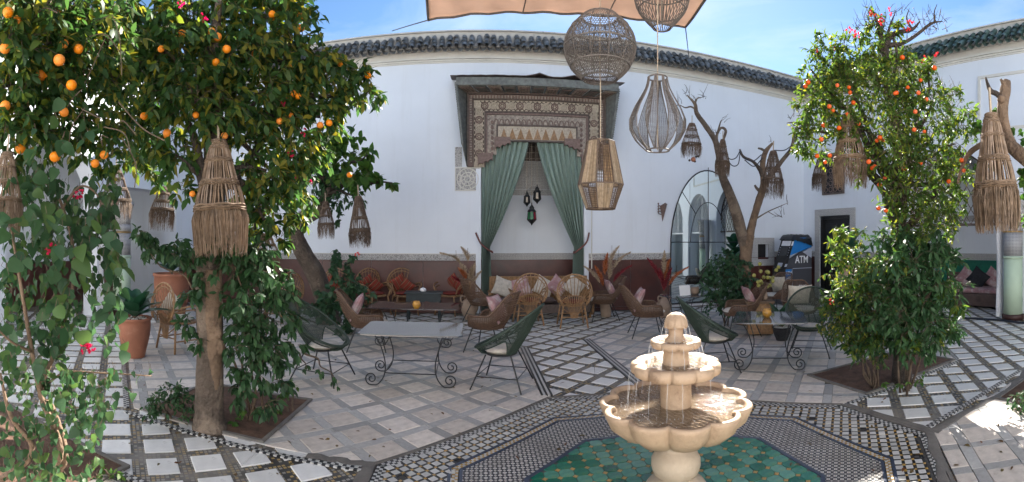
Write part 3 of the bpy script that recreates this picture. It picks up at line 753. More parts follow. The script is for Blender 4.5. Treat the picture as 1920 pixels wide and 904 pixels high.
# worn grey cement patches where squares are relaid (left walk)
# ---- planting beds
for key, lab in (('L', 'bare brown soil bed around the orange tree trunk'), ('R', 'brown soil bed under the mandarin tree'), ('FL', 'soil bed under the climbing vine'), ('FR', 'soil bed with low greenery at the picture edge')):
    x0, y0, x1, y1 = BEDS[key]
    P = []
    nx = ny = 22
    for i in range(nx+1):
        P.append([(x0+(x1-x0)*i/nx, y0+(y1-y0)*j/ny, (.016+random.uniform(-.007, .012) if 0 < i < nx and 0 < j < ny else .010)+.035*math.exp(-((i-11)**2+(j-11)**2)/50)) for j in range(ny+1)])
    bed = MB().grid(P).build('soil', M['soil'], smooth=True); tag(bed, lab, kind='structure')
    k = MB(); w = .035
    k.span((x0-w, y0-w, -.01), (x1+w, y0, .022)); k.span((x0-w, y1, -.01), (x1+w, y1+w, .022)); k.span((x0-w, y0+.0005, -.01), (x0, y1-.0005, .0215)); k.span((x1, y0+.0005, -.01), (x1+w, y1-.0005, .0215))
    k.build('kerb', M['cement'], bed)

# ================================================================== canopy and curtained niche
yc = D-.62
CXc = (wx(875)+wx(1135))/2
def X(px, y): return y*math.tan(th(px))
can = thing('door_canopy', 'carved and painted wooden canopy over the green curtained niche', 'canopy', (CXc, D, 0))
def cs(mb, a, b): return mb.span((a[0]-CXc, a[1]-D, a[2]), (b[0]-CXc, b[1]-D, b[2]))
x0f, x1f = X(855, yc), X(1160, yc); z1f = CAM_H+(452-146)*yc/math.cos(.1)/F
x0w, x1w = wx(876), wx(1133); zt, zb = wz(178, 1000), wz(314, 890)
fasc = MB(); cs(fasc, (x0f, yc-.02, z1f-.17), (x1f, yc+.04, z1f)); fasc.build('fascia', M['green_wood'], can, bevel=.006)
# metal sheet roof with ragged peaks
rt = []
for i in range(41):
    x = x0f-.12+(x1f-x0f+.24)*i/40; h = .012*random.random()
    for c_ in (20, 28): h += .07*max(0, 1-abs(i-c_)/2.6)
    rt.append([(x-CXc, -.70, z1f+.012+h), (x-CXc, -.35, z1f+.06+h*.6), (x-CXc, -.002, z1f+.16)])
MB().grid(rt).build('roof_sheet', M['wood_dark'], can, solid=.012)
# soffit coffers between fascia and wall
nco = 11
for i in range(nco):
    def sp(t, s): return Vector(((x0f*(1-s)+x0w*s)*(1-t)+(x1f*(1-s)+x1w*s)*t-CXc, -.58+.55*s, z1f-.17+(zt-z1f+.17)*s))
    a, b = i/nco+.006, (i+1)/nco-.006
    MB().add([sp(a, 0), sp(b, 0), sp(b, 1), sp(a, 1)], [(0, 1, 2, 3)]).build('soffit_panel', M['wood_pale'] if i % 2 == 0 else M['green_wood'], can, solid=.016)
    q = MB()
    for s in (.2, .8): q.tube([sp(a+.01, s)+Vector((0, -.012, -.012)), sp(b-.01, s)+Vector((0, -.012, -.012))], .009, 4)
    for t in (.25, .5, .75): q.tube([sp(a+(b-a)*t, .25)+Vector((0, -.012, -.012)), sp(a+(b-a)*t, .75)+Vector((0, -.012, -.012))], .007, 4)
    q.build('soffit_rib', M['rosewood'], can)
# flared side boards
for sgn, xf, xw in ((-1, x0f, x0w), (1, x1f, x1w)):
    zbs = zb+.45
    pts = [(xf-CXc, -.60, z1f-.165), (xw-CXc, -.012, zt), (xw-CXc, -.012, zb+.02), (xf-CXc-sgn*.13, -.40, zbs)]
    MB().add(pts, [(0, 1, 2, 3)]).build('side_board', M['green_wood'], can, solid=.03)
    q = MB(); q.tube([(xf-CXc, -.61, z1f-.1), (xf-CXc-sgn*.13, -.41, zbs)], .03, 6)
    for k in range(26):
        t = k/25; q.box(Vector(pts[0]).lerp(Vector(pts[3]), t)+Vector((sgn*.012, -.018, 0)), (.035, .035, .022))
    q.build('side_edge', M['green_wood'], can)
# nested carved frames stepping in from the wall plane
def frame(xa, xb, za, zb_, w, depth, matn, name, notch=None):
    q = MB()
    cs(q, (xa, D-depth, zb_-w), (xb, D-.002, zb_)); cs(q, (xa, D-depth, za), (xa+w, D-.002, zb_-w-.0005)); cs(q, (xb-w, D-depth, za), (xb, D-.002, zb_-w-.0005))
    return q.build(name, M[matn], can, bevel=.005)
LV = [(.0, .045, .14, 'wood_dark'), (.045, .11, .085, 'rosewood'), (.155, .035, .13, 'wood_dark'), (.19, .30, .075, 'cream'), (.49, .035, .12, 'wood_dark'), (.525, .05, .10, 'rosewood'), (.575, .26, .065, 'wood_pale'), (.835, .04, .11, 'wood_dark')]
hh = zt-zb
for off, w, dp, mt in LV:
    frame(x0w+off*.80, x1w-off*.80, zb+ (0 if off < .5 else .28 if off < .8 else .55), zt-off*.86, w*(.80), dp, mt, 'carved_frame')
# lintel board
q = MB(); cs(q, (x0w+.70, D-.09, zt-1.06), (x1w-.70, D-.004, zt-.755)); q.build('lintel', M['cream'], can)
q = MB(); cs(q, (x0w+.70, D-.115, zt-1.10), (x1w-.70, D-.004, zt-1.062)); q.build('lintel_moulding', M['wood_dark'], can)
q = MB(); n = 9
for k in range(n):
    xa = x0w+.74+(x1w-x0w-1.48)*(k+.5)/n
    q.add([(xa-.085-CXc, -.099, zt-1.05), (xa+.085-CXc, -.099, zt-1.05), (xa-CXc, -.099, zt-.80)], [(0, 1, 2)])
q.build('painted_arch', M['bamboo'], can, solid=.012)
# painted rosettes along the broad band, dentils on the outer moulding
band_z = zt-(.19+.15)*.86; n = 13
ro = MB().tube([(.075*math.cos(t*PI/6), 0, .075*math.sin(t*PI/6)) for t in range(12)], .015, 5, closed=True)
for t in range(6): ro.ball((.038*math.cos(t*PI/3), 0, .038*math.sin(t*PI/3)), .017, 6, 4)
rme = ro.mesh('rosette', M['rosewood']); rme2 = ro.mesh('rosette', M['cream'])
spots = [(x0w+.30+(x1w-x0w-.60)*(k+.5)/n, band_z) for k in range(n)]+[(x0w+.272, band_z-.13-.19*k) for k in range(6)]+[(x1w-.272, band_z-.13-.19*k) for k in range(6)]
for k, (x, z) in enumerate(spots):
    o = bpy.data.objects.new('rosette', rme2 if k % 2 else rme); C.objects.link(o); o.parent = can; o.location = (x-CXc, -.088, z)
q = MB()
for k in range(n*2):
    x = x0w+.30+(x1w-x0w-.60)*(k+.5)/(n*2)
    for dz in (.115, -.115):
        q.tube([(x-CXc+.045*math.cos(t*PI/5), -.083, band_z+dz+.045*math.sin(t*PI/5)*(1 if dz < 0 else -1)) for t in range(6)], .010, 4)
for k in range(12):
    z = band_z-.05-.105*k
    for xx in (x0w+.272-.1, x0w+.272+.1, x1w-.272-.1, x1w-.272+.1): q.tube([(xx-CXc, -.083, z), (xx-CXc, -.083, z-.06)], .012, 4)
q.build('painted_scroll', M['wood_dark'], can)['kind'] = 'stuff'
q = MB()
for k in range(44):
    x = x0w+.06+(x1w-x0w-.12)*(k+.5)/44; q.box((x-CXc, -.10, zt-.095), (.03, .035, .06))
for k in range(26):
    z = zt-.16-k*.056
    for xx in (x0w+.085, x1w-.085): q.box((xx-CXc, -.10, z), (.05, .035, .026))
q.build('dentil', M['wood_pale'], can)['kind'] = 'stuff'
q = MB()
for k in range(16):
    x = x0w+.60+(x1w-x0w-1.2)*(k+.5)/16
    q.tube([(x-CXc+.05*math.cos(PI*t/6), -.072, zt-.72+.13*math.sin(PI*t/6)) for t in range(7)], .011, 4)
for k in range(7):
    for xx in (x0w+.57, x1w-.57): q.ball((xx-CXc, -.07, zt-.66-.12*k), .036, 8, 5, (1, .4, 1.2))
q.build('painted_scroll', M['rosewood'], can)['kind'] = 'stuff'
# lobed brackets under the frame
for sgn, xe in ((-1, x0w), (1, x1w)):
    for k, (dx, zz, w) in enumerate(((.41, zb+.03, .34), (.80, zb+.40, .36))):
        xa = xe-sgn*dx; q = MB(); prof = []
        for i in range(25):
            t = i/24; prof.append((xa-sgn*(t-.5)*w, zz-.02+.12*t+.05*abs(math.sin(t*PI*3))))
        top_ = zz+.27
        for (xa_, za_), (xb_, zb2) in zip(prof, prof[1:]):
            q.add([(xa_-CXc, -.15, za_), (xb_-CXc, -.15, zb2), (xb_-CXc, -.15, top_), (xa_-CXc, -.15, top_), (xa_-CXc, -.06, za_), (xb_-CXc, -.06, zb2), (xb_-CXc, -.06, top_), (xa_-CXc, -.06, top_)], [(0, 1, 2, 3), (4, 7, 6, 5), (0, 4, 5, 1), (3, 2, 6, 7), (0, 3, 7, 4), (1, 5, 6, 2)])
        q.build('lobed_bracket', M['rosewood'], can)
# curtains
def curtain(label, keys, sgn, ties, ph):
    T = thing('curtain', label, 'curtain', ((keys[0][1]+keys[0][2])/2, D+.06, 0), group='curtains of the niche')
    L = T.location; rows = []; nu = 90
    zs = [k[0] for k in keys]
    for i in range(61):
        z = zs[0]+(zs[-1]-zs[0])*i/60
        k = max(j for j in range(len(keys)) if keys[j][0] >= z-1e-6); k = min(k, len(keys)-2)
        t = (keys[k][0]-z)/(keys[k][0]-keys[k+1][0]); t2 = t*t*(3-2*t) if k > 0 else t**1.32
        xa = keys[k][1]*(1-t2)+keys[k+1][1]*t2; xb = keys[k][2]*(1-t2)+keys[k+1][2]*t2
        wid = xb-xa; dep = .045+.028*max(0, 1-wid)+.02*random.random()*0
        row = []
        for j in range(nu+1):
            u = j/nu; uu = u+.015*math.sin(9*u+3*i/60+ph)
            y = dep*math.sin(2*PI*uu*8+ph+.5*math.sin(i/14+ph))+.018*math.sin(2*PI*uu*17+i/9)
            row.append((xa+wid*u-L.x, y-.06, z))
        rows.append(row)
    MB().grid(rows).build('drape', M['curtain'], T, True)
    tie = [Vector(p)-Vector((L.x, L.y, 0)) for p in ties]
    MB().tube(curve_pts(tie, 6), .020, 8).build('tieback_rope', M['rope'], T)
    return T
c1 = curtain('green curtain tied back at the left of the niche', [(4.05, .01, 1.12), (1.50, .01, .20), (1.25, .01, .22), (.06, .01, .28)], -1,
        [(-.12, D-.05, wz(437, 893)), (-.02, D-.20, 1.62), (.10, D-.24, 1.50), (.25, D-.20, 1.40), (.24, D-.05, 1.42)], 0)
c2 = curtain('green curtain tied back at the right of the niche', [(4.05, 1.26, 2.37), (1.50, 2.16, 2.37), (1.25, 2.13, 2.37), (.06, 2.10, 2.37)], 1,
        [(2.50, D-.05, wz(437, 1100)), (2.42, D-.20, 1.65), (2.30, D-.24, 1.52), (2.12, D-.20, 1.38), (2.14, D-.05, 1.40)], 1.7)
rd = MB().tube([(.0, D+.0, 4.03), (2.38, D+.0, 4.03)], .018, 8)
for k in range(16): rd.tube([(.06+k*.15, D+.03*math.cos(t*PI/4), 4.03+.03*math.sin(t*PI/4)) for t in range(8)], .006, 4, closed=True)
tag(rd.build('curtain_rod', M['iron']), 'dark rod carrying the two green curtains', 'rod')
# three metal lanterns hung in the niche
def moor_lantern(px, py0, py1, label, glass):
    r = D+.35; p = at(px, py0, r); q = at(px, py1, r); h = p.z-q.z
    T = thing('metal_lantern', label, 'lantern', q, .3, 'metal lanterns in the niche')
    w = h*.21
    MB().lathe([(.002, 0), (w*.25, h*.08), (w*.5, h*.13), (w*.95, h*.22), (w*1.05, h*.26)], 8, close=False).build('base_bowl', M['iron'], T)
    for k in range(8):
        a = k*PI/4; b = a+PI/4; R0, R1 = w*.98, w*.80
        MB().add([(R0*math.cos(a), R0*math.sin(a), h*.27), (R0*math.cos(b), R0*math.sin(b), h*.27), (R1*math.cos(b), R1*math.sin(b), h*.58), (R1*math.cos(a), R1*math.sin(a), h*.58)], [(0, 1, 2, 3)]).build('pane', M[glass[k % len(glass)]], T)
    q_ = MB()
    for k in range(8):
        a = k*PI/4; q_.tube([(w*math.cos(a), w*math.sin(a), h*.25), (w*.83*math.cos(a), w*.83*math.sin(a), h*.60)], w*.09, 4)
    q_.build('rib', M['iron'], T)
    MB().lathe([(w*.98, h*.58), (w*1.0, h*.61), (w*.7, h*.70), (w*.5, h*.72), (w*.55, h*.78), (w*.3, h*.86), (w*.12, h*.90), (w*.10, h*1.0)], 8).build('crown_cap', M['iron'], T)
    MB().tube([(0, 0, h*.98), (0, 0, 4.2-q.z)], .005, 4).build('hanging_cord', M['cord'], T)
moor_lantern(988, 357, 388, 'small dark metal lantern hanging leftmost in the niche', ['iron', 'cream'])
moor_lantern(1007, 346, 383, 'larger dark metal lantern hanging highest in the niche', ['iron', 'iron', 'cream'])
moor_lantern(997, 380, 423, 'metal lantern with green and red glass hanging lowest in the niche', ['green_glass', 'green_glass', 'red_glass', 'red_glass'])

# ================================================================== arched mirror, sconce
mcx, mw = (MX0+MX1)/2, (MX1-MX0)/2; mzs, mzt = wz(452, 1325)-.15, wz(320, 1325)
mir = thing('wall_mirror', 'tall arched mirror with thin black bars standing on the far wall', 'mirror', (mcx, D, 0))
ms = bpy.data.materials.new('mirror_glass'); ms.use_nodes = True; b_ = ms.node_tree.nodes['Principled BSDF']
b_.inputs['Metallic'].default_value = 1; b_.inputs['Roughness'].default_value = .02; b_.inputs['Base Color'].default_value = (.66, .72, .71, 1); M['mirror'] = ms
cv = arch_curve(-mw, mw, mzs, mzt, 28)
def pane(u0, u1, z0, z1):
    pts = [(u0, z0)]+[(u1, z0)]
    tp = []
    for k in range(9):
        u = u1+(u0-u1)*k/8; zz = mzs+(mzt-mzs)*math.sqrt(max(0, 1-(u/mw)**2)); tp.append((u, min(z1, zz)))
    ps = pts+tp
    return MB().add([(u, -.02, z) for u, z in ps], [tuple(range(len(ps)))]).build('mirror_pane', ms, mir)
g = .006
for (a, b) in ((-mw, -mw/2), (-mw/2, 0), (0, mw/2), (mw/2, mw-.001)):
    for (z0, z1) in ((.10, mzs-.75), (mzs-.75, mzs+.12), (mzs+.12, 9)): pane(a+g, b-g, z0+g, z1-g)
MB().span((-mw, -.018, .08), (mw, -.002, mzs)).build('backing_board', M['black'], mir)
q = MB().tube([(u, -.022, z) for u, z in [(-mw, .08)]+cv+[(mw, .08)]], .018, 6); q.tube([(-mw, -.022, .08), (mw, -.022, .08)], .018, 6); q.build('mirror_frame', M['iron'], mir)
q = MB(); q.tube([(0, -.024, .08), (0, -.024, mzt+.08)], .010, 4)
for z in (mzs-.75, mzs+.12): q.tube([(-mw, -.024, z), (mw, -.024, z)], .010, 4)
q.tube([(u*.48, -.024, mzs+.12+(z-mzs)*.52) for u, z in cv], .009, 4)
for t in (.25, .75):
    a = cv[int(28*t)]; q.tube([(a[0]*.48, -.024, mzs+.12+(a[1]-mzs)*.52), (a[0], -.024, a[1])], .009, 4)
q.build('mirror_bar', M['iron'], mir)
p = at(1243, 415, D-.05); p.y = D
sc = thing('wall_sconce', 'pointed metal wall sconce beside the arched mirror', 'sconce', (X(1243, D), D, wz(416, 1243)))
h = wz(380, 1243)-wz(416, 1243)
MB().add([(-.02, -.02, 0), (.11, -.02, h*.93), (.05, -.03, h), (-.09, -.02, h*.82), (.0, -.16, h*.9), (0, -.1, h*.4)], [(0, 1, 5), (5, 1, 4), (4, 1, 2), (4, 2, 3), (5, 4, 3), (0, 5, 3), (0, 3, 2, 1)]).build('sconce_shade', M['rosewood'], sc)
q = MB()
for k in range(4): q.tube([(-.05, -.08, h*(.35+.15*k)), (-.16, -.12, h*(.40+.14*k)), (-.17, -.12, h*(.47+.14*k))], .012, 5); q.ball((-.17, -.12, h*(.5+.14*k)), .022, 6, 4)
q.build('sconce_arm', M['rosewood'], sc)

# ================================================================== ATM by the corner
A0 = RW(.55, -1.18)   # corner nearest the door, front
atm = thing('atm_machine', 'blue and grey ATM with a black plastic sheet over its top', 'cash machine', (7.74, 9.42, 0), 0); atm.scale = (.80, .9, .98)
# local: x along +x (front panel faces -x), y depth; side face towards the camera at y=0
DY = .62
def extr(poly, name, mt, y0=0, y1=DY, **k):
    n = len(poly); q = MB(); vs = [(x, y0, z) for x, z in poly]+[(x, y1, z) for x, z in poly]
    q.add(vs, [tuple(range(n)), tuple(range(n, 2*n))[::-1]]+[(i, n+i, n+(i+1) % n, (i+1) % n) for i in range(n)]); return q.build(name, mt, atm, **k)
xl, xr = -.62, .50
extr([(xl, 0), (xr, 0), (xr, .95), (xl, .95)], 'cabinet', M['atm_grey'], bevel=.008)
extr([(xl+.02, .955), (xr, .955), (xr, 1.78), (xl+.40, 1.78)], 'head', M['atm_grey'], bevel=.008)
extr([(xl-.004, .70), (xl+.28, .952), (xl+.28, .9525), (xl-.004, .9525)], 'shelf', M['black'], .02, DY-.02)
# blue and pale printed faces on the camera side
def face(poly, mt, y=-.004): 
    q = MB().add([(x, y, z) for x, z in poly], [tuple(range(len(poly)))]); q.build('printed_panel', mt, atm)
face([(xl+.17, 1.30), (xl+.40, 1.775), (xr-.25, 1.775), (xr-.005, 1.60), (xr-.005, 1.52)], M['atm_blue'])
face([(xl+.165, 1.295), (xr-.005, 1.515), (xr-.005, 1.22), (.02, 1.42), (xl+.135, 1.22)], M['atm_pale'], -.0035)
face([(xl+.01, .70), (xl+.01, .94), (xl+.26, .94), (xl+.26, .80)], M['atm_blue'])
face([(xl+.01, .69), (xl+.26, .79), (xl+.26, .55), (xl+.12, .66), (xl+.01, .60)], M['atm_pale'], -.0035)
def text(s_, x, z, size, parent, mt, y=-.008, ex=.001, rot=(PI/2, 0, 0), bold=.012):
    cu = bpy.data.curves.new('lettering', 'FONT'); cu.body = s_; cu.size = size; cu.extrude = ex; cu.offset = bold*size*.6; cu.align_x = 'CENTER'
    tmp = bpy.data.objects.new('tmp', cu); C.objects.link(tmp); dg = bpy.context.evaluated_depsgraph_get(); me = bpy.data.meshes.new_from_object(tmp.evaluated_get(dg)); bpy.data.objects.remove(tmp)
    me.materials.clear(); me.materials.append(mt); o = bpy.data.objects.new('lettering', me); C.objects.link(o); o.parent = parent; o.location = (x, y, z); o.rotation_euler = rot; return o
text('ATM', .06, 1.10, .27, atm, M['white_print'], bold=.03)
text('ATM', xl+.135, .80, .12, atm, M['white_print'], bold=.02)
text('nnet', .08, .42, .19, atm, M['white_print'], bold=.02)
MB().span((xl+.275, -.006, .05), (xl+.29, -.001, .94)).build('cabinet_seam', M['atm_pale'], atm)
MB().span((xl+.3, -.008, .948), (xr, -.001, .962)).build('cabinet_edge', M['atm_pale'], atm)
# sloped operating panel, partly visible from the side
def sl(t, y, d=0):   # along the slope from the shelf (0) to the head top (1)
    return Vector((xl+.02+.38*t-d*.9, y, .955+.825*t+d*.4))
for (t0, t1, y0, y1, mt, nm, dd) in ((.02, .98, .02, DY-.02, 'black', 'operating_panel', .006), (.72, .88, .10, .52, 'white_print', 'notice_label', .012), (.40, .68, .14, .48, 'screen', 'screen', .012), (.05, .17, .2, .42, 'atm_pale', 'keypad', .014)):
    MB().add([sl(t0, y0, dd), sl(t0, y1, dd), sl(t1, y1, dd), sl(t1, y0, dd)], [(0, 1, 2, 3)]).build(nm, M[mt], atm, solid=.004)
q = MB()
for k in range(4):
    for y in (.09, .53): q.ball(sl(.42+.08*k, y, .012), .014, 6, 4)
q.build('side_button', M['atm_pale'], atm)['kind'] = 'stuff'
# the panel edge strip seen on the camera side
face([(xl+.025, .96), (xl+.40, 1.775), (xl+.385, 1.776), (xl-.10, .96)], M['black'], -.012)
for (t0, t1, mt) in ((.74, .88, 'white_print'), (.36, .68, 'screen'), (.06, .15, 'atm_pale')):
    face([(xl-.07+.40*t0, .96+.81*t0), (xl+.02+.375*t0, .96+.81*t0), (xl+.02+.375*t1, .96+.81*t1), (xl-.07+.40*t1, .96+.81*t1)], M[mt], -.014)
q = MB(); rows = []
for i in range(17):
    row = []
    for j in range(12):
        u, v = i/16, j/11; x = xl+.30+u*(xr-xl-.24); y = -.05+v*(DY+.1); e = max(abs(u-.5)*2, abs(v-.5)*2)
        row.append((x, y, 1.86-.20*max(0, e-.78)/.22*(.7+.9*u)+random.uniform(-.014, .014)))
    rows.append(row)
q.grid(rows).build('plastic_sheet', M['plastic'], atm, True)
q = MB(); q.tube([(-.2, -.05, 0), (-.22, -.10, .25), (-.20, -.06, .3)], .01, 5); q.build('power_lead', M['hose'], atm)

# ================================================================== columns with curtains
def column(label, base, rz, curt):
    T = thing('column', label, 'column', base, rz, 'arcade columns')
    MB().lathe([(.235, 0), (.235, .10), (.215, .12)], 28).build('plinth', M['brown_paint'], T, True)
    MB().lathe([(.205, .12), (.20, 1.29)], 28).build('shaft', M['palegreen'], T, True)
    MB().lathe([(.212, 1.285), (.225, 1.31), (.212, 1.335)], 28).build('shaft_ring', M['palegreen'], T, True)
    MB().lathe([(.206, 1.335), (.206, 1.83)], 28).build('mosaic_shaft', M['colmos'], T, True)
    MB().lathe([(.214, 1.83), (.214, 1.86)], 28).build('gold_band', M['ty'], T, True)
    MB().lathe([(.209, 1.86), (.209, 2.02)], 28).build('star_band', M['colmos'], T, True)
    MB().lathe([(.205, 2.02), (.21, 2.2), (.26, 2.42), (.28, 2.45), (.28, 2.52)], 28).build('capital', M['stucco'], T, True)
    if curt:
        C2 = thing('curtain', curt[0], 'curtain', Vector(base)+Vector(curt[1]), rz)
        rows = []
        for i in range(30):
            z = 2.5-2.45*i/29; w = .30-.16*math.exp(-((z-1.05)/.5)**2)
            rows.append([((j/40-.5)*w, .035*math.sin(j*.95+.3*math.sin(z)), z) for j in range(41)])
        MB().grid(rows).build('drape', M['white_curtain'], C2, True)
def colp(nt, vec):
    x, y, z = sep(nt, vec)
    an = mth(nt, 'MULTIPLY', mth(nt, 'ARCTAN2', y, x), 44/(2*PI)); zz = mth(nt, 'MULTIPLY', z, 34)
    def tri(a): return mth(nt, 'ABSOLUTE', mth(nt, 'SUBTRACT', mth(nt, 'FRACT', a), .5))
    d = mth(nt, 'ADD', tri(an), tri(zz)); f = mth(nt, 'LESS_THAN', d, .36)
    return lerp(nt, f, (.42, .41, .40), (.05, .055, .08)), f
M['colmos'] = patmat('column_mosaic', colp, .4, .3)
pr = gnd(1895, 600); column('pale green column with mosaic shaft beside the gallery sofa', (pr.x+.12, pr.y, 0), 0, ('white curtain gathered beside the pale green column near the sofa', (-.02, .30, 0)))
pl = gnd(228, 590); column('pale green column half hidden behind the big leafed pot plant', (pl.x, pl.y, 0), 0, ('white curtain hanging beside the column behind the climber', (-.1, -.55, 0)))

# ================================================================== shade sail and hanging lamps
SZ = 5.0
sp_ = [(-.80, 6.99), (3.11, 6.60), (3.0, 1.6), (-.75, 1.6)]
sail = thing('shade_sail', 'tan cloth shade sail stretched over the courtyard', 'shade sail', (1.2, 4.4, SZ))
rows = []
def SP(u, v):
    a = Vector((*sp_[0], 0)).lerp(Vector((*sp_[1], 0)), u); b = Vector((*sp_[3], 0)).lerp(Vector((*sp_[2], 0)), u); p = a.lerp(b, v)
    p.y -= .10*math.sin(PI*u)*(1-v); p.x += .12*math.sin(PI*v)*(1-2*u)
    z = SZ+.25*v-.10*math.sin(PI*u)*math.sin(PI*v)+.012*math.sin(u*46+v*6)*(1-v)+.010*math.sin(v*30+u*9)
    return Vector((p.x, p.y, z))
for i in range(61): rows.append([SP(i/60, j/48)-sail.location for j in range(49)])
MB().grid(rows).build('sail_cloth', M['sail'], sail, True, solid=.003)
hem = [SP(k/30, 0) for k in range(31)]+[SP(1, k/30) for k in range(1, 31)]+[SP(1-k/30, 1) for k in range(1, 31)]+[SP(0, 1-k/30) for k in range(1, 30)]
MB().tube([p-sail.location for p in hem], .022, 6, closed=True).build('hem', M['rattan_lamp'], sail)
for u in (.36, .68): MB().tube([SP(u, k/30)-sail.location-Vector((0, 0, .004)) for k in range(31)], .010, 4).build('seam', M['rattan_lamp'], sail)
for (a, b) in ((SP(0, 0), at(735, 58, 10.55)), (SP(1, 0), Vector((wx(1291), D-.02, ZTOP-.16))), (SP(1, 1), Vector((9.4, 1.5, 6.3))), (SP(0, 1), Vector((XL, 1.5, 6.3)))):
    MB().tube([Vector(a)-sail.location, Vector(b)-sail.location], .009, 5).build('guy_rope', M['rattan_lamp'], sail)

def weave(mb, f, nu, nv, r, diag=True, u0=0, u1=1):
    """lattice of thin strands over a surface of revolution-like patch f(a, t)"""
    for k in range(nu):
        for sg in ((1, -1) if diag else (0,)):
            mb.tube([f((k/nu+sg*t*.16) % 1 * 2*PI, t) for t in np.linspace(0, 1, nv)], r, 3, caps=False)
def lamp_at(name, label, px, r, py, topz):
    p = at(px, py, r); T = thing(name, label, 'lantern', p, 0, 'woven lamps hanging under the sail')
    MB().tube([(0, 0, 0.0), (0, 0, topz-p.z)], .006, 5).build('hanging_cord', M['cord'], T); return T
RA_ = 4.6
k_ = RA_/F
# round lamp
T = lamp_at('hanging_lamp', 'round openwork rattan lamp hanging under the sail', 1125, RA_, 148, SZ+.06); H = 116*k_; Wd = 68*k_
def fr(a, t):
    ang = PI*(.14+.75*t); rr = Wd*1.0*math.sin(ang)**.8; z = H/2-H/2*math.cos(ang)/math.cos(PI*.14)*1.0 if False else H*(1-t)
    rr = Wd*max(.26, math.sin(PI*(.10+.80*t)))**.62 if True else rr
    return Vector((rr*math.cos(a), rr*math.sin(a), H*(1-t)))
q = MB()
for t in (0, .18, .5, .8, 1.0): q.tube([fr(2*PI*j/36, t) for j in range(36)], .008, 5, closed=True)
for k in range(12): q.tube([fr(2*PI*k/12, t) for t in np.linspace(0, 1, 14)], .006, 4)
q.build('lamp_frame', M['rattan_lamp'], T)
q = MB(); weave(q, fr, 84, 16, .0027)
for t in np.linspace(.28, .66, 12): q.tube([fr(2*PI*j/40, t)*1.0 for j in range(40)], .0024, 3, closed=True, caps=False)
for t in np.linspace(.82, .99, 6): q.tube([fr(2*PI*j/40, t)*1.0 for j in range(40)], .0024, 3, closed=True, caps=False)
o = q.build('rattan_weave', M['rattan_lamp'], T); o['kind'] = 'stuff'
# faceted lamp under it
pf = at(1126, 392, RA_); T = thing('hanging_lamp', 'faceted raffia lamp hanging lowest below the round lamp', 'lantern', pf, .35, 'woven lamps hanging under the sail'); H2 = 126*k_
MB().tube([(0, 0, H2), (0, 0, at(0, 148, RA_).z-pf.z+.0)], .006, 5).build('hanging_cord', M['cord'], T)
rr6 = [(20*k_*1.3, H2), (43*k_, H2*.36), (27*k_, 0)]
n6 = 8
def fp(k, i): a = 2*PI*k/n6; return Vector((rr6[i][0]*math.cos(a), rr6[i][0]*math.sin(a), rr6[i][1]))
q = MB()
for i in range(3): q.tube([fp(k, i) for k in range(n6)], .008, 5, closed=True)
for k in range(n6): q.tube([fp(k, 0), fp(k, 1), fp(k, 2)], .007, 5)
q.build('lamp_frame', M['straw_dark'], T)
for k in range(n6):
    for i in range(2):
        q = MB(); solid_ = (k+i) % 2 == 0
        n = 16 if solid_ else 9
        for j in range(n):
            t = (j+.5)/n; a = fp(k, i).lerp(fp(k+1, i), t); b = fp(k, i+1).lerp(fp(k+1, i+1), t); mdl = (a+b)/2*1.0
            q.tube([a, mdl+Vector((random.uniform(-.004, .004),)*3), b], .0052 if solid_ else .0024, 3, caps=False)
        if not solid_:
            for j in range(14):
                t = (j+.5)/14; q.tube([fp(k, i).lerp(fp(k, i+1), t), fp(k+1, i).lerp(fp(k+1, i+1), t)], .0024, 3, caps=False)
        q.build('raffia_panel', M['raffia'] if solid_ else M['straw_dark'], T)
# teardrop lamp
T = lamp_at('hanging_lamp', 'teardrop lamp of spaced woven blades hanging right of the round lamp', 1233, RA_, 282, SZ+.06); H3 = 136*k_
prof = [(0, 22), (.12, 40), (.28, 52), (.42, 53), (.58, 44), (.75, 30), (.88, 21), (1, 18)]
def tr(t):
    for (a, ra), (b, rb) in zip(prof, prof[1:]):
        if t <= b+1e-9: s = (t-a)/(b-a); return (ra+(rb-ra)*s)*k_
    return prof[-1][1]*k_
ts = np.linspace(0, 1, 15)
for k in range(8):
    a = 2*PI*k/8+.2; da = .20
    e1 = [Vector((tr(t)*math.cos(a-da*min(1, .35+t*(1-t)*3)), tr(t)*math.sin(a-da*min(1, .35+t*(1-t)*3)), t*H3)) for t in ts]
    e2 = [Vector((tr(t)*math.cos(a+da*min(1, .35+t*(1-t)*3)), tr(t)*math.sin(a+da*min(1, .35+t*(1-t)*3)), t*H3)) for t in ts]
    q = MB().tube(e1, .0065, 4).tube(e2, .0065, 4)
    for j in range(len(ts)-1):
        for s in (0, .2, .4, .6, .8):
            q.tube([e1[j].lerp(e1[j+1], s), e2[j].lerp(e2[j+1], s)], .0032, 3, caps=False)
    for s in (.2, .4, .6, .8): q.tube([x.lerp(y, s) for x, y in zip(e1, e2)], .0022, 3, caps=False)
    q.build('woven_blade', M['rattan_lamp'], T)
for t in (0, 1): MB().tube([(tr(t)*math.cos(2*PI*j/24), tr(t)*math.sin(2*PI*j/24), t*H3) for j in range(24)], .008, 5, closed=True).build('lamp_ring', M['rattan_lamp'], T)
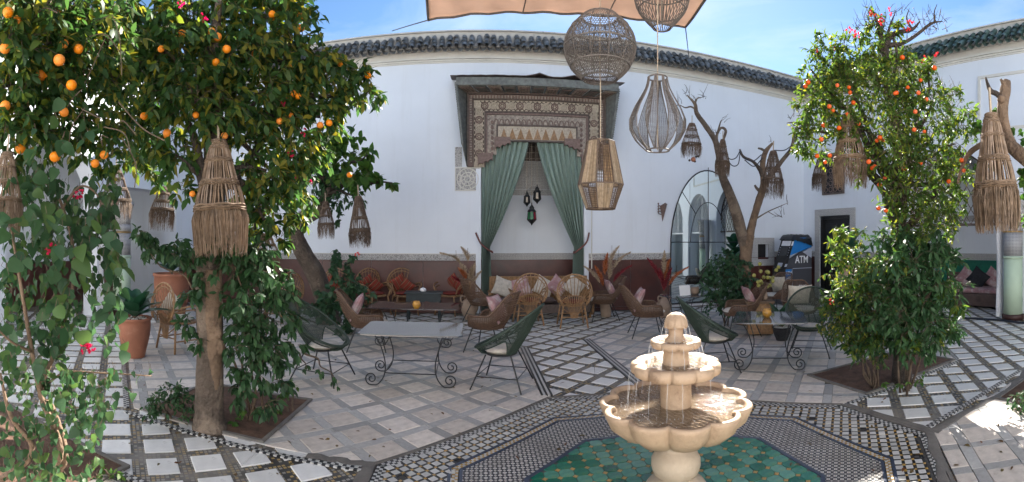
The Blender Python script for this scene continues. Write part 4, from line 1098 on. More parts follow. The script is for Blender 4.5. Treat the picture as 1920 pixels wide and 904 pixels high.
# bowl lamp cut by the top edge
T = lamp_at('hanging_lamp', 'ribbed bowl lamp hanging highest under the sail edge', 1241, RA_+.35, 52, SZ+.06); kk = (RA_+.35)/F; H4 = 110*kk
def br(t): return (17+35*math.sin(min(1, t*1.9)*PI/2)-14*max(0, t-.55)/.45)*kk
for k in range(44):
    a = 2*PI*k/44; MB().tube([(br(t)*math.cos(a), br(t)*math.sin(a), t*H4) for t in np.linspace(0, 1, 9)], .0055, 4).build('lamp_rib', M['rattan_lamp'], T)
for t in (0, .3, .62, 1): MB().tube([(br(t)*math.cos(2*PI*j/32), br(t)*math.sin(2*PI*j/32), t*H4) for j in range(32)], .008, 5, closed=True).build('lamp_ring', M['rattan_lamp'], T)

# palm straw basket lamps
def basket(px, py0, py1, r, label, wfac=.42, fringe=.42, dark=False, n=34, fr_n=None):
    wfac *= random.uniform(.93, 1.07)
    p = at(px, py1, r); H = (py1-py0)*r/F; T = thing('basket_lamp', label, 'lantern', p, random.random()*6, 'straw basket lamps in the trees')
    T.rotation_euler = (random.uniform(-.07, .07), random.uniform(-.07, .07), random.random()*6); mt = M['straw_dark'] if dark else M['straw']; zf = H*fringe; hb = H-zf; Rb = H*wfac/2
    def rad(t): return Rb*(.26+.74*t**.85)*(1+.04*math.sin(t*9))
    q = MB()
    for k in range(n):
        a = 2*PI*k/n+random.uniform(-.04, .04)
        q.tube([(rad(t)*math.cos(a+.03*math.sin(t*7+k)), rad(t)*math.sin(a+.03*math.sin(t*7+k)), H-hb*t) for t in np.linspace(0, 1, 6)], H*.0072, 4, caps=False)
    q.build('basket_stave', mt, T)['kind'] = 'stuff'
    for t0, w in ((.02, 3), (.10, 2), (.30, 2), (.62, 3), (.99, 3)):
        q = MB()
        for i in range(w):
            ph = random.random()*6
            q.tube([(rad(t0+.03*i)*1.04*math.cos(2*PI*j/26), rad(t0+.03*i)*1.04*math.sin(2*PI*j/26), H-hb*(t0+.035*i)+H*.006*math.sin(j*1.7+ph)) for j in range(26)], H*.0085, 4, closed=True)
        q.build('braided_band', mt, T)
    q = MB(); m_ = fr_n or 260
    for k in range(m_):
        a = random.random()*2*PI; L = zf*random.uniform(.55, 1.05); r0 = Rb*random.uniform(.78, 1.02); bow = Rb*random.uniform(.0, .22); sw_ = random.uniform(-.25, .25)
        q.tube([(r0*math.cos(a), r0*math.sin(a), zf+H*.01), ((r0+bow)*math.cos(a+sw_*.4), (r0+bow)*math.sin(a+sw_*.4), zf-L*.35), ((r0+bow*.6)*math.cos(a+sw_), (r0+bow*.6)*math.sin(a+sw_), zf-L)], [H*.0045, H*.0035, H*.002], 3, caps=False)
    q.build('straw_fringe', M['straw'] if not dark else mt, T)['kind'] = 'stuff'
    MB().tube([(0, 0, H*.96), (0, 0, H*1.22)], H*.012, 5).build('hanging_cord', M['cord'], T)
basket(414, 262, 478, 3.72, 'large straw basket lamp hanging in front of the orange tree trunk', .43, .42, n=44, fr_n=700)
basket(1872, 212, 434, 4.3, 'large straw basket lamp hanging on the gnarled stump by the column', .36, .40, n=44, fr_n=700)
basket(1597, 213, 352, 4.9, 'straw basket lamp hanging under the mandarin tree branches', .42, .40, n=36, fr_n=300)
basket(676, 368, 464, 8.0, 'straw basket lamp hanging alone against the white wall', .40, .36, True)
basket(612, 378, 448, 8.2, 'small straw basket lamp under the leaning tree crown', .42, .42, True)
basket(497, 438, 524, 4.4, 'straw basket lamp with long fringe behind the climber', .55, .62, fr_n=420)
basket(1296, 232, 296, 7.7, 'straw basket lamp hanging above the small ball cluster by the teardrop lamp', .55, .42, True)
basket(1354, 262, 332, 8.4, 'straw basket lamp behind the bare tree fork', .36, .42, True)
basket(1448, 282, 372, 8.0, 'straw basket lamp hanging from the right limb of the bare tree', .40, .40, True)
basket(1535, 285, 358, 8.0, 'small straw basket lamp beside the carved window', .34, .42, True)
basket(4, 285, 436, 2.7, 'straw basket lamp cut by the left picture edge', .40, .42, fr_n=420, n=40)
basket(218, 318, 412, 5.0, 'straw basket lamp half hidden before the left column', .55, .40, True)
basket(302, 350, 432, 5.2, 'straw basket lamp half hidden between orange tree and column', .5, .5, True)
g_ = thing('ball_cluster', 'cluster of one orange and four dark balls under a basket lamp', 'ornament', at(1300, 299, 7.7))
for dx, dz, rr, mt in ((0, 0, .042, 'terracotta'), (-.07, -.02, .02, 'bark_dark'), (.03, -.03, .02, 'bark_dark'), (.05, .05, .02, 'bark_dark'), (.09, .06, .02, 'bark_dark')):
    MB().ball((dx, 0, dz), rr).build('ball', M[mt], g_, True)
MB().tube([(0, 0, .04), (-.02, 0, .2)], .004, 4).build('hanging_cord', M['cord'], g_)

# ================================================================== fountain
fo = thing('fountain', 'tiered golden stone fountain with scalloped basins and running water', 'fountain', (CX, CY, .006), .2)
def lobes(n, d, sharp=.55, lo=0.):
    def f(a, r, z): return 1-d+d*abs(math.sin(n*a/2))**sharp
    return f
MB().lathe([(.20, 0), (.205, .03), (.19, .05), (.135, .085), (.115, .105)], 40).build('foot', M['fstone2'], fo, True)
MB().lathe([(.115, .10), (.150, .125), (.165, .17), (.163, .21), (.140, .255), (.105, .275), (.098, .295), (.105, .33), (.12, .36), (.13, .385)], 40).build('pedestal', M['fstone2'], fo, True)
def bowl(prof, n, d, N, name, sharp=.55):
    return MB().lathe(prof, N, lob=lambda a, r, z: (1-d+d*abs(math.sin(n*a/2))**sharp) if r > prof[0][0]*1.25 else 1).build(name, M['fstone'], fo, True, bevel=0)
bowl([(.12, .362), (.22, .370), (.38, .415), (.468, .485), (.500, .555), (.508, .575), (.504, .588), (.478, .591), (.465, .576), (.445, .525), (.36, .49), (.15, .475), (.02, .475)], 11, .135, 220, 'basin')
MB().lathe([(.125, .46), (.112, .50), (.104, .56), (.102, .76), (.12, .79)], 40).build('stem', M['fstone'], fo, True)
bowl([(.11, .772), (.20, .764), (.265, .768), (.296, .785), (.302, .815), (.296, .842), (.272, .852), (.225, .846), (.20, .825), (.10, .81), (.02, .81)], 11, .12, 198, 'upper_bowl', .36)
MB().lathe([(.10, .81), (.086, .845), (.082, .93), (.095, .96)], 36).build('stem', M['fstone'], fo, True)
bowl([(.085, .945), (.13, .938), (.160, .948), (.170, .968), (.168, .988), (.155, .996), (.130, .992), (.12, .980), (.06, .972), (.02, .972)], 9, .07, 144, 'top_bowl', .30)
MB().lathe([(.072, .972), (.074, .992), (.056, 1.01), (.049, 1.03), (.049, 1.075), (.055, 1.085)], 28).build('stem', M['fstone'], fo, True)
MB().lathe([(.055, 1.078), (.078, 1.074), (.080, 1.090), (.075, 1.120), (.060, 1.150), (.034, 1.168), (.004, 1.174)], 96, lob=lobes(8, .09, .22)).build('finial', M['fstone'], fo, True)
wm = bpy.data.materials.new('fountain_water'); wm.use_nodes = True; nt = wm.node_tree; L = nt.links
for n in list(nt.nodes): nt.nodes.remove(n)
o_ = nn(nt, 'ShaderNodeOutputMaterial'); gl_ = nn(nt, 'ShaderNodeBsdfGlossy', Roughness=.03); tr_ = nn(nt, 'ShaderNodeBsdfTransparent'); tr_.inputs['Color'].default_value = (.93, .88, .80, 1)
fr_ = nn(nt, 'ShaderNodeFresnel', IOR=1.36); mx_ = nn(nt, 'ShaderNodeMixShader'); t_ = nn(nt, 'ShaderNodeTexCoord')
n_ = nn(nt, 'ShaderNodeTexNoise', Scale=22, Detail=4); n2_ = nn(nt, 'ShaderNodeTexWave', Scale=9, Distortion=9, Detail=3); L.new(t_.outputs['Object'], n_.inputs['Vector']); L.new(t_.outputs['Object'], n2_.inputs['Vector'])
ad_ = mth(nt, 'ADD', n_.outputs['Fac'], mth(nt, 'MULTIPLY', n2_.outputs['Fac'], .35)); bp_ = nn(nt, 'ShaderNodeBump', Strength=.65, Distance=.02); L.new(ad_, bp_.inputs['Height'])
for s_ in (gl_, fr_): L.new(bp_.outputs['Normal'], s_.inputs['Normal'])
df_ = nn(nt, 'ShaderNodeBsdfDiffuse'); df_.inputs['Color'].default_value = (.34, .255, .17, 1); m2_ = nn(nt, 'ShaderNodeMixShader', Fac=.42); L.new(tr_.outputs[0], m2_.inputs[1]); L.new(df_.outputs[0], m2_.inputs[2])
L.new(fr_.outputs[0], mx_.inputs[0]); L.new(m2_.outputs[0], mx_.inputs[1]); L.new(gl_.outputs[0], mx_.inputs[2]); L.new(mx_.outputs[0], o_.inputs['Surface'])
M['water'] = wm
M['drop'] = mat('water_drops', (.80, .80, .80), .08, 5, .05, spec=.8)
_n = M['drop'].node_tree; _x = nn(_n, 'ShaderNodeMixShader', Fac=.5); _t = nn(_n, 'ShaderNodeBsdfTransparent'); _n.links.new(_n.nodes['Principled BSDF'].outputs[0], _x.inputs[2]); _n.links.new(_t.outputs[0], _x.inputs[1]); _n.links.new(_x.outputs[0], _n.nodes['Material Output'].inputs['Surface'])
def disc(R, z, n, d, name, sharp):
    q = MB(); N = 120; vs = [(0, 0, z)]
    for k in range(N):
        a = 2*PI*k/N; r = R*(1-d+d*abs(math.sin(n*a/2))**sharp); vs.append((r*math.cos(a), r*math.sin(a), z))
    q.add(vs, [(0, 1+k, 1+(k+1) % N) for k in range(N)]).build(name, M['water'], fo)
disc(.460, .563, 11, .135, 'water', .55); disc(.213, .838, 11, .12, 'water', .36); disc(.121, .987, 9, .07, 'water', .30)
def drip(a, r0, z0, r1, z1, w):
    q = MB(); pts = [(r0*math.cos(a), r0*math.sin(a), z0)]
    for k in range(1, 7):
        t = k/6; r = r0+(r1-r0)*t**.5; pts.append((r*math.cos(a+.01*random.gauss(0, 1)), r*math.sin(a), z0+(z1-z0)*t))
    q.tube(pts, [w*random.uniform(.5, 1.3) for _ in pts], 5)
    for k in range(4): q.ball((r1*math.cos(a)+random.gauss(0, .008), r1*math.sin(a)+random.gauss(0, .008), z1+random.random()*(z0-z1)), w*random.uniform(.6, 1.2), 6, 4)
    q.build('water_trickle', M['drop'], fo)
for k in range(8): drip(2*PI*k/8+.1, .080, 1.085, .10, .988, .0016)
for k in range(16): drip(2*PI*k/16+.07*random.random(), .168, .965, .19, .84, .0015)
for k in range(13): drip(2*PI*k/18+.1*random.random(), .298, .79, .325, .566, .0011)
q = MB()
for k in range(420):
    rr, zc = random.choice(((.19, .841), (.32, .567), (.36, .567), (.11, .990))); a = random.random()*2*PI; rr += random.gauss(0, .025)
    q.ball((rr*math.cos(a), rr*math.sin(a), zc+abs(random.gauss(0, .006))), random.uniform(.0015, .0036), 5, 3)
q.build('water_splash', M['drop'], fo)['kind'] = 'stuff'

# ================================================================== chairs
def string_chair():
    T = thing('string_chair', '', 'chair', group='green string chairs at the glass tables')
    def rim(a):         # a=0 front (+Y), pi back
        s = (1-math.cos(a))/2
        return Vector((.36*math.sin(a)*(1+.02*s), .34*math.cos(a)-.02-.10*s, .43+.50*s**1.25))
    def seat(a): return Vector((.20*math.sin(a), .17*math.cos(a)+.02, .37))
    N = 64
    MB().tube([rim(2*PI*k/N) for k in range(N)], .015, 8, closed=True).build('rim', M['cordgreen'], T, True)
    MB().tube([seat(2*PI*k/32) for k in range(32)], .011, 6, closed=True).build('seat_ring', M['iron'], T, True)
    q = MB(); n = 150
    for k in range(n):
        a = 2*PI*k/n; s = (1-math.cos(a))/2
        b = rim(a); e = seat(a)
        full = 1 if s > .80 or s < .12 else .42+.58*max(0, (s-.62)/.18) if s > .62 else .42
        e2 = b.lerp(e, full); mid = b.lerp(e2, .5)+Vector((0, 0, -.03*full))
        q.tube([b, mid, e2], .0042, 4, caps=False)
    q.build('cord_weave', M['cordgreen'], T)['kind'] = 'stuff'
    hoop = []
    for k in range(-36, 37):
        a = k/36*PI*.70*1.0; s = (1-math.cos(a))/2
        if s < .12 or s > .80: continue
        full = .42+.58*max(0, (s-.62)/.18) if s > .62 else .42
        hoop.append(rim(a).lerp(seat(a), full))
    h1 = [p for p in hoop if p.x > 0]; h2 = [p for p in hoop if p.x < 0]
    for h_ in (h1, h2): MB().tube(h_, .007, 5).build('arm_wire', M['cordgreen'], T)
    q = MB()
    for k in range(26):
        x = -.19+.38*k/25; w = math.sqrt(max(0, 1-(x/.2)**2))*.165; q.tube([(x, .02-w, .37), (x, .02, .362), (x, .02+w, .37)], .004, 4, caps=False)
    q.build('seat_cords', M['cordgreen'], T)['kind'] = 'stuff'
    feet = [(.30, .30), (-.30, .30), (.30, -.28), (-.30, -.28)]
    for fx, fy in feet: MB().tube([(fx*.55, fy*.5+.01, .37), (fx, fy, .0)], .0095, 6).build('leg', M['iron'], T)
    mid = [Vector((fx*.55, fy*.5+.01, .37)).lerp(Vector((fx, fy, 0)), .62) for fx, fy in (feet[0], feet[1], feet[3], feet[2])]
    for k in range(4): MB().tube([mid[k], mid[(k+1) % 4]], .006, 5).build('stretcher', M['iron'], T)
    return T
def cushion_mesh(w, d, h, n=14, puff=.5, rnd=False):
    top, bot = [], []
    for i in range(n+1):
        rt, rb = [], []
        for j in range(n+1):
            u, v = i/n*2-1, j/n*2-1
            if rnd:
                k = max(abs(u), abs(v)); l = math.hypot(u, v) or 1; uu, vv = u*k/l, v*k/l; e = math.sqrt(max(0, 1-k**4))
            else: 
                e = ((1-u*u)*(1-v*v))**.45 if abs(u) < 1 and abs(v) < 1 else 0
                pin = 1-.10*(1-abs(u)**2)*(abs(v)**3); pin2 = 1-.10*(1-abs(v)**2)*(abs(u)**3); uu, vv = u*pin2, v*pin
            wob = .08*math.sin(5*u+2*v)*e
            rt.append((uu*w/2, vv*d/2, h/2*(e+wob*.4))); rb.append((uu*w/2, vv*d/2, -h/2*e))
        top.append(rt); bot.append(rb[::-1])
    q = MB().grid(top); q.grid(bot); return q
CM = {}
def cushion(name, label, loc, rot, w, d, h, mt, group=None, rnd=False):
    key = (w, d, h, mt, rnd)
    if key not in CM: CM[key] = cushion_mesh(w, d, h, rnd=rnd).mesh('cushion', M[mt], True)
    o = bpy.data.objects.new(name, CM[key]); C.objects.link(o); o.location = loc; o.rotation_euler = rot; return tag(o, label, 'cushion', group)
def local(root, p):
    c, s = math.cos(root.rotation_euler[2]), math.sin(root.rotation_euler[2]); L = root.location
    return (L.x+p[0]*c-p[1]*s, L.y+p[0]*s+p[1]*c, L.z+p[2])
gc = string_chair(); first = True
T1c, T3c = Vector((-.80, 5.30, 0)), Vector((3.55, 4.98, 0))
for px, py, ang, lab, cl in (
    (604, 710, -1.70, 'dark green string chair beside the orange tree, left of the front glass table', 'cream seat pad on the green string chair beside the orange tree'),
    (944, 722, 1.25, 'dark green string chair at the stone walk, right of the front glass table', 'cream seat pad with brown print on the green string chair at the stone walk'),
    (1336, 692, -1.85, 'dark green string chair directly behind the fountain', 'cream seat pad on the green string chair behind the fountain'),
    (1519, 664, 2.35, 'dark green string chair half hidden by the mandarin tree bush', 'cream seat pad on the green string chair by the mandarin bush')):
    p = gnd(px, py); o = gc if first else copy_tree(gc); first = False
    place(o, (p.x, p.y, .006), ang, lab)
    cushion('seat_pad', cl, local(o, (0, .03, .405)), (0, 0, ang), .40, .38, .07, 'cush_white', 'seat pads on the string chairs', True)

def wicker_chair():
    T = thing('wicker_armchair', '', 'armchair', group='brown wicker armchairs')
    N = 72
    def base(a): return Vector((.24*math.sin(a), .25*math.cos(a), .36))
    def sm(x, a_, b_): t = max(0, min(1, (x-a_)/(b_-a_))); return t*t*(3-2*t)
    def height(a):
        s = abs(((a+PI) % (2*PI))-PI)/PI      # 0 front, 1 back
        return .015+.17*sm(s, .10, .34)+.33*sm(s, .60, .86)
    def rim(a):
        h = height(a); s = abs(((a+PI) % (2*PI))-PI)/PI; b = base(a); bk = sm(s, .62, .9)
        k = 1.10+.28*sm(s, .08, .35)-.16*bk
        return Vector((b.x*k*(1.08+.35*bk*abs(math.sin(a))), b.y*k-.17*bk-.02, .375+h))
    MB().tube([rim(2*PI*k/N) for k in range(N)], .016, 7, closed=True).build('rim', M['wicker'], T, True)
    q = MB()
    for k in range(76):
        a = 2*PI*k/76; b, e = base(a), rim(a); q.tube([b*1., b.lerp(e, .5)+Vector((b.x*.10, b.y*.10, -.02)), e], .0052, 4, caps=False)
    for t in np.linspace(.08, .94, 15):
        q.tube([base(a).lerp(rim(a), t)+Vector((base(a).x*.1, base(a).y*.1, -.02))*(4*t*(1-t)) for a in np.linspace(0, 2*PI, 60, endpoint=False)], .0058, 4, closed=True)
    q.build('wicker_shell', M['wicker'], T)['kind'] = 'stuff'
    MB().lathe([(.24, -.012), (.245, .0), (.24, .012)], 30, c=(0, 0, .36)).build('seat', M['wicker'], T)
    for sx in (-1, 1):
        for sy in (-1, 1): MB().tube([(sx*.17, sy*.17, .355), (sx*.27, sy*.29-.02, 0)], .010, 6).build('leg', M['iron'], T)
    for sy in (-1, 1): MB().tube([(.225, sy*.235-.01, .16), (-.225, sy*.235-.01, .16)], .006, 5).build('stretcher', M['iron'], T)
    return T
wc = wicker_chair(); first = True
WCH = [(690, 655, -1.35, 'brown wicker armchair with pink cushion next to the rose bush', 'pink'), (914, 658, 1.15, 'brown wicker armchair at the front between the dark table and walk', 'pink'),
       (905, 604, -.95, 'dark wicker armchair in shade beside the pale amphora and curtain', None), (1130, 600, 1.5, 'wicker armchair beside the sofa under the pale pampas grass', 'pink'),
       (1214, 630, -1.75, 'wicker armchair standing alone before the red plume amphora', 'pink'), (1388, 628, 1.25, 'wicker armchair with pink cushion in front of the dark bush', 'pink'),
       (1503, 622, 2.75, 'wicker armchair with cream cushion in front of the ATM', 'white'), (1452, 588, 1.9, 'wicker armchair with white cushion beside the ATM', 'white')]
for px, py, ang, lab, cu in WCH:
    p = gnd(px, py); o = wc if first else copy_tree(wc); first = False; place(o, (p.x, p.y, .006), ang, lab)
    s = lab.split(' ', 1)[1] if not lab.startswith('wicker') else lab
    cushion('seat_pad', 'cream seat pad on the '+s, local(o, (0, .05, .425)), (0, 0, ang), .52, .52, .09, 'cush_white', 'seat pads on the wicker chairs', True)
    if cu:
        cushion('throw_pillow', ('pink' if cu == 'pink' else 'cream')+' pillow leaning in the '+s, local(o, (0, -.17, .64)), (R(64), 0, ang), .46, .44, .14, 'cush_'+cu, 'pillows on the wicker chairs')

def bamboo_chair():
    T = thing('bamboo_chair', '', 'chair', group='round backed bamboo chairs')
    c = Vector((0, -.24, .42))
    def hoop(a): return Vector((.31*math.sin(a), -.26-.12*(1-math.cos(a*.5))*1-.05*math.cos(a)*0, .66+.30*math.cos(a)))
    for k, g_ in enumerate((1.0, .90)):
        pts = [Vector((0, -.24, .40))+(hoop(a)-Vector((0, -.24, .40)))*g_ for a in np.linspace(-2.35, 2.35, 30)]
        MB().tube(pts, .014 if k == 0 else .009, 7).build('back_hoop', M['bamboo'], T, True)
    for k in range(15):
        a = -1.9+3.8*k/14; e = hoop(a); b = Vector((.09*math.sin(a), -.235, .40)); MB().tube([b, b.lerp(e, .5)+Vector((0, -.01, 0)), e], .0065, 5).build('back_spoke', M['bamboo'], T)
    MB().lathe([(.22, 0), (.245, .01), (.245, .03), (.22, .04)], 28, c=(0, 0, .38)).build('seat', M['bamboo'], T, True)
    for sx in (-1, 1):
        MB().tube(curve_pts([(sx*.27, -.28, .60), (sx*.36, -.02, .66), (sx*.31, .20, .60), (sx*.22, .20, .40)], 6), .013, 7).build('armrest', M['bamboo'], T, True)
        MB().tube(curve_pts([(sx*.25, -.30, .56), (sx*.32, -.02, .60), (sx*.28, .17, .55), (sx*.20, .18, .40)], 6), .010, 6).build('armrest', M['bamboo'], T, True)
        for y in (-.20, .20): MB().tube([(sx*.19, y, .40), (sx*.25, y*1.25, 0)], .016, 7).build('leg', M['bamboo'], T, True)
        MB().tube([(sx*.225, -.23, .16), (sx*.225, .23, .16)], .010, 6).build('stretcher', M['bamboo'], T)
        MB().tube([(sx*.21, -.215, .36), (0, -.235, .22), ], .009, 5).build('brace', M['bamboo'], T)
    for y in (-.225, .225): MB().tube([(-.22, y, .20), (.22, y, .20)], .010, 6).build('stretcher', M['bamboo'], T)
    # small fan that closes the lower back
    for k in range(9):
        t = k/8-.5; MB().tube([(t*.10, -.25, .18), (t*.34, -.27, .56)], .0065, 5).build('fan_cane', M['bamboo'], T)
    MB().tube(curve_pts([(-.24, -.24, .40), (-.17, -.275, .54), (0, -.285, .585), (.17, -.275, .54), (.24, -.24, .40)], 6), .010, 6).build('fan_rail', M['bamboo'], T, True)
    return T
bc = bamboo_chair(); first = True
def stripes(nt, vec):
    x, y, z = sep(nt, vec); w = mth(nt, 'FRACT', mth(nt, 'MULTIPLY', x, 11)); n = nn(nt, 'ShaderNodeTexNoise', Scale=30); nt.links.new(vec, n.inputs['Vector'])
    return ramp(nt, w, [(0, (.22, .032, .022)), (.38, (.27, .15, .085)), (.52, (.045, .025, .02)), (.66, (.26, .05, .025)), (.9, (.17, .026, .018))], 'CONSTANT'), n.outputs['Fac']
M['cush_stripe'] = patmat('red_striped_cushion', stripes, .95, .3)
BCH = [((620, 590), -.5, 'bamboo chair with red striped cushion half hidden by the rose bush', 1), ((703, 590), -2.35, 'bamboo chair with red striped cushion left of the other two at the dado', 1), ((758, 590), -2.75, 'bamboo chair facing out at the left end of the dark console', 1),
       ((846, 590), 2.65, 'bamboo chair with red cushions at the right end of the dark console', 1), ((990, 608), .08, 'bamboo chair seen from behind, left of the pair before the sofa', 0), ((1073, 612), -.05, 'bamboo chair seen from behind, right of the pair before the sofa', 0),
       ((338, 655), -.35, 'bamboo chair with white cushion partly behind the orange tree trunk', 2), ((528, 602), 1.2, 'bamboo chair barely showing behind the climber leaves', 2)]
BCH[0] = ((620, 590), 3.0, BCH[0][2], 1)
for (px, py), ang, lab, cu in BCH:
    p = gnd(px, py); o = bc if first else copy_tree(bc); first = False; place(o, (p.x, p.y, .006), ang, lab); o.scale = (1.06, 1.06, 1.06)
    cushion('seat_pad', ('red' if cu < 2 else 'cream')+' seat pad on the '+lab, local(o, (0, 0, .475)), (0, 0, ang), .44, .44, .07, 'cush_red' if cu < 2 else 'cush_white', 'seat pads on the bamboo chairs', True)
    if cu == 1:
        cushion('throw_pillow', 'red striped pillow upright in the '+lab, local(o, (.08, -.20, .70)), (R(72), R(32), ang), .36, .34, .12, 'cush_stripe', 'striped pillows on the bamboo chairs')
        cushion('throw_pillow', 'second striped pillow lying lower in the '+lab, local(o, (-.10, -.14, .62)), (R(60), R(-38), ang), .34, .30, .10, 'cush_stripe', 'striped pillows on the bamboo chairs')
    elif cu == 2: cushion('throw_pillow', 'white pillow upright in the '+lab, local(o, (0, -.16, .68)), (R(70), R(25), ang), .40, .36, .12, 'cush_white')
for o in list(S.objects):
    if 'label' in o and len(o['label'].split()) > 16: o['label'] = ' '.join(o['label'].split()[:16])

# ================================================================== scroll-leg glass tables
gm = bpy.data.materials.new('smoked_glass_top'); gm.use_nodes = True; b_ = gm.node_tree.nodes['Principled BSDF']
b_.inputs['Base Color'].default_value = (.085, .088, .095, 1); b_.inputs['Roughness'].default_value = .06; b_.inputs['Specular IOR Level'].default_value = .9; b_.inputs['IOR'].default_value = 1.75
M['glass_top'] = gm; g2 = gm.copy(); g2.name = 'dado_reflection_glass_top'; g2.node_tree.nodes['Principled BSDF'].inputs['Base Color'].default_value = (.035, .020, .017, 1); M['glass_top2'] = g2  # second top: reflection of the brown dado painted into the base colour
def scroll_table(label, c, rz, w, d, h, top='glass_top'):
    T = thing('glass_table', label, 'table', (c[0], c[1], .006), rz, 'glass tables with scrolled iron legs')
    k = .05; poly = [(-w/2+k, -d/2), (w/2-k, -d/2), (w/2, -d/2+k), (w/2, d/2-k), (w/2-k, d/2), (-w/2+k, d/2), (-w/2, d/2-k), (-w/2, -d/2+k)]
    q = MB().prism(poly, h, h+.014, inset=.003); q.add([(p[0], p[1], h) for p in poly], [tuple(range(8))[::-1]]); q.build('table_top', M[top], T)
    lx, ly = w*.27, d*.33
    for sx in (-1, 1):
        for sy in (-1, 1):
            ax = Vector((sx, 0, 0)); o = Vector((sx*lx, sy*ly, 0))
            pts = [o+ax*(.10)+Vector((0, 0, h-.005)), o+ax*.02+Vector((0, 0, h*.78)), o+ax*-.035+Vector((0, 0, h*.45)), o+ax*-.02+Vector((0, 0, h*.2)), o+ax*.05+Vector((0, 0, .025)), o+ax*.12+Vector((0, 0, .012))]
            pts = curve_pts(pts, 6); cc_ = o+ax*.125+Vector((0, 0, .085))
            for i in range(1, 26):
                a = -PI/2+i/25*PI*3.1; rr = .075*(1-i/25*.82); pts.append(cc_+ax*(rr*math.cos(a))+Vector((0, 0, rr*math.sin(a))))
            MB().tube(pts, .0075, 6).build('scroll_leg', M['iron'], T, True)
    mid = [(-lx+.03, -ly, h*.26), (lx-.03, -ly, h*.26), (lx-.03, ly, h*.26), (-lx+.03, ly, h*.26)]
    for i in range(4): MB().tube([mid[i], mid[(i+1) % 4]], .006, 5).build('stretcher', M['iron'], T)
    for sy in (-1, 1): MB().tube([(-lx-.08, sy*ly, h-.006), (lx+.08, sy*ly, h-.006)], .006, 5).build('apron_bar', M['iron'], T)
    for sx in (-1, 1): MB().tube([(sx*(lx+.08), -ly, h-.008), (sx*(lx+.08), ly, h-.008)], .006, 5).build('apron_bar', M['iron'], T)
    return T
scroll_table('glass table with scrolled iron legs between the two front string chairs', (-.80, 5.42), .03, 1.18, .86, .60)
scroll_table('glass table with scrolled iron legs carrying the gold pot near the console', (-1.05, 7.35), 0, 1.5, .80, .60, 'glass_top2')
scroll_table('glass table with scrolled iron legs beside the fountain, gold pot on it', (3.60, 5.02), -.62, .95, .95, .62)
scroll_table('glass table with a book and pot in front of the arched mirror', (X(1287, 8.3), 8.3), .1, .95, .60, .56)
def gold_pot(p, label):
    o = MB().lathe([(.045, 0), (.05, .008), (.075, .04), (.082, .075), (.07, .105), (.058, .115), (.066, .13), (.060, .132), (.05, .118)], 28, close=False).build('gold_pot', M['gold'], smooth=True)
    o.location = p; o.scale = (.8, .8, .85); tag(o, label, 'pot', 'gold pots on the glass tables')
gold_pot(at(781, 589, 7.1).xy.to_3d()+Vector((0, 0, .62)), 'gold patterned pot on the table near the console')
pp = at(1438, 612, 6.15); gold_pot((pp.x, pp.y, .641), 'gold patterned pot on the table beside the fountain')
p = Vector((X(1303, 8.3), 8.3, .58)); o = MB().lathe([(.05, 0), (.085, .03), (.09, .10), (.075, .14), (.08, .15), (.06, .15)], 20).build('ceramic_pot', M['clay'], smooth=True); o.location = p; tag(o, 'pale ceramic pot on the mirror-side table', 'pot')
o = MB().box((0, 0, .11), (.24, .02, .20)).build('menu_card', M['white_print']); o.location = (X(1285, 8.15), 8.15, .58); o.rotation_euler = (-.15, 0, .15); tag(o, 'small white card standing on the mirror-side table', 'card')
# dark console between the bamboo chairs
p = at(795, 590, 9.55); con = thing('console_table', 'dark teal wooden console with scalloped apron between bamboo chairs', 'table', (p.x, p.y, .006), .05)
cw, ch_, cd_ = .78, .60, .42
MB().span((-cw/2, -cd_/2, ch_-.03), (cw/2, cd_/2, ch_)).build('table_top', M['teal_wood'], con, bevel=.006)
prof = [(-cw/2+.04, ch_-.031)]+[(-cw/2+.04+(cw-.08)*k/20, ch_-.17-.03*abs(math.cos(k/20*PI*2.5))) for k in range(21)]+[(cw/2-.04, ch_-.031)]
n = len(prof); q = MB().add([(x, -cd_/2+.03, z) for x, z in prof]+[(x, -cd_/2+.05, z) for x, z in prof], [tuple(range(n)), tuple(range(n, 2*n))[::-1]]+[(i, n+i, n+(i+1) % n, (i+1) % n) for i in range(n)]); q.build('apron', M['teal_wood'], con)
for sx in (-1, 1):
    for sy in (-1, 1): MB().lathe([(.022, 0), (.018, .05), (.03, .12), (.02, .2), (.028, .35), (.028, ch_-.031)], 10, c=(sx*(cw/2-.07), sy*(cd_/2-.06), 0)).build('leg', M['teal_wood'], con, True)
o = MB().lathe([(.05, 0), (.07, .03), (.06, .06), (.03, .075), (.008, .09)], 16).build('lidded_bowl', M['white_print'], smooth=True); o.location = (p.x-.02, p.y, .608); tag(o, 'small white lidded bowl on the dark console', 'bowl')
# sofa in the niche
so = thing('rattan_sofa', 'long rattan sofa in front of the curtained niche', 'sofa', (1.28, 10.02, .006))
sw_, sd_ = 2.2, .78
MB().span((-sw_/2, .22, .30), (sw_/2, .28, .86)).build('backrest', M['bamboo'], so, bevel=.01)
q = MB()
for k in range(60): x = -sw_/2+.02+(sw_-.04)*k/59; q.tube([(x, .212, .32), (x, .212, .85)], .008, 4, caps=False)
q.build('back_cane', M['bamboo'], so)['kind'] = 'stuff'
for sx in (-1, 1):
    MB().span((sx*sw_/2-.03, -sd_/2+.05, .06), (sx*sw_/2+.03, .215, .56)).build('arm', M['bamboo'], so, bevel=.01)
    for y in (-sd_/2+.08, .2): MB().tube([(sx*(sw_/2-.06), y, 0), (sx*(sw_/2-.06), y, .29)], .03, 8).build('leg', M['bamboo'], so)
MB().span((-sw_/2+.035, -sd_/2+.03, .12), (sw_/2-.035, .21, .30)).build('seat_frame', M['wood_dark'], so, bevel=.01)
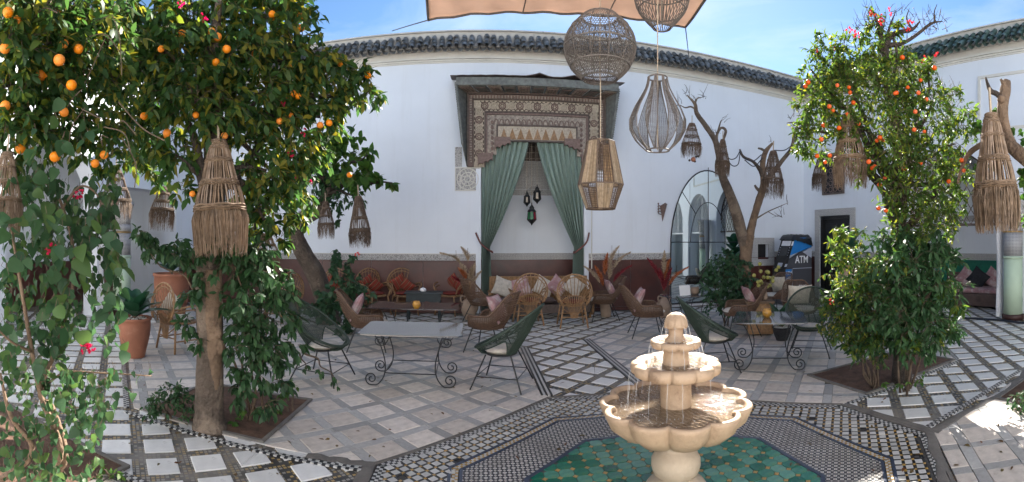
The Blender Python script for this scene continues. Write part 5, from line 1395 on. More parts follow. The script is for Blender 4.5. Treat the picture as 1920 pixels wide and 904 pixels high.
for k in range(3): o = cushion_mesh(.70, .56, .14).build('seat_cushion', M['brown_cush'], so, True); o.location = (-.71+.71*k, -.06, .37)
SP_ = [(-.80, 'white', .35, 'cream pillow leftmost on the rattan sofa'), (-.42, 'pink', -.3, 'pink pillow second from the left on the rattan sofa'), (.10, 'white', .5, 'cream pillow in the middle of the rattan sofa'), (.40, 'pink', .75, 'pink pillow right of the middle on the rattan sofa'), (.78, 'white', .7, 'cream pillow rightmost on the rattan sofa')]
for x, cu, tl, lab in SP_: cushion('throw_pillow', lab, (1.28+x, 10.02+.10, .64), (R(72), tl, 0), .44, .42, .14, 'cush_'+cu, 'pillows on the rattan sofa')
# sofa in the gallery
gs = thing('gallery_sofa', 'low upholstered sofa with pink pillows behind the green column', 'sofa', RW(5.0, 1.2, .006), RA+PI)
MB().span((-1.1, -.35, .05), (1.1, .45, .36)).build('seat', M['brown_cush'], gs, bevel=.03)
MB().span((-1.1, -.40, .361), (1.1, .40, .48)).build('seat_cushion', M['cush_pink'], gs, bevel=.04)
MB().span((-1.1, -.60, .05), (1.1, -.401, .80)).build('backrest', M['brown_cush'], gs, bevel=.03)
for x, cu, lab in ((-.75, 'pink', 'pink pillow at the column end of the gallery sofa'), (-.35, 'pink', 'pink pillow beside the end pillow on the gallery sofa'), (.0, 'dark', 'dark pillow in the middle of the gallery sofa'), (.4, 'pink', 'pink pillow at the far end of the gallery sofa')):
    c, s = math.cos(RA+PI), math.sin(RA+PI); L = gs.location; y = -.22+(.14 if cu == 'dark' else 0)
    cushion('throw_pillow', lab, (L.x+x*c-y*s, L.y+x*s+y*c, .70), (R(70), .6, RA), .50, .46, .14, 'cush_'+cu, 'pillows on the gallery sofa')
q = MB().tube([RW(3.4, -.5, .018)+Vector((0, 0, 0))]+[RW(4+k*.6, -.75-.12*math.sin(k*1.3), .02) for k in range(9)], .022, 8)
tag(q.build('garden_hose', M['hose'], smooth=True), 'dark hose lying along the marble floor near the column', 'hose')

# ================================================================== pots and dried plumes
def amphora(label, px, py, r, h, handles=True, mt='clay', fat=1.):
    p = gnd(px, py); t = th(px); p = Vector((r*math.sin(t), r*math.cos(t), .006))
    T = thing('amphora' if handles else 'clay_pot', label, 'pot', p, .3)
    pr_ = [(.16, 0), (.20, .10), (.33, .42), (.34, .55), (.24, .74), (.13, .82), (.12, .92), (.17, 1.0), (.15, 1.0), (.10, .9)] if handles else [(.24, 0), (.26, .1), (.32, .8), (.34, .95), (.34, 1.0), (.30, 1.0), (.28, .9)]
    MB().lathe([(a*h*fat, b*h) for a, b in pr_], 28, close=False).build('body', M[mt], T, True)
    if handles:
        for s in (-1, 1): MB().tube(curve_pts([(s*.13*h*fat, 0, .92*h), (s*.30*h*fat, 0, .93*h), (s*.33*h*fat, 0, .80*h), (s*.26*h*fat, 0, .68*h)], 6), .032*h, 7).build('handle', M[mt], T, True)
    return p, T
def plume(T, base, tip, mt, L=.30, w=.05, n=150):
    """feathery grass head at the end of a stem"""
    base, tip = Vector(base), Vector(tip); d = (tip-base); q = MB(); a0 = tip-d.normalized()*L
    bend = Vector((d.x*.35+random.uniform(-.05, .05), random.uniform(-.06, .06), -.10*abs(d.x)))
    st = curve_pts([base, base.lerp(tip, .6)+bend*.5, tip], 6); MB().tube(st, .004, 4).build('stem', M['twig'], T)
    for k in range(n*2):
        t = random.random(); p = a0.lerp(tip, t)+bend*t*t*2.2; rr = w*1.5*random.uniform(.4, 1)*math.sin(PI*min(1, t*.85+.12)); a = random.random()*6.28
        e = p+Vector((math.cos(a)*rr, math.sin(a)*rr, -.02))+d.normalized()*.07
        q.tube([p, e], [.0045, .0015], 3, caps=False)
    q.build('plume', M[mt], T)['kind'] = 'stuff'
p, T = amphora('pale two handled amphora with red and rust plumes beside the mirror', 1245, 582, 9.95, .50)
for dx, hz, mt in ((-.20, 1.30, 'pampas_red'), (-.05, 1.42, 'pampas'), (.06, 1.25, 'pampas_rust'), (.12, 1.05, 'pampas_red'), (.30, 1.12, 'pampas_rust'), (-.10, 1.05, 'pampas_red')): plume(T, (0, 0, .45), (dx, random.uniform(-.1, .1), hz), mt, .48, .055, 240)
p, T = amphora('clay pot with pale pampas grass at the right of the niche', 1136, 586, 10.1, .44, False)
for dx, hz, mt in ((-.30, 1.15, 'pampas'), (-.02, 1.35, 'pampas_rust'), (.22, 1.55, 'pampas'), (.42, 1.45, 'pampas'), (.38, 1.15, 'pampas_red'), (-.12, 1.1, 'pampas_rust'), (.12, 1.25, 'pampas')): plume(T, (0, 0, .4), (dx, random.uniform(-.12, .12), hz), mt, .45, .06, 200)
p, T = amphora('pale two handled amphora with dried flowers left of the niche', 880, 590, 9.75, .52, fat=1.1)
for dx, hz, mt in ((-.32, 1.45, 'pampas'), (-.05, 1.50, 'pampas'), (.05, 1.15, 'pampas'), (-.15, 1.1, 'pampas_rust'), (-.25, .95, 'pampas_red'), (.12, 1.0, 'pampas'), (-.1, 1.2, 'pampas'), (.0, 1.05, 'pampas')): plume(T, (0, 0, .45), (dx, random.uniform(-.12, .12), hz), mt, .28, .06, 160)

# ================================================================== foliage tools
TPL = {'lance': [(0, 0), (.30, .5), (.68, .40), (1, 0)], 'heart': [(0, .0), (.04, .36), (.28, .5), (.62, .36), (1, 0)], 'round': [(0, 0), (.22, .45), (.6, .5), (1, 0)], 'narrow': [(0, 0), (.35, .5), (.75, .34), (1, 0)]}
def leaf_arrays(kind):
    tp = TPL[kind]; V = []; idx = []
    for t, w in tp:
        if w == 0: V.append((t, 0, 0)); idx.append([len(V)-1])
        else: V += [(t, -w, .16*w), (t, 0, 0), (t, w, .16*w)]; idx.append([len(V)-3, len(V)-2, len(V)-1])
    Fc = []
    for a, b in zip(idx, idx[1:]):
        if len(a) == 1 and len(b) == 3: Fc += [(a[0], b[1], b[0]), (a[0], b[2], b[1])]
        elif len(a) == 3 and len(b) == 3: Fc += [(a[0], a[1], b[1], b[0]), (a[1], a[2], b[2], b[1])]
        elif len(b) == 1: Fc += [(a[0], a[1], b[0]), (a[1], a[2], b[0])]
    return np.array(V), Fc
class Leaves:
    def __init__(s): s.P = []; s.Dr = []; s.N = []; s.L = []; s.W = []
    def add(s, p, d, n, L, W): s.P.append(p); s.Dr.append(d); s.N.append(n); s.L.append(L); s.W.append(W)
    def arrays(s, kind, droop):
        V, Fc = leaf_arrays(kind)
        P, Dd, N = np.array(s.P), np.array(s.Dr), np.array(s.N); L, Wd = np.array(s.L), np.array(s.W)
        Dd /= np.linalg.norm(Dd, axis=1, keepdims=True)+1e-9
        N = N-(N*Dd).sum(1, keepdims=True)*Dd; N /= np.linalg.norm(N, axis=1, keepdims=True)+1e-9
        B = np.cross(Dd, N)
        k = rng.uniform(.4, 1.6, len(L))*droop
        out = P[:, None]+Dd[:, None]*(V[None, :, 0:1]*L[:, None, None])+B[:, None]*(V[None, :, 1:2]*Wd[:, None, None])+N[:, None]*(V[None, :, 2:3]*Wd[:, None, None]-(V[None, :, 0:1]**2)*(L*k)[:, None, None])
        return out, Fc, len(V)
    def build(s, name, kind, mt, parent, off=(0, 0, 0), droop=.22):
        out, Fc, nv = s.arrays(kind, droop); v = out.reshape(-1, 3)-np.array(off); n = len(s.P)
        me = bpy.data.meshes.new(name); fs = []
        tri = np.array([f for f in Fc if len(f) == 3]); qd = np.array([f for f in Fc if len(f) == 4])
        o = np.arange(n)[:, None, None]*nv; T_ = (tri[None]+o).reshape(-1, 3); Q_ = (qd[None]+o).reshape(-1, 4) if len(qd) else np.zeros((0, 4), int)
        nl = T_.size+Q_.size; me.vertices.add(len(v)); me.vertices.foreach_set('co', v.astype(np.float32).ravel())
        me.loops.add(nl); me.loops.foreach_set('vertex_index', np.concatenate([T_.ravel(), Q_.ravel()]).astype(np.int32))
        me.polygons.add(len(T_)+len(Q_)); st = np.concatenate([np.arange(len(T_))*3, T_.size+np.arange(len(Q_))*4]).astype(np.int32); me.polygons.foreach_set('loop_start', st)
        me.polygons.foreach_set('use_smooth', np.ones(len(T_)+len(Q_), bool)); me.update(calc_edges=True); me.validate(); me.materials.append(mt)
        ob = bpy.data.objects.new(name, me); C.objects.link(ob); ob.parent = parent; ob['kind'] = 'stuff'; return ob
def rv(): 
    v = Vector((random.gauss(0, 1), random.gauss(0, 1), random.gauss(0, 1))); return v.normalized()
def spray(Lv, tw, start, end, n, L, W, rt=.003, droop=.12, hang=.35, jit=.25):
    """a leafy twig from start to end"""
    s, e = Vector(start), Vector(end); ln = (e-s).length
    mid = s.lerp(e, .55)+Vector((0, 0, .10*ln))+rv()*ln*.07; e = e-Vector((0, 0, droop*ln)); pts = curve_pts([s, mid, e], 4)
    tw.tube(pts, [rt*(1-.7*i/len(pts)) for i in range(len(pts))], 3, caps=False)
    for k in range(n):
        t = .22+.78*(k+random.random())/n; i = min(int(t*(len(pts)-1)), len(pts)-2); f = t*(len(pts)-1)-i
        p = pts[i].lerp(pts[i+1], f); d = (pts[i+1]-pts[i]).normalized()
        out = (d*.55+rv()*.9+Vector((0, 0, -hang))).normalized(); nrm = (Vector((0, 0, 1))+rv()*.75)
        l = L*random.uniform(.6, 1.2); Lv.add(tuple(p+rv()*jit*.02), tuple(out), tuple(nrm), l, W*l/L*random.uniform(.85, 1.1))
def clumps(Lv, tw, cl, per, leaf, L, W, hang=.35, rt=.003):
    for c, Rr in cl:
        m = max(3, int(per*(Rr/.35)**2))
        for k in range(m):
            d = rv(); d.z = d.z*.9; e = c+d*Rr*random.uniform(.65, 1.12); s = c+d*Rr*.12+rv()*Rr*.25
            spray(Lv, tw, s, e, leaf, L, W, rt, hang=hang)
def limb(a, b, r0, r1, wob=.06, n=5):
    a, b = Vector(a), Vector(b); ln = (b-a).length; P = [a]+[a.lerp(b, k/n)+rv()*ln*wob*math.sin(PI*k/n)+Vector((0, 0, .10*ln*math.sin(PI*k/n))) for k in range(1, n)]+[b]
    pts = curve_pts(P, 3); return pts, [r0+(r1-r0)*i/(len(pts)-1) for i in range(len(pts))]
def sub(v, o): return [tuple(Vector(p)-Vector(o)) for p in v]
def fruit(T, pos, rad, mt, name, cache={}):
    key = (round(rad, 3), mt)
    if key not in cache: cache[key] = MB().lathe([(max(1e-4, rad*math.sin(PI*i/10)), -rad*math.cos(PI*i/10)*(.95 if i < 10 else .90)) for i in range(11)], 16).mesh(name, M[mt], True)
    o = bpy.data.objects.new(name, cache[key]); C.objects.link(o); o.parent = T; o.location = Vector(pos)*1.0-T.location+Vector((pos.x, pos.y, 0)).normalized()*random.uniform(0, .16); o.scale = (random.uniform(.82, 1.1),)*3; o.rotation_euler = (random.uniform(-.5, .5), random.uniform(-.5, .5), 0)
def flowerspray(T, pos, n, s, mt, name='flower'):
    q = Leaves()
    for k in range(n):
        c = Vector(pos)+rv()*s
        for j in range(4): d = rv(); q.add(tuple(c), tuple(d), tuple(rv()), s*.55, s*.5)
    q.build(name, 'round', LF[mt], T, T.location)
def trunk_mesh(pts, rad, n=14, rough=.10):
    q = MB().tube(curve_pts(pts, 5), [1]*((len(pts)-1)*5+1), n); C_ = curve_pts(pts, 5)
    N = len(C_); rr = np.interp(np.linspace(0, len(pts)-1, N), range(len(pts)), rad)
    ph = [random.random()*6 for _ in range(4)]
    vs = []
    for i in range(N):
        for k in range(n):
            v = Vector(q.v[i*n+k])-C_[i]; a = 2*PI*k/n
            f = rr[i]*(1+rough*(math.sin(2*a+ph[0]+i*.2)*.6+math.sin(3*a+ph[1]-i*.15)*.4+math.sin(5*a+ph[2]+i*.4)*.3)+rough*.5*random.uniform(-1, 1)*.5)
            vs.append(tuple(C_[i]+v*f))
    q.v = vs; return q

# ================================================================== orange tree in the front bed
tb = gnd(394, 800); ot = thing('orange_tree', 'orange tree with straight trunk and dense crown in the square bed', 'tree', (tb.x, tb.y, .01))
off = ot.location
tp = [(tb.x, tb.y, -.02), (tb.x-.01, tb.y, .15), (tb.x, tb.y+.01, .7), (tb.x-.03, tb.y+.02, 1.3), (tb.x-.01, tb.y+.03, 1.9), (tb.x+.03, tb.y+.03, 2.4), (tb.x+.0, tb.y+.0, 3.0), (tb.x+.1, tb.y, 3.8)]
q = trunk_mesh(tp, [.185, .135, .118, .115, .112, .10, .08, .03], 18, .11)
q.build('trunk', M['bark'], ot, True, off)
# stripped wood scar and knots on the sunny side of the trunk
sc2 = MB(); rows = []
for i in range(15):
    z = .25+1.15*i/14; row = []
    for k in range(9):
        a = -.55-.85+1.5*k/8; e = math.sin(PI*k/8)*math.sin(PI*min(1, (i+.6)/14.5)); r_ = .110+.020*e+.004*random.random(); row.append((tb.x+r_*math.cos(a), tb.y+.01+r_*math.sin(a), z))
    rows.append(row)
sc2.grid(rows).build('bare_wood_scar', M['bare_wood'], ot, True, off)
kn = MB()
for (a, z, s) in ((-.35, .86, .045), (-.1, .72, .05)): MB().ball((tb.x+.108*math.cos(a), tb.y+.108*math.sin(a), z), s, 9, 6, (1, 1, 1.5)).build('knot', M['bare_wood'], ot, True, off)
cl = []
OC = [(300, 60, 4.0, .42), (360, 20, 4.2, .45), (430, 20, 4.3, .45), (500, 30, 4.3, .40), (545, 20, 4.4, .32), (330, 120, 3.9, .42), (400, 110, 4.0, .42), (470, 100, 4.1, .42), (540, 100, 4.2, .40), (590, 110, 4.3, .32), (350, 190, 3.8, .40), (420, 190, 3.9, .36),
      (490, 180, 4.1, .40), (560, 170, 4.3, .38), (620, 150, 4.4, .32), (665, 150, 4.5, .24), (690, 175, 4.5, .17), (650, 200, 4.5, .24), (600, 220, 4.4, .30), (540, 240, 4.2, .36), (480, 260, 4.2, .34), (500, 320, 4.2, .32), (550, 310, 4.4, .32), (580, 290, 4.5, .26), (540, 370, 4.5, .28), (500, 390, 4.3, .28), (560, 400, 4.6, .20), (520, 440, 4.4, .20),
      (280, 180, 4.0, .36), (300, 250, 4.1, .34), (330, 290, 4.0, .24), (260, 240, 4.3, .30), (240, 140, 4.1, .36), (230, 60, 4.1, .40), (250, 300, 4.4, .20), (460, 330, 4.4, .25), (470, 390, 4.6, .22), (340, 350, 4.1, .15), (290, 330, 4.3, .16), (480, 440, 4.6, .2)]
cl = [(at(a, b, r_), R_*1.0) for a, b, r_, R_ in OC]
lv, tw = Leaves(), MB()
clumps(lv, tw, cl, 36, 10, .105, .046, hang=.55)
lv.build('crown', 'lance', LF['orange'], ot, off, .25)
for k, (c, Rr) in enumerate(cl):
    if k % 3 == 0:
        base = Vector((tb.x, tb.y, 2.0+.2*(k % 5))); pts, rr = limb(base, c, .045, .010); MB().tube(pts, rr, 6).build('branch', M['bark_dark'], ot, True, off)
tw.build('twigs', M['twig'], ot, off=off)['kind'] = 'stuff'
for px, py, r_ in ((302, 83, 3.6), (341, 55, 3.7), (326, 52, 3.8), (408, 57, 3.7), (397, 52, 3.8), (425, 86, 3.7), (405, 108, 3.7), (550, 166, 3.95), (559, 173, 3.95), (270, 210, 3.7), (421, 248, 3.6), (361, 362, 3.85), (367, 213, 3.7), (510, 17, 4.0), (511, 25, 4.1), (564, 48, 4.1), (563, 24, 4.1), (638, 112, 4.2), (690, 139, 4.4), (544, 210, 4.0), (524, 227, 4.0), (617, 227, 4.2), (600, 232, 4.2), (547, 109, 4.0), (312, 246, 3.8), (478, 88, 3.9), (655, 325, 4.6), (481, 338, 4.1), (313, 248, 3.8)):
    fruit(ot, at(px, py, r_), .033, 'orange', 'orange')
for px, py, r_ in ((570, 248, 4.05), (545, 288, 4.1), (548, 330, 4.2), (582, 338, 4.3), (337, 6, 3.6), (380, 34, 3.6), (532, 190, 4.0)): flowerspray(ot, at(px, py, r_), 6, .03, 'flower')

# second, nearer orange tree whose crown enters from the left edge
nt_ = thing('orange_tree', 'nearer orange tree whose crown fills the upper left corner', 'tree', (-3.35, 1.25, .01)); off2 = nt_.location
trunk_mesh([(-3.35, 1.25, -.02), (-3.33, 1.27, .8), (-3.36, 1.30, 1.7), (-3.25, 1.35, 2.6), (-3.1, 1.5, 3.4)], [.12, .10, .095, .08, .03], 14).build('trunk', M['bark'], nt_, True, off2)
NC = [(20, 30, 2.9, .30), (70, 20, 3.0, .30), (120, 10, 3.1, .30), (170, 30, 3.3, .30), (220, 20, 3.5, .3), (40, 90, 2.8, .28), (95, 80, 2.95, .28), (150, 90, 3.1, .28), (200, 90, 3.3, .28), (30, 160, 2.8, .25), (85, 150, 2.95, .26), (140, 160, 3.1, .26), (195, 160, 3.3, .28), (50, 220, 2.9, .22), (110, 225, 3.0, .23), (165, 230, 3.2, .23), (215, 240, 3.4, .24), (90, 270, 3.0, .17), (150, 285, 3.2, .17), (10, 240, 2.8, .2), (200, 300, 3.3, .16), (30, 290, 2.9, .14)]
cl2 = [(at(a, b, r_), R_) for a, b, r_, R_ in NC]
lv, tw = Leaves(), MB(); clumps(lv, tw, cl2, 52, 10, .085, .038, hang=.5); lv.build('crown', 'lance', LF['orange'], nt_, off2, .25)
for k, (c, Rr) in enumerate(cl2):
    if k % 3 == 0: pts, rr = limb((-3.3, 1.3, 2.2+.12*(k % 4)), c, .035, .008); MB().tube(pts, rr, 6).build('branch', M['bark_dark'], nt_, True, off2)
for k in range(16):
    c = at(random.uniform(60, 240), random.uniform(20, 260), random.uniform(2.6, 2.9)); e = c+Vector((random.uniform(-.35, .35), 0, random.uniform(-.45, .1)))
    tw.tube(curve_pts([c, c.lerp(e, .5)+rv()*.05, e], 5), .0035, 4)
tw.build('twigs', M['twig'], nt_, off=off2)['kind'] = 'stuff'
for px, py, r_ in ((134, 159, 2.62), (120, 63, 2.65), (147, 76, 2.7), (111, 109, 2.62), (76, 124, 2.7), (9, 71, 2.5), (15, 17, 2.5), (34, 17, 2.5), (120, 207, 2.75), (178, 304, 2.85), (103, 288, 2.65), (195, 283, 2.9), (10, 192, 2.6), (88, 143, 2.85), (107, 22, 2.95), (38, 276, 2.8)): fruit(nt_, at(px, py, r_), .033, 'orange', 'orange')

# climber with broad heart leaves on the left, its largest leaves one by one
cb = Vector((-2.62, 1.62, .01)); cv_ = thing('climbing_vine', 'climber with broad heart shaped leaves and pale stems at the left edge', 'vine', cb)
stems = [[(-2.62, 1.62, 0), at(112, 860, 2.85), at(78, 745, 2.85), at(60, 660, 2.8), at(40, 540, 2.75), at(20, 420, 2.75)], [(-2.55, 1.66, 0), at(120, 870, 2.95), at(100, 770, 2.95), at(75, 735, 2.9), at(110, 640, 2.9), at(140, 500, 2.95), at(110, 370, 2.95), at(60, 330, 2.9)],
         [(-2.7, 1.5, 0), at(60, 850, 2.8), at(20, 780, 2.75), at(0, 700, 2.7)], [at(75, 735, 2.9), at(120, 700, 2.85), at(200, 700, 2.8), at(285, 705, 2.8)], [at(60, 660, 2.8), at(20, 640, 2.6), at(-20, 600, 2.5)], [at(110, 400, 2.95), at(150, 350, 2.95), at(185, 370, 2.95), at(190, 420, 3.0)]]
for k, s in enumerate(stems):
    pts = curve_pts(s, 6); MB().tube(pts, [(.024 if k < 3 else .010)*(1-.7*i/len(pts)) for i in range(len(pts))], 7).build('stem', M['bare_wood'], cv_, True, cb)
big = Leaves(); tw = MB(); small = Leaves()
def hang_leaves(px0, px1, py0, py1, r0, r1, n, L, W, Lv, sun=.0):
    for k in range(n):
        p = at(random.uniform(px0, px1), random.uniform(py0, py1), random.uniform(r0, r1))
        tocam = Vector((-p.x, -p.y, 0)).normalized(); d = (Vector((0, 0, -1))+rv()*.85).normalized()
        l = L*random.uniform(.45, 1.25); Lv.add(tuple(p), tuple(d), tuple(tocam*random.uniform(-.2, 1)+Vector((0, 0, random.uniform(0, 1.1)))+rv()*.75), l, W/L*l*random.uniform(.8, 1.05))
        tw.tube([p, p+Vector((0, 0, .03))+rv()*.02], .0014, 3, caps=False)
hang_leaves(0, 200, 400, 520, 2.45, 2.85, 40, .105, .095, big); hang_leaves(90, 235, 440, 600, 2.55, 2.95, 62, .105, .095, big); hang_leaves(0, 160, 560, 700, 2.45, 2.85, 44, .10, .09, big)
hang_leaves(0, 110, 330, 420, 2.5, 2.8, 26, .10, .085, big); hang_leaves(40, 130, 180, 330, 2.5, 2.7, 12, .085, .07, big); hang_leaves(110, 200, 220, 300, 2.5, 2.7, 7, .085, .07, big); hang_leaves(150, 290, 690, 740, 2.7, 2.85, 16, .07, .06, big); hang_leaves(170, 240, 600, 660, 2.7, 2.9, 12, .08, .07, big)
hang_leaves(0, 190, 690, 900, 2.6, 3.0, 330, .062, .056, small); hang_leaves(0, 110, 300, 560, 2.8, 3.2, 260, .085, .05, small); hang_leaves(100, 230, 480, 640, 2.8, 3.1, 120, .08, .06, small)
hang_leaves(100, 215, 690, 800, 2.65, 2.9, 70, .06, .055, small); hang_leaves(60, 220, 330, 460, 2.9, 3.3, 200, .08, .055, small); hang_leaves(0, 130, 560, 720, 2.8, 3.1, 150, .075, .06, small)
hang_leaves(130, 215, 380, 480, 2.8, 3.1, 90, .085, .07, small)
out, Fc, nv = big.arrays('heart', .38); order = range(len(big.P))
for i in list(order)[:296]:
    me = bpy.data.meshes.new('leaf'); c = out[i][0]; me.from_pydata((out[i]-c).tolist(), [], Fc); me.materials.append(LF['vine']); me.polygons.foreach_set('use_smooth', [True]*len(Fc))
    o = bpy.data.objects.new('leaf', me); C.objects.link(o); o.parent = cv_; o.location = Vector(c)-cb
small.build('foliage', 'heart', LF['vine'], cv_, cb, .38); tw.build('twigs', M['twig'], cv_, off=cb)['kind'] = 'stuff'
for px, py, r_ in ((100, 475, 2.6), (97, 468, 2.6), (146, 363, 2.75), (158, 652, 2.65), (168, 650, 2.65)): flowerspray(cv_, at(px, py, r_), 9, .028, 'flower')

# leafy climber and saplings beside the orange tree trunk
sb = gnd(470, 785); sh = thing('bed_shrub', 'dark leafy shrub growing right of the orange tree trunk', 'shrub', (sb.x, sb.y, .01)); so_ = sh.location
SC = [(440, 500, 4.0, .20), (480, 510, 4.1, .26), (520, 540, 4.2, .25), (450, 560, 4.0, .22), (500, 590, 4.2, .26), (545, 600, 4.3, .16), (460, 620, 4.1, .22), (500, 660, 4.1, .24), (440, 650, 3.95, .14), (470, 700, 4.1, .2), (520, 710, 4.2, .16), (450, 740, 4.1, .13), (500, 760, 4.0, .14), (385, 520, 3.9, .12), (360, 560, 4.0, .13), (350, 610, 4.1, .12), (370, 640, 4.1, .10), (330, 470, 4.0, .16), (290, 460, 4.0, .14), (360, 490, 3.95, .15), (260, 440, 4.0, .14), (430, 460, 4.0, .2), (480, 470, 4.1, .2), (550, 650, 4.2, .12)]
cl3 = [(at(a, b, r_), R_) for a, b, r_, R_ in SC]; lv, tw = Leaves(), MB(); clumps(lv, tw, cl3, 66, 9, .085, .038, hang=.75); lv.build('foliage', 'lance', LF['dark'], sh, so_, .3)
for k, (c, Rr) in enumerate(cl3):
    if k % 4 == 0: pts, rr = limb((sb.x+random.uniform(-.15, .15), sb.y+random.uniform(-.1, .1), .02), c, .014, .005); MB().tube(pts, rr, 5).build('stem', M['bare_wood'], sh, True, so_)
tw.build('twigs', M['twig'], sh, off=so_)['kind'] = 'stuff'
def small_shrub(name, label, cat, base, cls, lf, L, W, per, leaf=8, kind='lance', hang=.4, stems=True):
    T = thing(name, label, cat, base); lv, tw = Leaves(), MB(); clumps(lv, tw, cls, per, leaf, L, W, hang=hang, rt=.002); lv.build('foliage', kind, LF[lf], T, T.location, .2)
    if stems:
        for c, Rr in cls[::2]: pts, rr = limb(Vector(base)+Vector((random.uniform(-.04, .04), random.uniform(-.04, .04), 0)), c, .012, .004); MB().tube(pts, rr, 5).build('stem', M['twig'], T, True, T.location)
    tw.build('twigs', M['twig'], T, off=T.location)['kind'] = 'stuff'; return T
b_ = gnd(318, 786); small_shrub('low_shrub', 'small round shrub left of the orange tree trunk', 'shrub', b_, [(at(300, 755, 4.15), .15), (at(340, 750, 4.2), .15), (at(320, 735, 4.25), .13), (at(350, 775, 4.1), .10), (at(285, 775, 4.1), .10)], 'dark', .048, .024, 130)
b_ = gnd(205, 900); small_shrub('low_shrub', 'small leafy seedling by the kerb of the vine bed', 'plant', b_, [(at(195, 880, 3.2), .09), (at(215, 890, 3.15), .06), (at(180, 890, 3.2), .06)], 'bright', .045, .028, 30)
b_ = gnd(432, 800); small_shrub('low_shrub', 'little bright seedling in front of the orange tree trunk', 'plant', b_, [(at(440, 790, 4.1), .06), (at(455, 775, 4.1), .06)], 'bright', .06, .035, 14)
b_ = gnd(545, 775); small_shrub('low_shrub', 'thin leafy seedlings at the right corner of the orange tree bed', 'plant', b_, [(at(535, 745, 4.5), .09), (at(520, 770, 4.4), .08), (at(548, 720, 4.5), .07)], 'bright', .055, .028, 14)
b_ = gnd(610, 690); tr_v = small_shrub('trailing_vine', 'thin trailing shoot hanging leaves in front of the left string chair', 'vine', at(560, 660, 4.4), [(at(575, 690, 4.45), .06), (at(600, 700, 4.45), .06), (at(630, 715, 4.45), .07), (at(555, 670, 4.4), .06)], 'dark', .06, .028, 10, 6, hang=1.2)
b_ = gnd(1908, 770); small_shrub('low_shrub', 'low green plant in the bed at the right picture edge', 'plant', b_, [(at(1905, 745, 4.5), .16), (at(1925, 760, 4.4), .18), (at(1900, 770, 4.3), .10)], 'dark', .06, .026, 34)

# ================================================================== leaning tree by the far wall
lb = Vector((9.35*math.sin(th(612)), 9.35*math.cos(th(612)), 0)); lt_ = thing('leaning_tree', 'leaning tree with twisted trunk and drooping crown at the brown dado', 'tree', lb)
LT = [at(616, 606, 9.35), at(606, 555, 9.3), at(592, 515, 9.2), at(572, 480, 9.1), at(557, 448, 9.0), at(556, 425, 8.9), at(572, 408, 8.8), at(598, 392, 8.7), at(612, 365, 8.7), at(622, 330, 8.7)]; LT[0].z = -.02
trunk_mesh(LT, [.26, .21, .20, .17, .15, .14, .14, .13, .10, .05], 14, .12).build('trunk', M['bark'], lt_, True, lb)
LC = [(600, 330, 8.5, .45), (640, 300, 8.4, .45), (660, 330, 8.3, .42), (620, 280, 8.5, .40), (590, 270, 8.6, .40), (690, 320, 8.2, .30), (715, 340, 8.2, .18), (640, 370, 8.4, .35), (600, 375, 8.5, .35), (660, 260, 8.3, .25), (670, 370, 8.2, .22), (640, 410, 8.3, .16), (735, 343, 8.2, .08), (585, 320, 8.7, .4), (690, 290, 8.2, .2)]
cl4 = [(at(a, b, r_), R_) for a, b, r_, R_ in LC]; lv, tw, lv2 = Leaves(), MB(), Leaves()
clumps(lv, tw, [c for k, c in enumerate(cl4) if k in (0, 7, 8, 10, 11, 13)], 15, 9, .12, .055, hang=.6); clumps(lv2, tw, [c for k, c in enumerate(cl4) if k not in (0, 7, 8, 10, 11, 13)], 13, 8, .15, .12, hang=.5)
lv.build('crown', 'lance', LF['dark'], lt_, lb, .25); lv2.build('crown', 'heart', LF['bright'], lt_, lb, .2)
for k, (c, Rr) in enumerate(cl4[::2]): pts, rr = limb(LT[8], c, .05, .012); MB().tube(pts, rr, 6).build('branch', M['bark_dark'], lt_, True, lb)
tw.build('twigs', M['twig'], lt_, off=lb)['kind'] = 'stuff'
rb = Vector((8.6*math.sin(th(650)), 8.6*math.cos(th(650)), 0))
rs = small_shrub('rose_bush', 'tall rose bush with one red bloom beside the leaning tree', 'shrub', rb, [(at(a, b, r_), R_) for a, b, r_, R_ in ((640, 500, 8.6, .28), (630, 470, 8.6, .13), (655, 530, 8.5, .34), (630, 560, 8.4, .34), (680, 550, 8.5, .25), (600, 560, 8.6, .28), (660, 580, 8.3, .32), (615, 590, 8.3, .3), (660, 485, 8.6, .12), (690, 600, 8.2, .22), (640, 610, 8.2, .25), (580, 580, 8.5, .22))], 'bush', .11, .075, 20, 8, 'round')
flowerspray(rs, at(670, 477, 8.5), 5, .05, 'redflower')
mb_ = Vector((9.0*math.sin(th(1362)), 9.0*math.cos(th(1362)), 0))
small_shrub('round_bush', 'dense dark round bush in front of the arched mirror', 'shrub', mb_, [(at(a, b, r_), R_) for a, b, r_, R_ in ((1345, 500, 9, .30), (1380, 500, 9, .30), (1362, 480, 9, .22), (1340, 535, 8.9, .34), (1385, 535, 8.9, .34), (1362, 520, 8.8, .36), (1350, 565, 8.8, .33), (1385, 565, 8.8, .33), (1325, 520, 9, .18), (1405, 520, 9.0, .18))], 'bush', .085, .05, 36, 9, 'round')

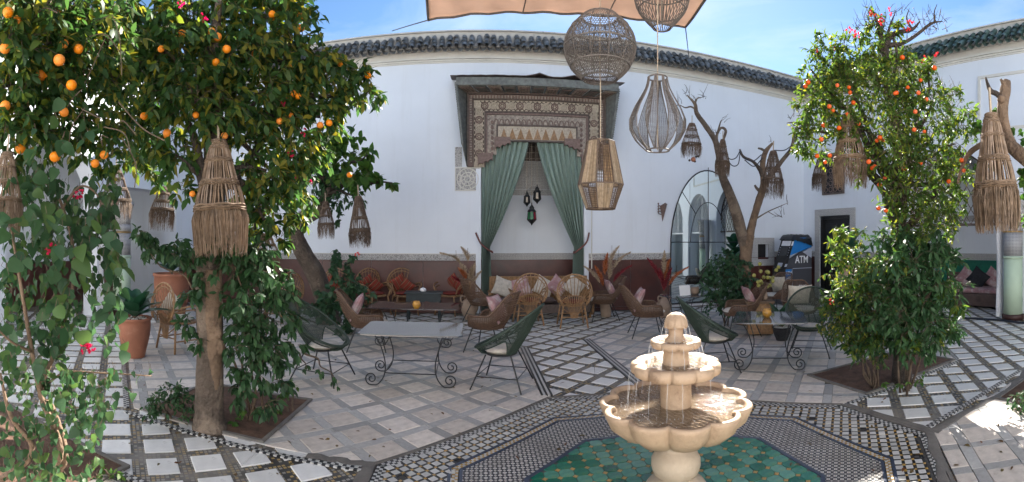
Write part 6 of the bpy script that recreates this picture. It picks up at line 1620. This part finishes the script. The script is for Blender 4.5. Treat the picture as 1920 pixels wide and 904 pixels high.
# ================================================================== bare pruned tree
bb = Vector((9.3*math.sin(th(1395)), 9.3*math.cos(th(1395)), 0)); bt = thing('bare_tree', 'bare pruned tree with two stripped limbs beside the mirror', 'tree', bb)
r9 = 9.2
tk = [at(1396, 607, r9), at(1396, 560, r9), at(1397, 500, r9), at(1400, 460, r9), at(1404, 440, r9)]; tk[0].z = -.02
trunk_mesh(tk, [.19, .15, .13, .12, .11], 14, .16).build('trunk', M['bare_wood'], bt, True, bb)
def bl(pts, rad, mt='bark', nm='limb'): trunk_mesh([at(a, b, r_) for a, b, r_ in pts], [x*.61 for x in rad], 10, .2).build(nm, M[mt], bt, True, bb)
bl([(1398, 468, 9.2), (1386, 420, 9.1), (1371, 370, 9.0), (1355, 330, 8.9), (1348, 290, 8.8), (1340, 262, 8.7), (1322, 235, 8.6), (1306, 212, 8.5), (1303, 195, 8.4), (1288, 178, 8.4)], [.16, .17, .15, .13, .12, .09, .075, .06, .045, .015])
bl([(1400, 465, 9.2), (1410, 420, 9.2), (1422, 380, 9.2), (1432, 345, 9.2), (1430, 310, 9.15), (1436, 285, 9.1), (1449, 268, 9.1)], [.15, .14, .125, .11, .085, .07, .035], 'bare_wood')
bl([(1430, 330, 9.15), (1425, 318, 9.1), (1412, 303, 9.0), (1394, 294, 9.0), (1387, 280, 9.0)], [.07, .065, .05, .05, .03])
bl([(1432, 342, 9.2), (1448, 325, 9.2), (1468, 300, 9.1), (1484, 278, 9.0), (1490, 248, 8.9), (1496, 232, 8.9), (1476, 230, 8.9)], [.10, .08, .07, .06, .045, .035, .012])
bl([(1436, 285, 9.1), (1428, 280, 9.1), (1421, 278, 9.1)], [.05, .04, .025]); bl([(1424, 358, 9.2), (1418, 352, 9.2), (1415, 347, 9.2)], [.05, .04, .03])
bl([(1347, 280, 8.8), (1344, 255, 8.8), (1352, 240, 8.8), (1361, 245, 8.8), (1356, 262, 8.8), (1349, 275, 8.8)], [.05, .045, .035, .04, .035, .03]); bl([(1344, 255, 8.8), (1350, 232, 8.8), (1354, 224, 8.8)], [.04, .02, .008])
bl([(1304, 205, 8.45), (1295, 200, 8.4), (1285, 202, 8.4), (1275, 197, 8.4)], [.03, .025, .018, .008]); bl([(1303, 195, 8.4), (1307, 185, 8.4), (1318, 182, 8.4)], [.03, .02, .008])
bl([(1418, 410, 9.2), (1440, 397, 9.2), (1460, 388, 9.2), (1478, 380, 9.2)], [.03, .018, .012, .005]); bl([(1440, 397, 9.2), (1455, 405, 9.2), (1466, 406, 9.2)], [.014, .009, .004])
q = MB()
for k in range(46):
    a, b, r_ = random.choice(((1288, 178, 8.4), (1300, 190, 8.4), (1318, 182, 8.4), (1354, 226, 8.8), (1275, 197, 8.4), (1478, 382, 9.2), (1462, 390, 9.2), (1466, 404, 9.2), (1449, 268, 9.1), (1490, 245, 8.9), (1345, 250, 8.8)))
    s = at(a+random.uniform(-6, 6), b+random.uniform(-4, 4), r_); e = s+Vector((random.uniform(-.16, .16), random.uniform(-.1, .1), random.uniform(-.05, .24))); q.tube([s, s.lerp(e, .5)+rv()*.02, e], [.006, .004, .002], 3, caps=False)
q.build('twigs', M['bark_dark'], bt, off=bb)['kind'] = 'stuff'
for P in ([(1358, 285), (1368, 298), (1380, 296), (1388, 282)], [(1360, 292), (1372, 310), (1384, 308), (1388, 285)], [(1394, 296), (1412, 302), (1428, 290)], [(1396, 300), (1414, 312), (1430, 296)], [(1450, 282), (1470, 282), (1482, 275)]):
    MB().tube(curve_pts([at(a, b, 8.9) for a, b in P], 6), .010, 5).build('cable', M['hose'], bt, True, bb)

# ================================================================== mandarin tree
mbs = gnd(1690, 718); mt_ = thing('mandarin_tree', 'mandarin tree full of small orange fruit in the right bed', 'tree', (mbs.x, mbs.y, .01)); mo = mt_.location
trunk_mesh([(mbs.x, mbs.y, -.02), (mbs.x+.02, mbs.y, .6), (mbs.x+.05, mbs.y+.05, 1.4), (mbs.x+.02, mbs.y+.05, 2.2), (mbs.x-.05, mbs.y, 3.0)], [.12, .10, .09, .08, .05], 12, .12).build('trunk', M['bark_dark'], mt_, True, mo)
rm = 5.2
MC = [(1560, 110, 5.2, .26), (1610, 120, 5.2, .30), (1530, 100, 5.1, .15), (1655, 105, 5.3, .28), (1690, 130, 5.3, .32), (1550, 170, 5.1, .30), (1600, 180, 5.0, .36), (1660, 180, 5.1, .40), (1720, 160, 5.3, .34), (1750, 190, 5.3, .26), (1520, 220, 5.0, .20), (1545, 240, 4.9, .26), (1610, 240, 4.9, .26), (1670, 240, 4.9, .40), (1730, 235, 5.2, .36), (1770, 230, 5.4, .24), (1510, 270, 4.9, .18), (1535, 290, 4.9, .16), (1640, 300, 4.9, .26), (1690, 300, 4.9, .38), (1745, 300, 5.2, .34), (1790, 270, 5.4, .24), (1800, 240, 5.5, .2), (1700, 360, 4.9, .38), (1760, 360, 5.2, .32), (1710, 420, 4.9, .38), (1770, 410, 5.1, .28), (1800, 380, 5.3, .2), (1810, 330, 5.4, .16),
      (1640, 40, 5.3, .20), (1670, 60, 5.3, .22), (1620, 70, 5.3, .16), (1500, 255, 4.9, .12), (1560, 205, 5.0, .2), (1580, 145, 5.1, .25), (1700, 200, 5.1, .3), (1520, 130, 5.1, .16), (1505, 200, 5.0, .14), (1575, 250, 4.9, .16), (1530, 180, 5.0, .22), (1570, 130, 5.1, .26), (1810, 215, 5.5, .2), (1780, 330, 5.3, .26), (1640, 150, 5.1, .3), (1500, 285, 4.9, .12), (1495, 240, 5.0, .13), (1540, 75, 5.2, .14), (1580, 85, 5.2, .18), (1740, 130, 5.3, .2), (1785, 175, 5.4, .16), (1825, 250, 5.5, .14), (1590, 290, 4.95, .14), (1615, 330, 4.95, .14)]
cl5 = [(at(a, b, r_), R_*1.0) for a, b, r_, R_ in MC]; lv, tw = Leaves(), MB(); clumps(lv, tw, cl5, 54, 9, .072, .027, hang=.25, rt=.0028); lv.build('crown', 'narrow', LF['mandarin'], mt_, mo, .2)
for k, (c, Rr) in enumerate(cl5):
    if k % 3 == 0: pts, rr = limb((mbs.x+.0, mbs.y+.03, 1.6+.25*(k % 6)), c, .04, .010); MB().tube(pts, rr, 6).build('branch', M['bark_dark'], mt_, True, mo)
for P, rr in (([(1660, 120), (1662, 80), (1680, 62), (1710, 55), (1725, 40)], [.04, .035, .028, .022, .010]), ([(1662, 85), (1690, 82), (1715, 68), (1740, 48), (1752, 42), (1768, 40)], [.032, .026, .022, .018, .012, .004]), ([(1655, 100), (1650, 60), (1640, 30), (1630, 15)], [.03, .02, .012, .004]), ([(1752, 42), (1752, 22), (1757, 8)], [.012, .008, .003]), ([(1710, 55), (1700, 35), (1705, 15)], [.014, .010, .003]), ([(1662, 80), (1668, 50), (1680, 20)], [.02, .012, .003])):
    trunk_mesh([at(a, b, 5.3) for a, b in P], rr, 7, .15).build('branch', M['bark_dark'], mt_, True, mo)
for k in range(210):
    a, b = random.choice(((1752, 42), (1765, 40), (1725, 40), (1705, 30), (1640, 30), (1630, 30), (1680, 30), (1650, 50), (1620, 60), (1745, 50), (1700, 60), (1775, 200), (1780, 180), (1600, 70), (1760, 170), (1500, 225), (1550, 130)))
    s = at(a+random.uniform(-22, 22), b+random.uniform(-16, 22), 5.3); e = s+Vector((random.uniform(-.13, .13), random.uniform(-.1, .1), random.uniform(-.04, .19))); tw.tube([s, s.lerp(e, .5)+rv()*.015, e], [.004, .003, .0014], 3, caps=False)
tw.build('twigs', M['twig'], mt_, off=mo)['kind'] = 'stuff'
FR = [(1510, 157), (1592, 162), (1594, 170), (1542, 145), (1570, 160), (1681, 172), (1678, 170), (1684, 173), (1722, 170), (1737, 178), (1692, 100), (1714, 116), (1716, 202), (1752, 125), (1726, 149), (1527, 225), (1564, 214), (1562, 205), (1588, 211), (1545, 213), (1555, 197), (1540, 260), (1532, 290), (1517, 296), (1610, 228), (1573, 236), (1544, 235), (1528, 226), (1714, 239), (1733, 243), (1726, 302), (1710, 313), (1650, 256), (1644, 262), (1640, 310), (1645, 323), (1629, 303), (1635, 312), (1649, 345), (1679, 328), (1807, 317), (1803, 296), (1779, 338), (1694, 292), (1647, 390), (1661, 395), (1556, 288), (1543, 330), (1547, 303), (1600, 190), (1702, 158), (1746, 210), (1660, 332), (1695, 313), (1655, 258), (1570, 245), (1515, 152)]
for px, py in [f for k, f in enumerate(FR) if k % 4 != 3]: fruit(mt_, at(px, py, random.uniform(4.6, 4.85)), .025, 'mandarin', 'mandarin')
for px, py in ((1636, 24), (1650, 34), (1668, 22), (1700, 52), (1706, 44), (1592, 58), (1608, 62), (1560, 90), (1730, 110), (1757, 105), (1655, 40), (1530, 95), (1606, 66)): flowerspray(mt_, at(px, py, 5.1), 5, .035, 'redflower')
# bush below it: thick laurel-like leaves on the right, finer leaves on the left
bs = gnd(1705, 735); bsh = thing('bed_bush', 'thick glossy bush around the foot of the mandarin tree', 'shrub', (bs.x, bs.y, .01))
BC = [(1700, 450, 4.75, .16), (1745, 450, 4.8, .20), (1700, 500, 4.6, .30), (1750, 500, 4.8, .28), (1680, 550, 4.6, .28), (1735, 560, 4.7, .30), (1690, 600, 4.55, .26), (1740, 605, 4.65, .25), (1765, 570, 4.8, .18), (1700, 645, 4.6, .18), (1745, 650, 4.65, .16), (1775, 625, 4.75, .13), (1775, 480, 4.9, .16), (1640, 530, 4.8, .22), (1600, 580, 4.85, .24), (1650, 590, 4.7, .30), (1660, 640, 4.75, .20), (1790, 540, 4.9, .16), (1785, 610, 4.85, .15), (1655, 450, 4.8, .15), (1610, 640, 4.8, .2), (1700, 470, 4.9, .3)]
lv, tw = Leaves(), MB(); clumps(lv, tw, [(at(a, b, r_), R_*1.08) for a, b, r_, R_ in BC], 56, 10, .095, .034, hang=.4); lv.build('foliage', 'narrow', LF['dark'], bsh, bsh.location, .28); lv = Leaves()
clumps(lv, tw, [(at(1545+random.random()*260, 430+random.random()*230, random.uniform(4.5, 4.9)), random.uniform(.08, .17)) for _ in range(30)], 46, 9, .085, .032, hang=.3); lv.build('foliage', 'narrow', LF['mandarin'], bsh, bsh.location, .28)
tw.build('twigs', M['twig'], bsh, off=bsh.location)['kind'] = 'stuff'
for k in range(6): pts, rr = limb((bs.x+random.uniform(-.15, .15), bs.y+random.uniform(-.05, .12), 0), at(random.uniform(1680, 1760), random.uniform(480, 600), 4.7), .014, .006); MB().tube(pts, rr, 6).build('stem', M['twig'], bsh, True, bsh.location)
b2 = gnd(1638, 728); fine = small_shrub('fine_leaved_bush', 'fine leaved bush with thin stem left of the mandarin trunk', 'shrub', b2, [(at(a, b, r_), R_) for a, b, r_, R_ in ((1590, 480, 5.0, .20), (1620, 500, 4.9, .24), (1580, 540, 4.9, .20), (1610, 560, 4.8, .26), (1570, 590, 4.8, .2), (1600, 610, 4.7, .26), (1640, 560, 4.7, .26), (1640, 620, 4.7, .26), (1570, 630, 4.7, .14), (1620, 650, 4.7, .18), (1560, 515, 5, .14), (1640, 500, 4.8, .24), (1650, 670, 4.75, .14), (1610, 445, 5.0, .15), (1555, 580, 4.8, .15), (1545, 610, 4.8, .12))], 'orange', .05, .02, 80, 10, 'narrow', .5)
flowerspray(fine, at(1558, 566, 4.7), 4, .03, 'redflower')
b3 = gnd(1690, 735); small_shrub('low_shrub', 'short green seedlings at the front of the mandarin bed', 'plant', b3, [(at(1690, 720, 4.8), .10), (at(1650, 722, 4.8), .07), (at(1730, 715, 4.85), .10)], 'bright', .05, .022, 26)

# ================================================================== gnarled stump at the right edge
gp = at(1995, 700, 4.3); gs_ = thing('gnarled_tree', 'cut gnarled tree with a sideways limb behind the big basket lamp', 'tree', (gp.x, gp.y, .0)); go = gs_.location
trunk_mesh([(gp.x, gp.y, -.02), (gp.x, gp.y, .9), (gp.x-.02, gp.y+.05, 1.8), at(1965, 330, 4.3), at(1925, 298, 4.4), at(1898, 275, 4.5), at(1884, 240, 4.56), at(1880, 205, 4.55), at(1884, 172, 4.55), at(1888, 150, 4.55)], [.10, .09, .085, .075, .065, .06, .058, .060, .055, .03], 12, .2).build('trunk', M['bare_wood'], gs_, True, go)
trunk_mesh([at(1880, 185, 4.55), at(1868, 176, 4.5), at(1856, 168, 4.5), at(1848, 145, 4.5)], [.03, .026, .022, .010], 8, .2).build('limb', M['bark_dark'], gs_, True, go)
trunk_mesh([at(1880, 180, 4.55), at(1882, 160, 4.52), at(1876, 148, 4.5)], [.03, .026, .012], 8, .2).build('limb', M['bare_wood'], gs_, True, go)
trunk_mesh([at(1850, 265, 4.7), at(1820, 285, 4.8), at(1805, 310, 4.9), at(1795, 345, 4.9)], [.03, .028, .022, .015], 8, .15).build('limb', M['bare_wood'], gs_, True, go)
kn = MB().ball(at(1878, 186, 4.49), .045, 10, 7); kn.build('cut_knot', M['bare_wood'], gs_, True, go)
lv, tw = Leaves(), MB(); clumps(lv, tw, [(at(a, b, r_), R_) for a, b, r_, R_ in ((1870, 200, 4.7, .12), (1895, 235, 4.7, .14), (1858, 260, 4.75, .12), (1905, 260, 4.65, .10), (1850, 320, 4.8, .14), (1915, 330, 4.6, .14), (1920, 400, 4.6, .16), (1845, 240, 4.9, .18), (1915, 360, 4.6, .12))], 26, 7, .075, .07, hang=.5)
lv.build('foliage', 'round', LF['bright'], gs_, go, .15); tw.build('twigs', M['twig'], gs_, off=go)['kind'] = 'stuff'

# ================================================================== potted plants
def broad_leaf(T, base, tip, w, lf='fig', nm='leaf', cup=.25, seg=9):
    base, tip = Vector(base), Vector(tip); d = tip-base; L = d.length; side = d.cross(Vector((0, 0, 1))).normalized(); up = side.cross(d).normalized(); rows = []
    for i in range(seg):
        t = i/(seg-1); c = base+d*t-Vector((0, 0, 1))*(L*.35*t*t)+Vector((0, 0, 1))*(L*.22*t); ww = w*math.sin(PI*min(1, t**.75*.97+.02))**.7
        rows.append([tuple(c+side*(ww*s)+up*(cup*ww*abs(s)+.012*L*math.sin(t*16)*abs(s))) for s in (-1, -.5, 0, .5, 1)])
    MB().grid(rows).build(nm, LF[lf], T, True)
def pot_plant(label, pos, h, Rr, nl, Lf, wl, mt='terracotta', lf='fig', stemh=.1):
    T = thing('potted_plant', label, 'potted plant', pos, random.random()*6)
    MB().lathe([(Rr*.62, 0), (Rr*.66, .02), (Rr*.95, h*.55), (Rr*1.0, h*.80), (Rr*.98, h*.93), (Rr*1.06, h*.95), (Rr*1.06, h), (Rr*.94, h), (Rr*.92, h*.93)], 36, close=False).build('pot', M[mt], T, True)
    MB().lathe([(.001, h*.93), (Rr*.93, h*.93)], 24, close=False).build('soil_fill', M['soil'], T)
    q = MB()
    for k in range(90): a, rr = random.random()*6.28, Rr*.88*math.sqrt(random.random()); q.ball((rr*math.cos(a), rr*math.sin(a), h*.945+random.random()*.01), random.uniform(.010, .022), 6, 4, (1, 1.2, .7))
    q.build('pebbles', M['pebble'], T)['kind'] = 'stuff'
    for k in range(nl):
        a = 2.4*k; el = .25+.9*(k/nl); L = Lf*random.uniform(.8, 1.1); b = Vector((0, 0, h+stemh*k/nl))
        broad_leaf(T, b+Vector((math.cos(a), math.sin(a), 0))*.02, b+Vector((math.cos(a)*math.cos(el), math.sin(a)*math.cos(el), math.sin(el)))*L, wl, lf)
    MB().tube([(0, 0, h*.9), (0, 0, h+stemh)], .02, 7).build('stem', M['twig'], T)
    return T
pz = gnd(252, 669); pot_plant('terracotta pot with broad dark green leaves on the left walk', (pz.x, pz.y, .006), .56, .235, 15, .52, .105)
pz = Vector((9.3*math.sin(th(322)), 9.3*math.cos(th(322)), .006)); pot_plant('large terracotta pot behind the bamboo chair by the left arches', pz, 1.0, .36, 9, .6, .1)
pz = Vector((11.3*math.sin(th(1592)), 11.3*math.cos(th(1592)), .006)); pot_plant('pot plant with split leaves standing before the black door', pz, 1.05, .26, 9, .70, .16, 'clay', 'fig', .5)
pz = Vector((7.7*math.sin(th(1466)), 7.7*math.cos(th(1466)), .006)); pot_plant('dark leafed pot plant on the floor before the ATM', pz, .22, .15, 15, .42, .07, 'cush_dark', 'bush')
# wooden side cabinet and fruiting branch
pz = at(1424, 590, 8.2); cb_ = thing('wooden_cabinet', 'plain wooden side cabinet behind the pink cushioned wicker armchair', 'cabinet', (pz.x, pz.y, .006), -.5)
MB().span((-.22, -.18, .03), (.22, .18, .56)).build('carcass', M['bamboo'], cb_, bevel=.006); MB().span((-.25, -.21, .561), (.25, .21, .60)).build('top', M['bare_wood'], cb_, bevel=.006)
MB().span((-.19, -.192, .08), (-.01, -.1805, .52)).build('door', M['bamboo'], cb_); MB().span((.01, -.192, .08), (.19, -.1805, .52)).build('door', M['bamboo'], cb_)
for x in (-.03, .03): MB().ball((x, -.20, .32), .012, 6, 4).build('knob', M['iron'], cb_)
fb = thing('fruit_branch', 'branch with yellow green fruit standing on the wooden cabinet', 'plant', (pz.x+.1, pz.y, .606))
MB().lathe([(.05, 0), (.07, .05), (.06, .12), (.03, .16), (.04, .18)], 16).build('vase', M['clay'], fb, True)
for k in range(6):
    e = Vector((random.uniform(-.22, .28), random.uniform(-.1, .1), random.uniform(.3, .62))); MB().tube(curve_pts([(0, 0, .15), e*.5+rv()*.04, e], 5), .005, 4).build('branch', M['twig'], fb)
    for j in range(3):
        o = MB().ball((0, 0, 0), .036, 10, 7).build('fruit', M['lime'], fb, True); o.location = e*(1-.22*j)+rv()*.05

# ================================================================== fallen leaves
fl_ = Leaves()
for k in range(150):
    px, py = random.choice(((random.uniform(120, 640), random.uniform(700, 900)), (random.uniform(1480, 1900), random.uniform(690, 890)), (random.uniform(560, 1100), random.uniform(640, 880)))); p = gnd(px, py, .012)
    a_ = random.random()*6.28; fl_.add((p.x, p.y, .013), (math.cos(a_), math.sin(a_), random.uniform(-.05, .2)), (random.gauss(0, .2), random.gauss(0, .2), 1), random.uniform(.025, .06), random.uniform(.012, .028))
LF['dry'] = leafmat('dry_leaf', [(.10, .065, .03), (.15, .10, .03), (.07, .06, .025), (.12, .05, .02)], .15)
fo_ = fl_.build('fallen_leaves', 'lance', LF['dry'], None); tag(fo_, 'dry fallen leaves scattered over the paving', None, kind='stuff')
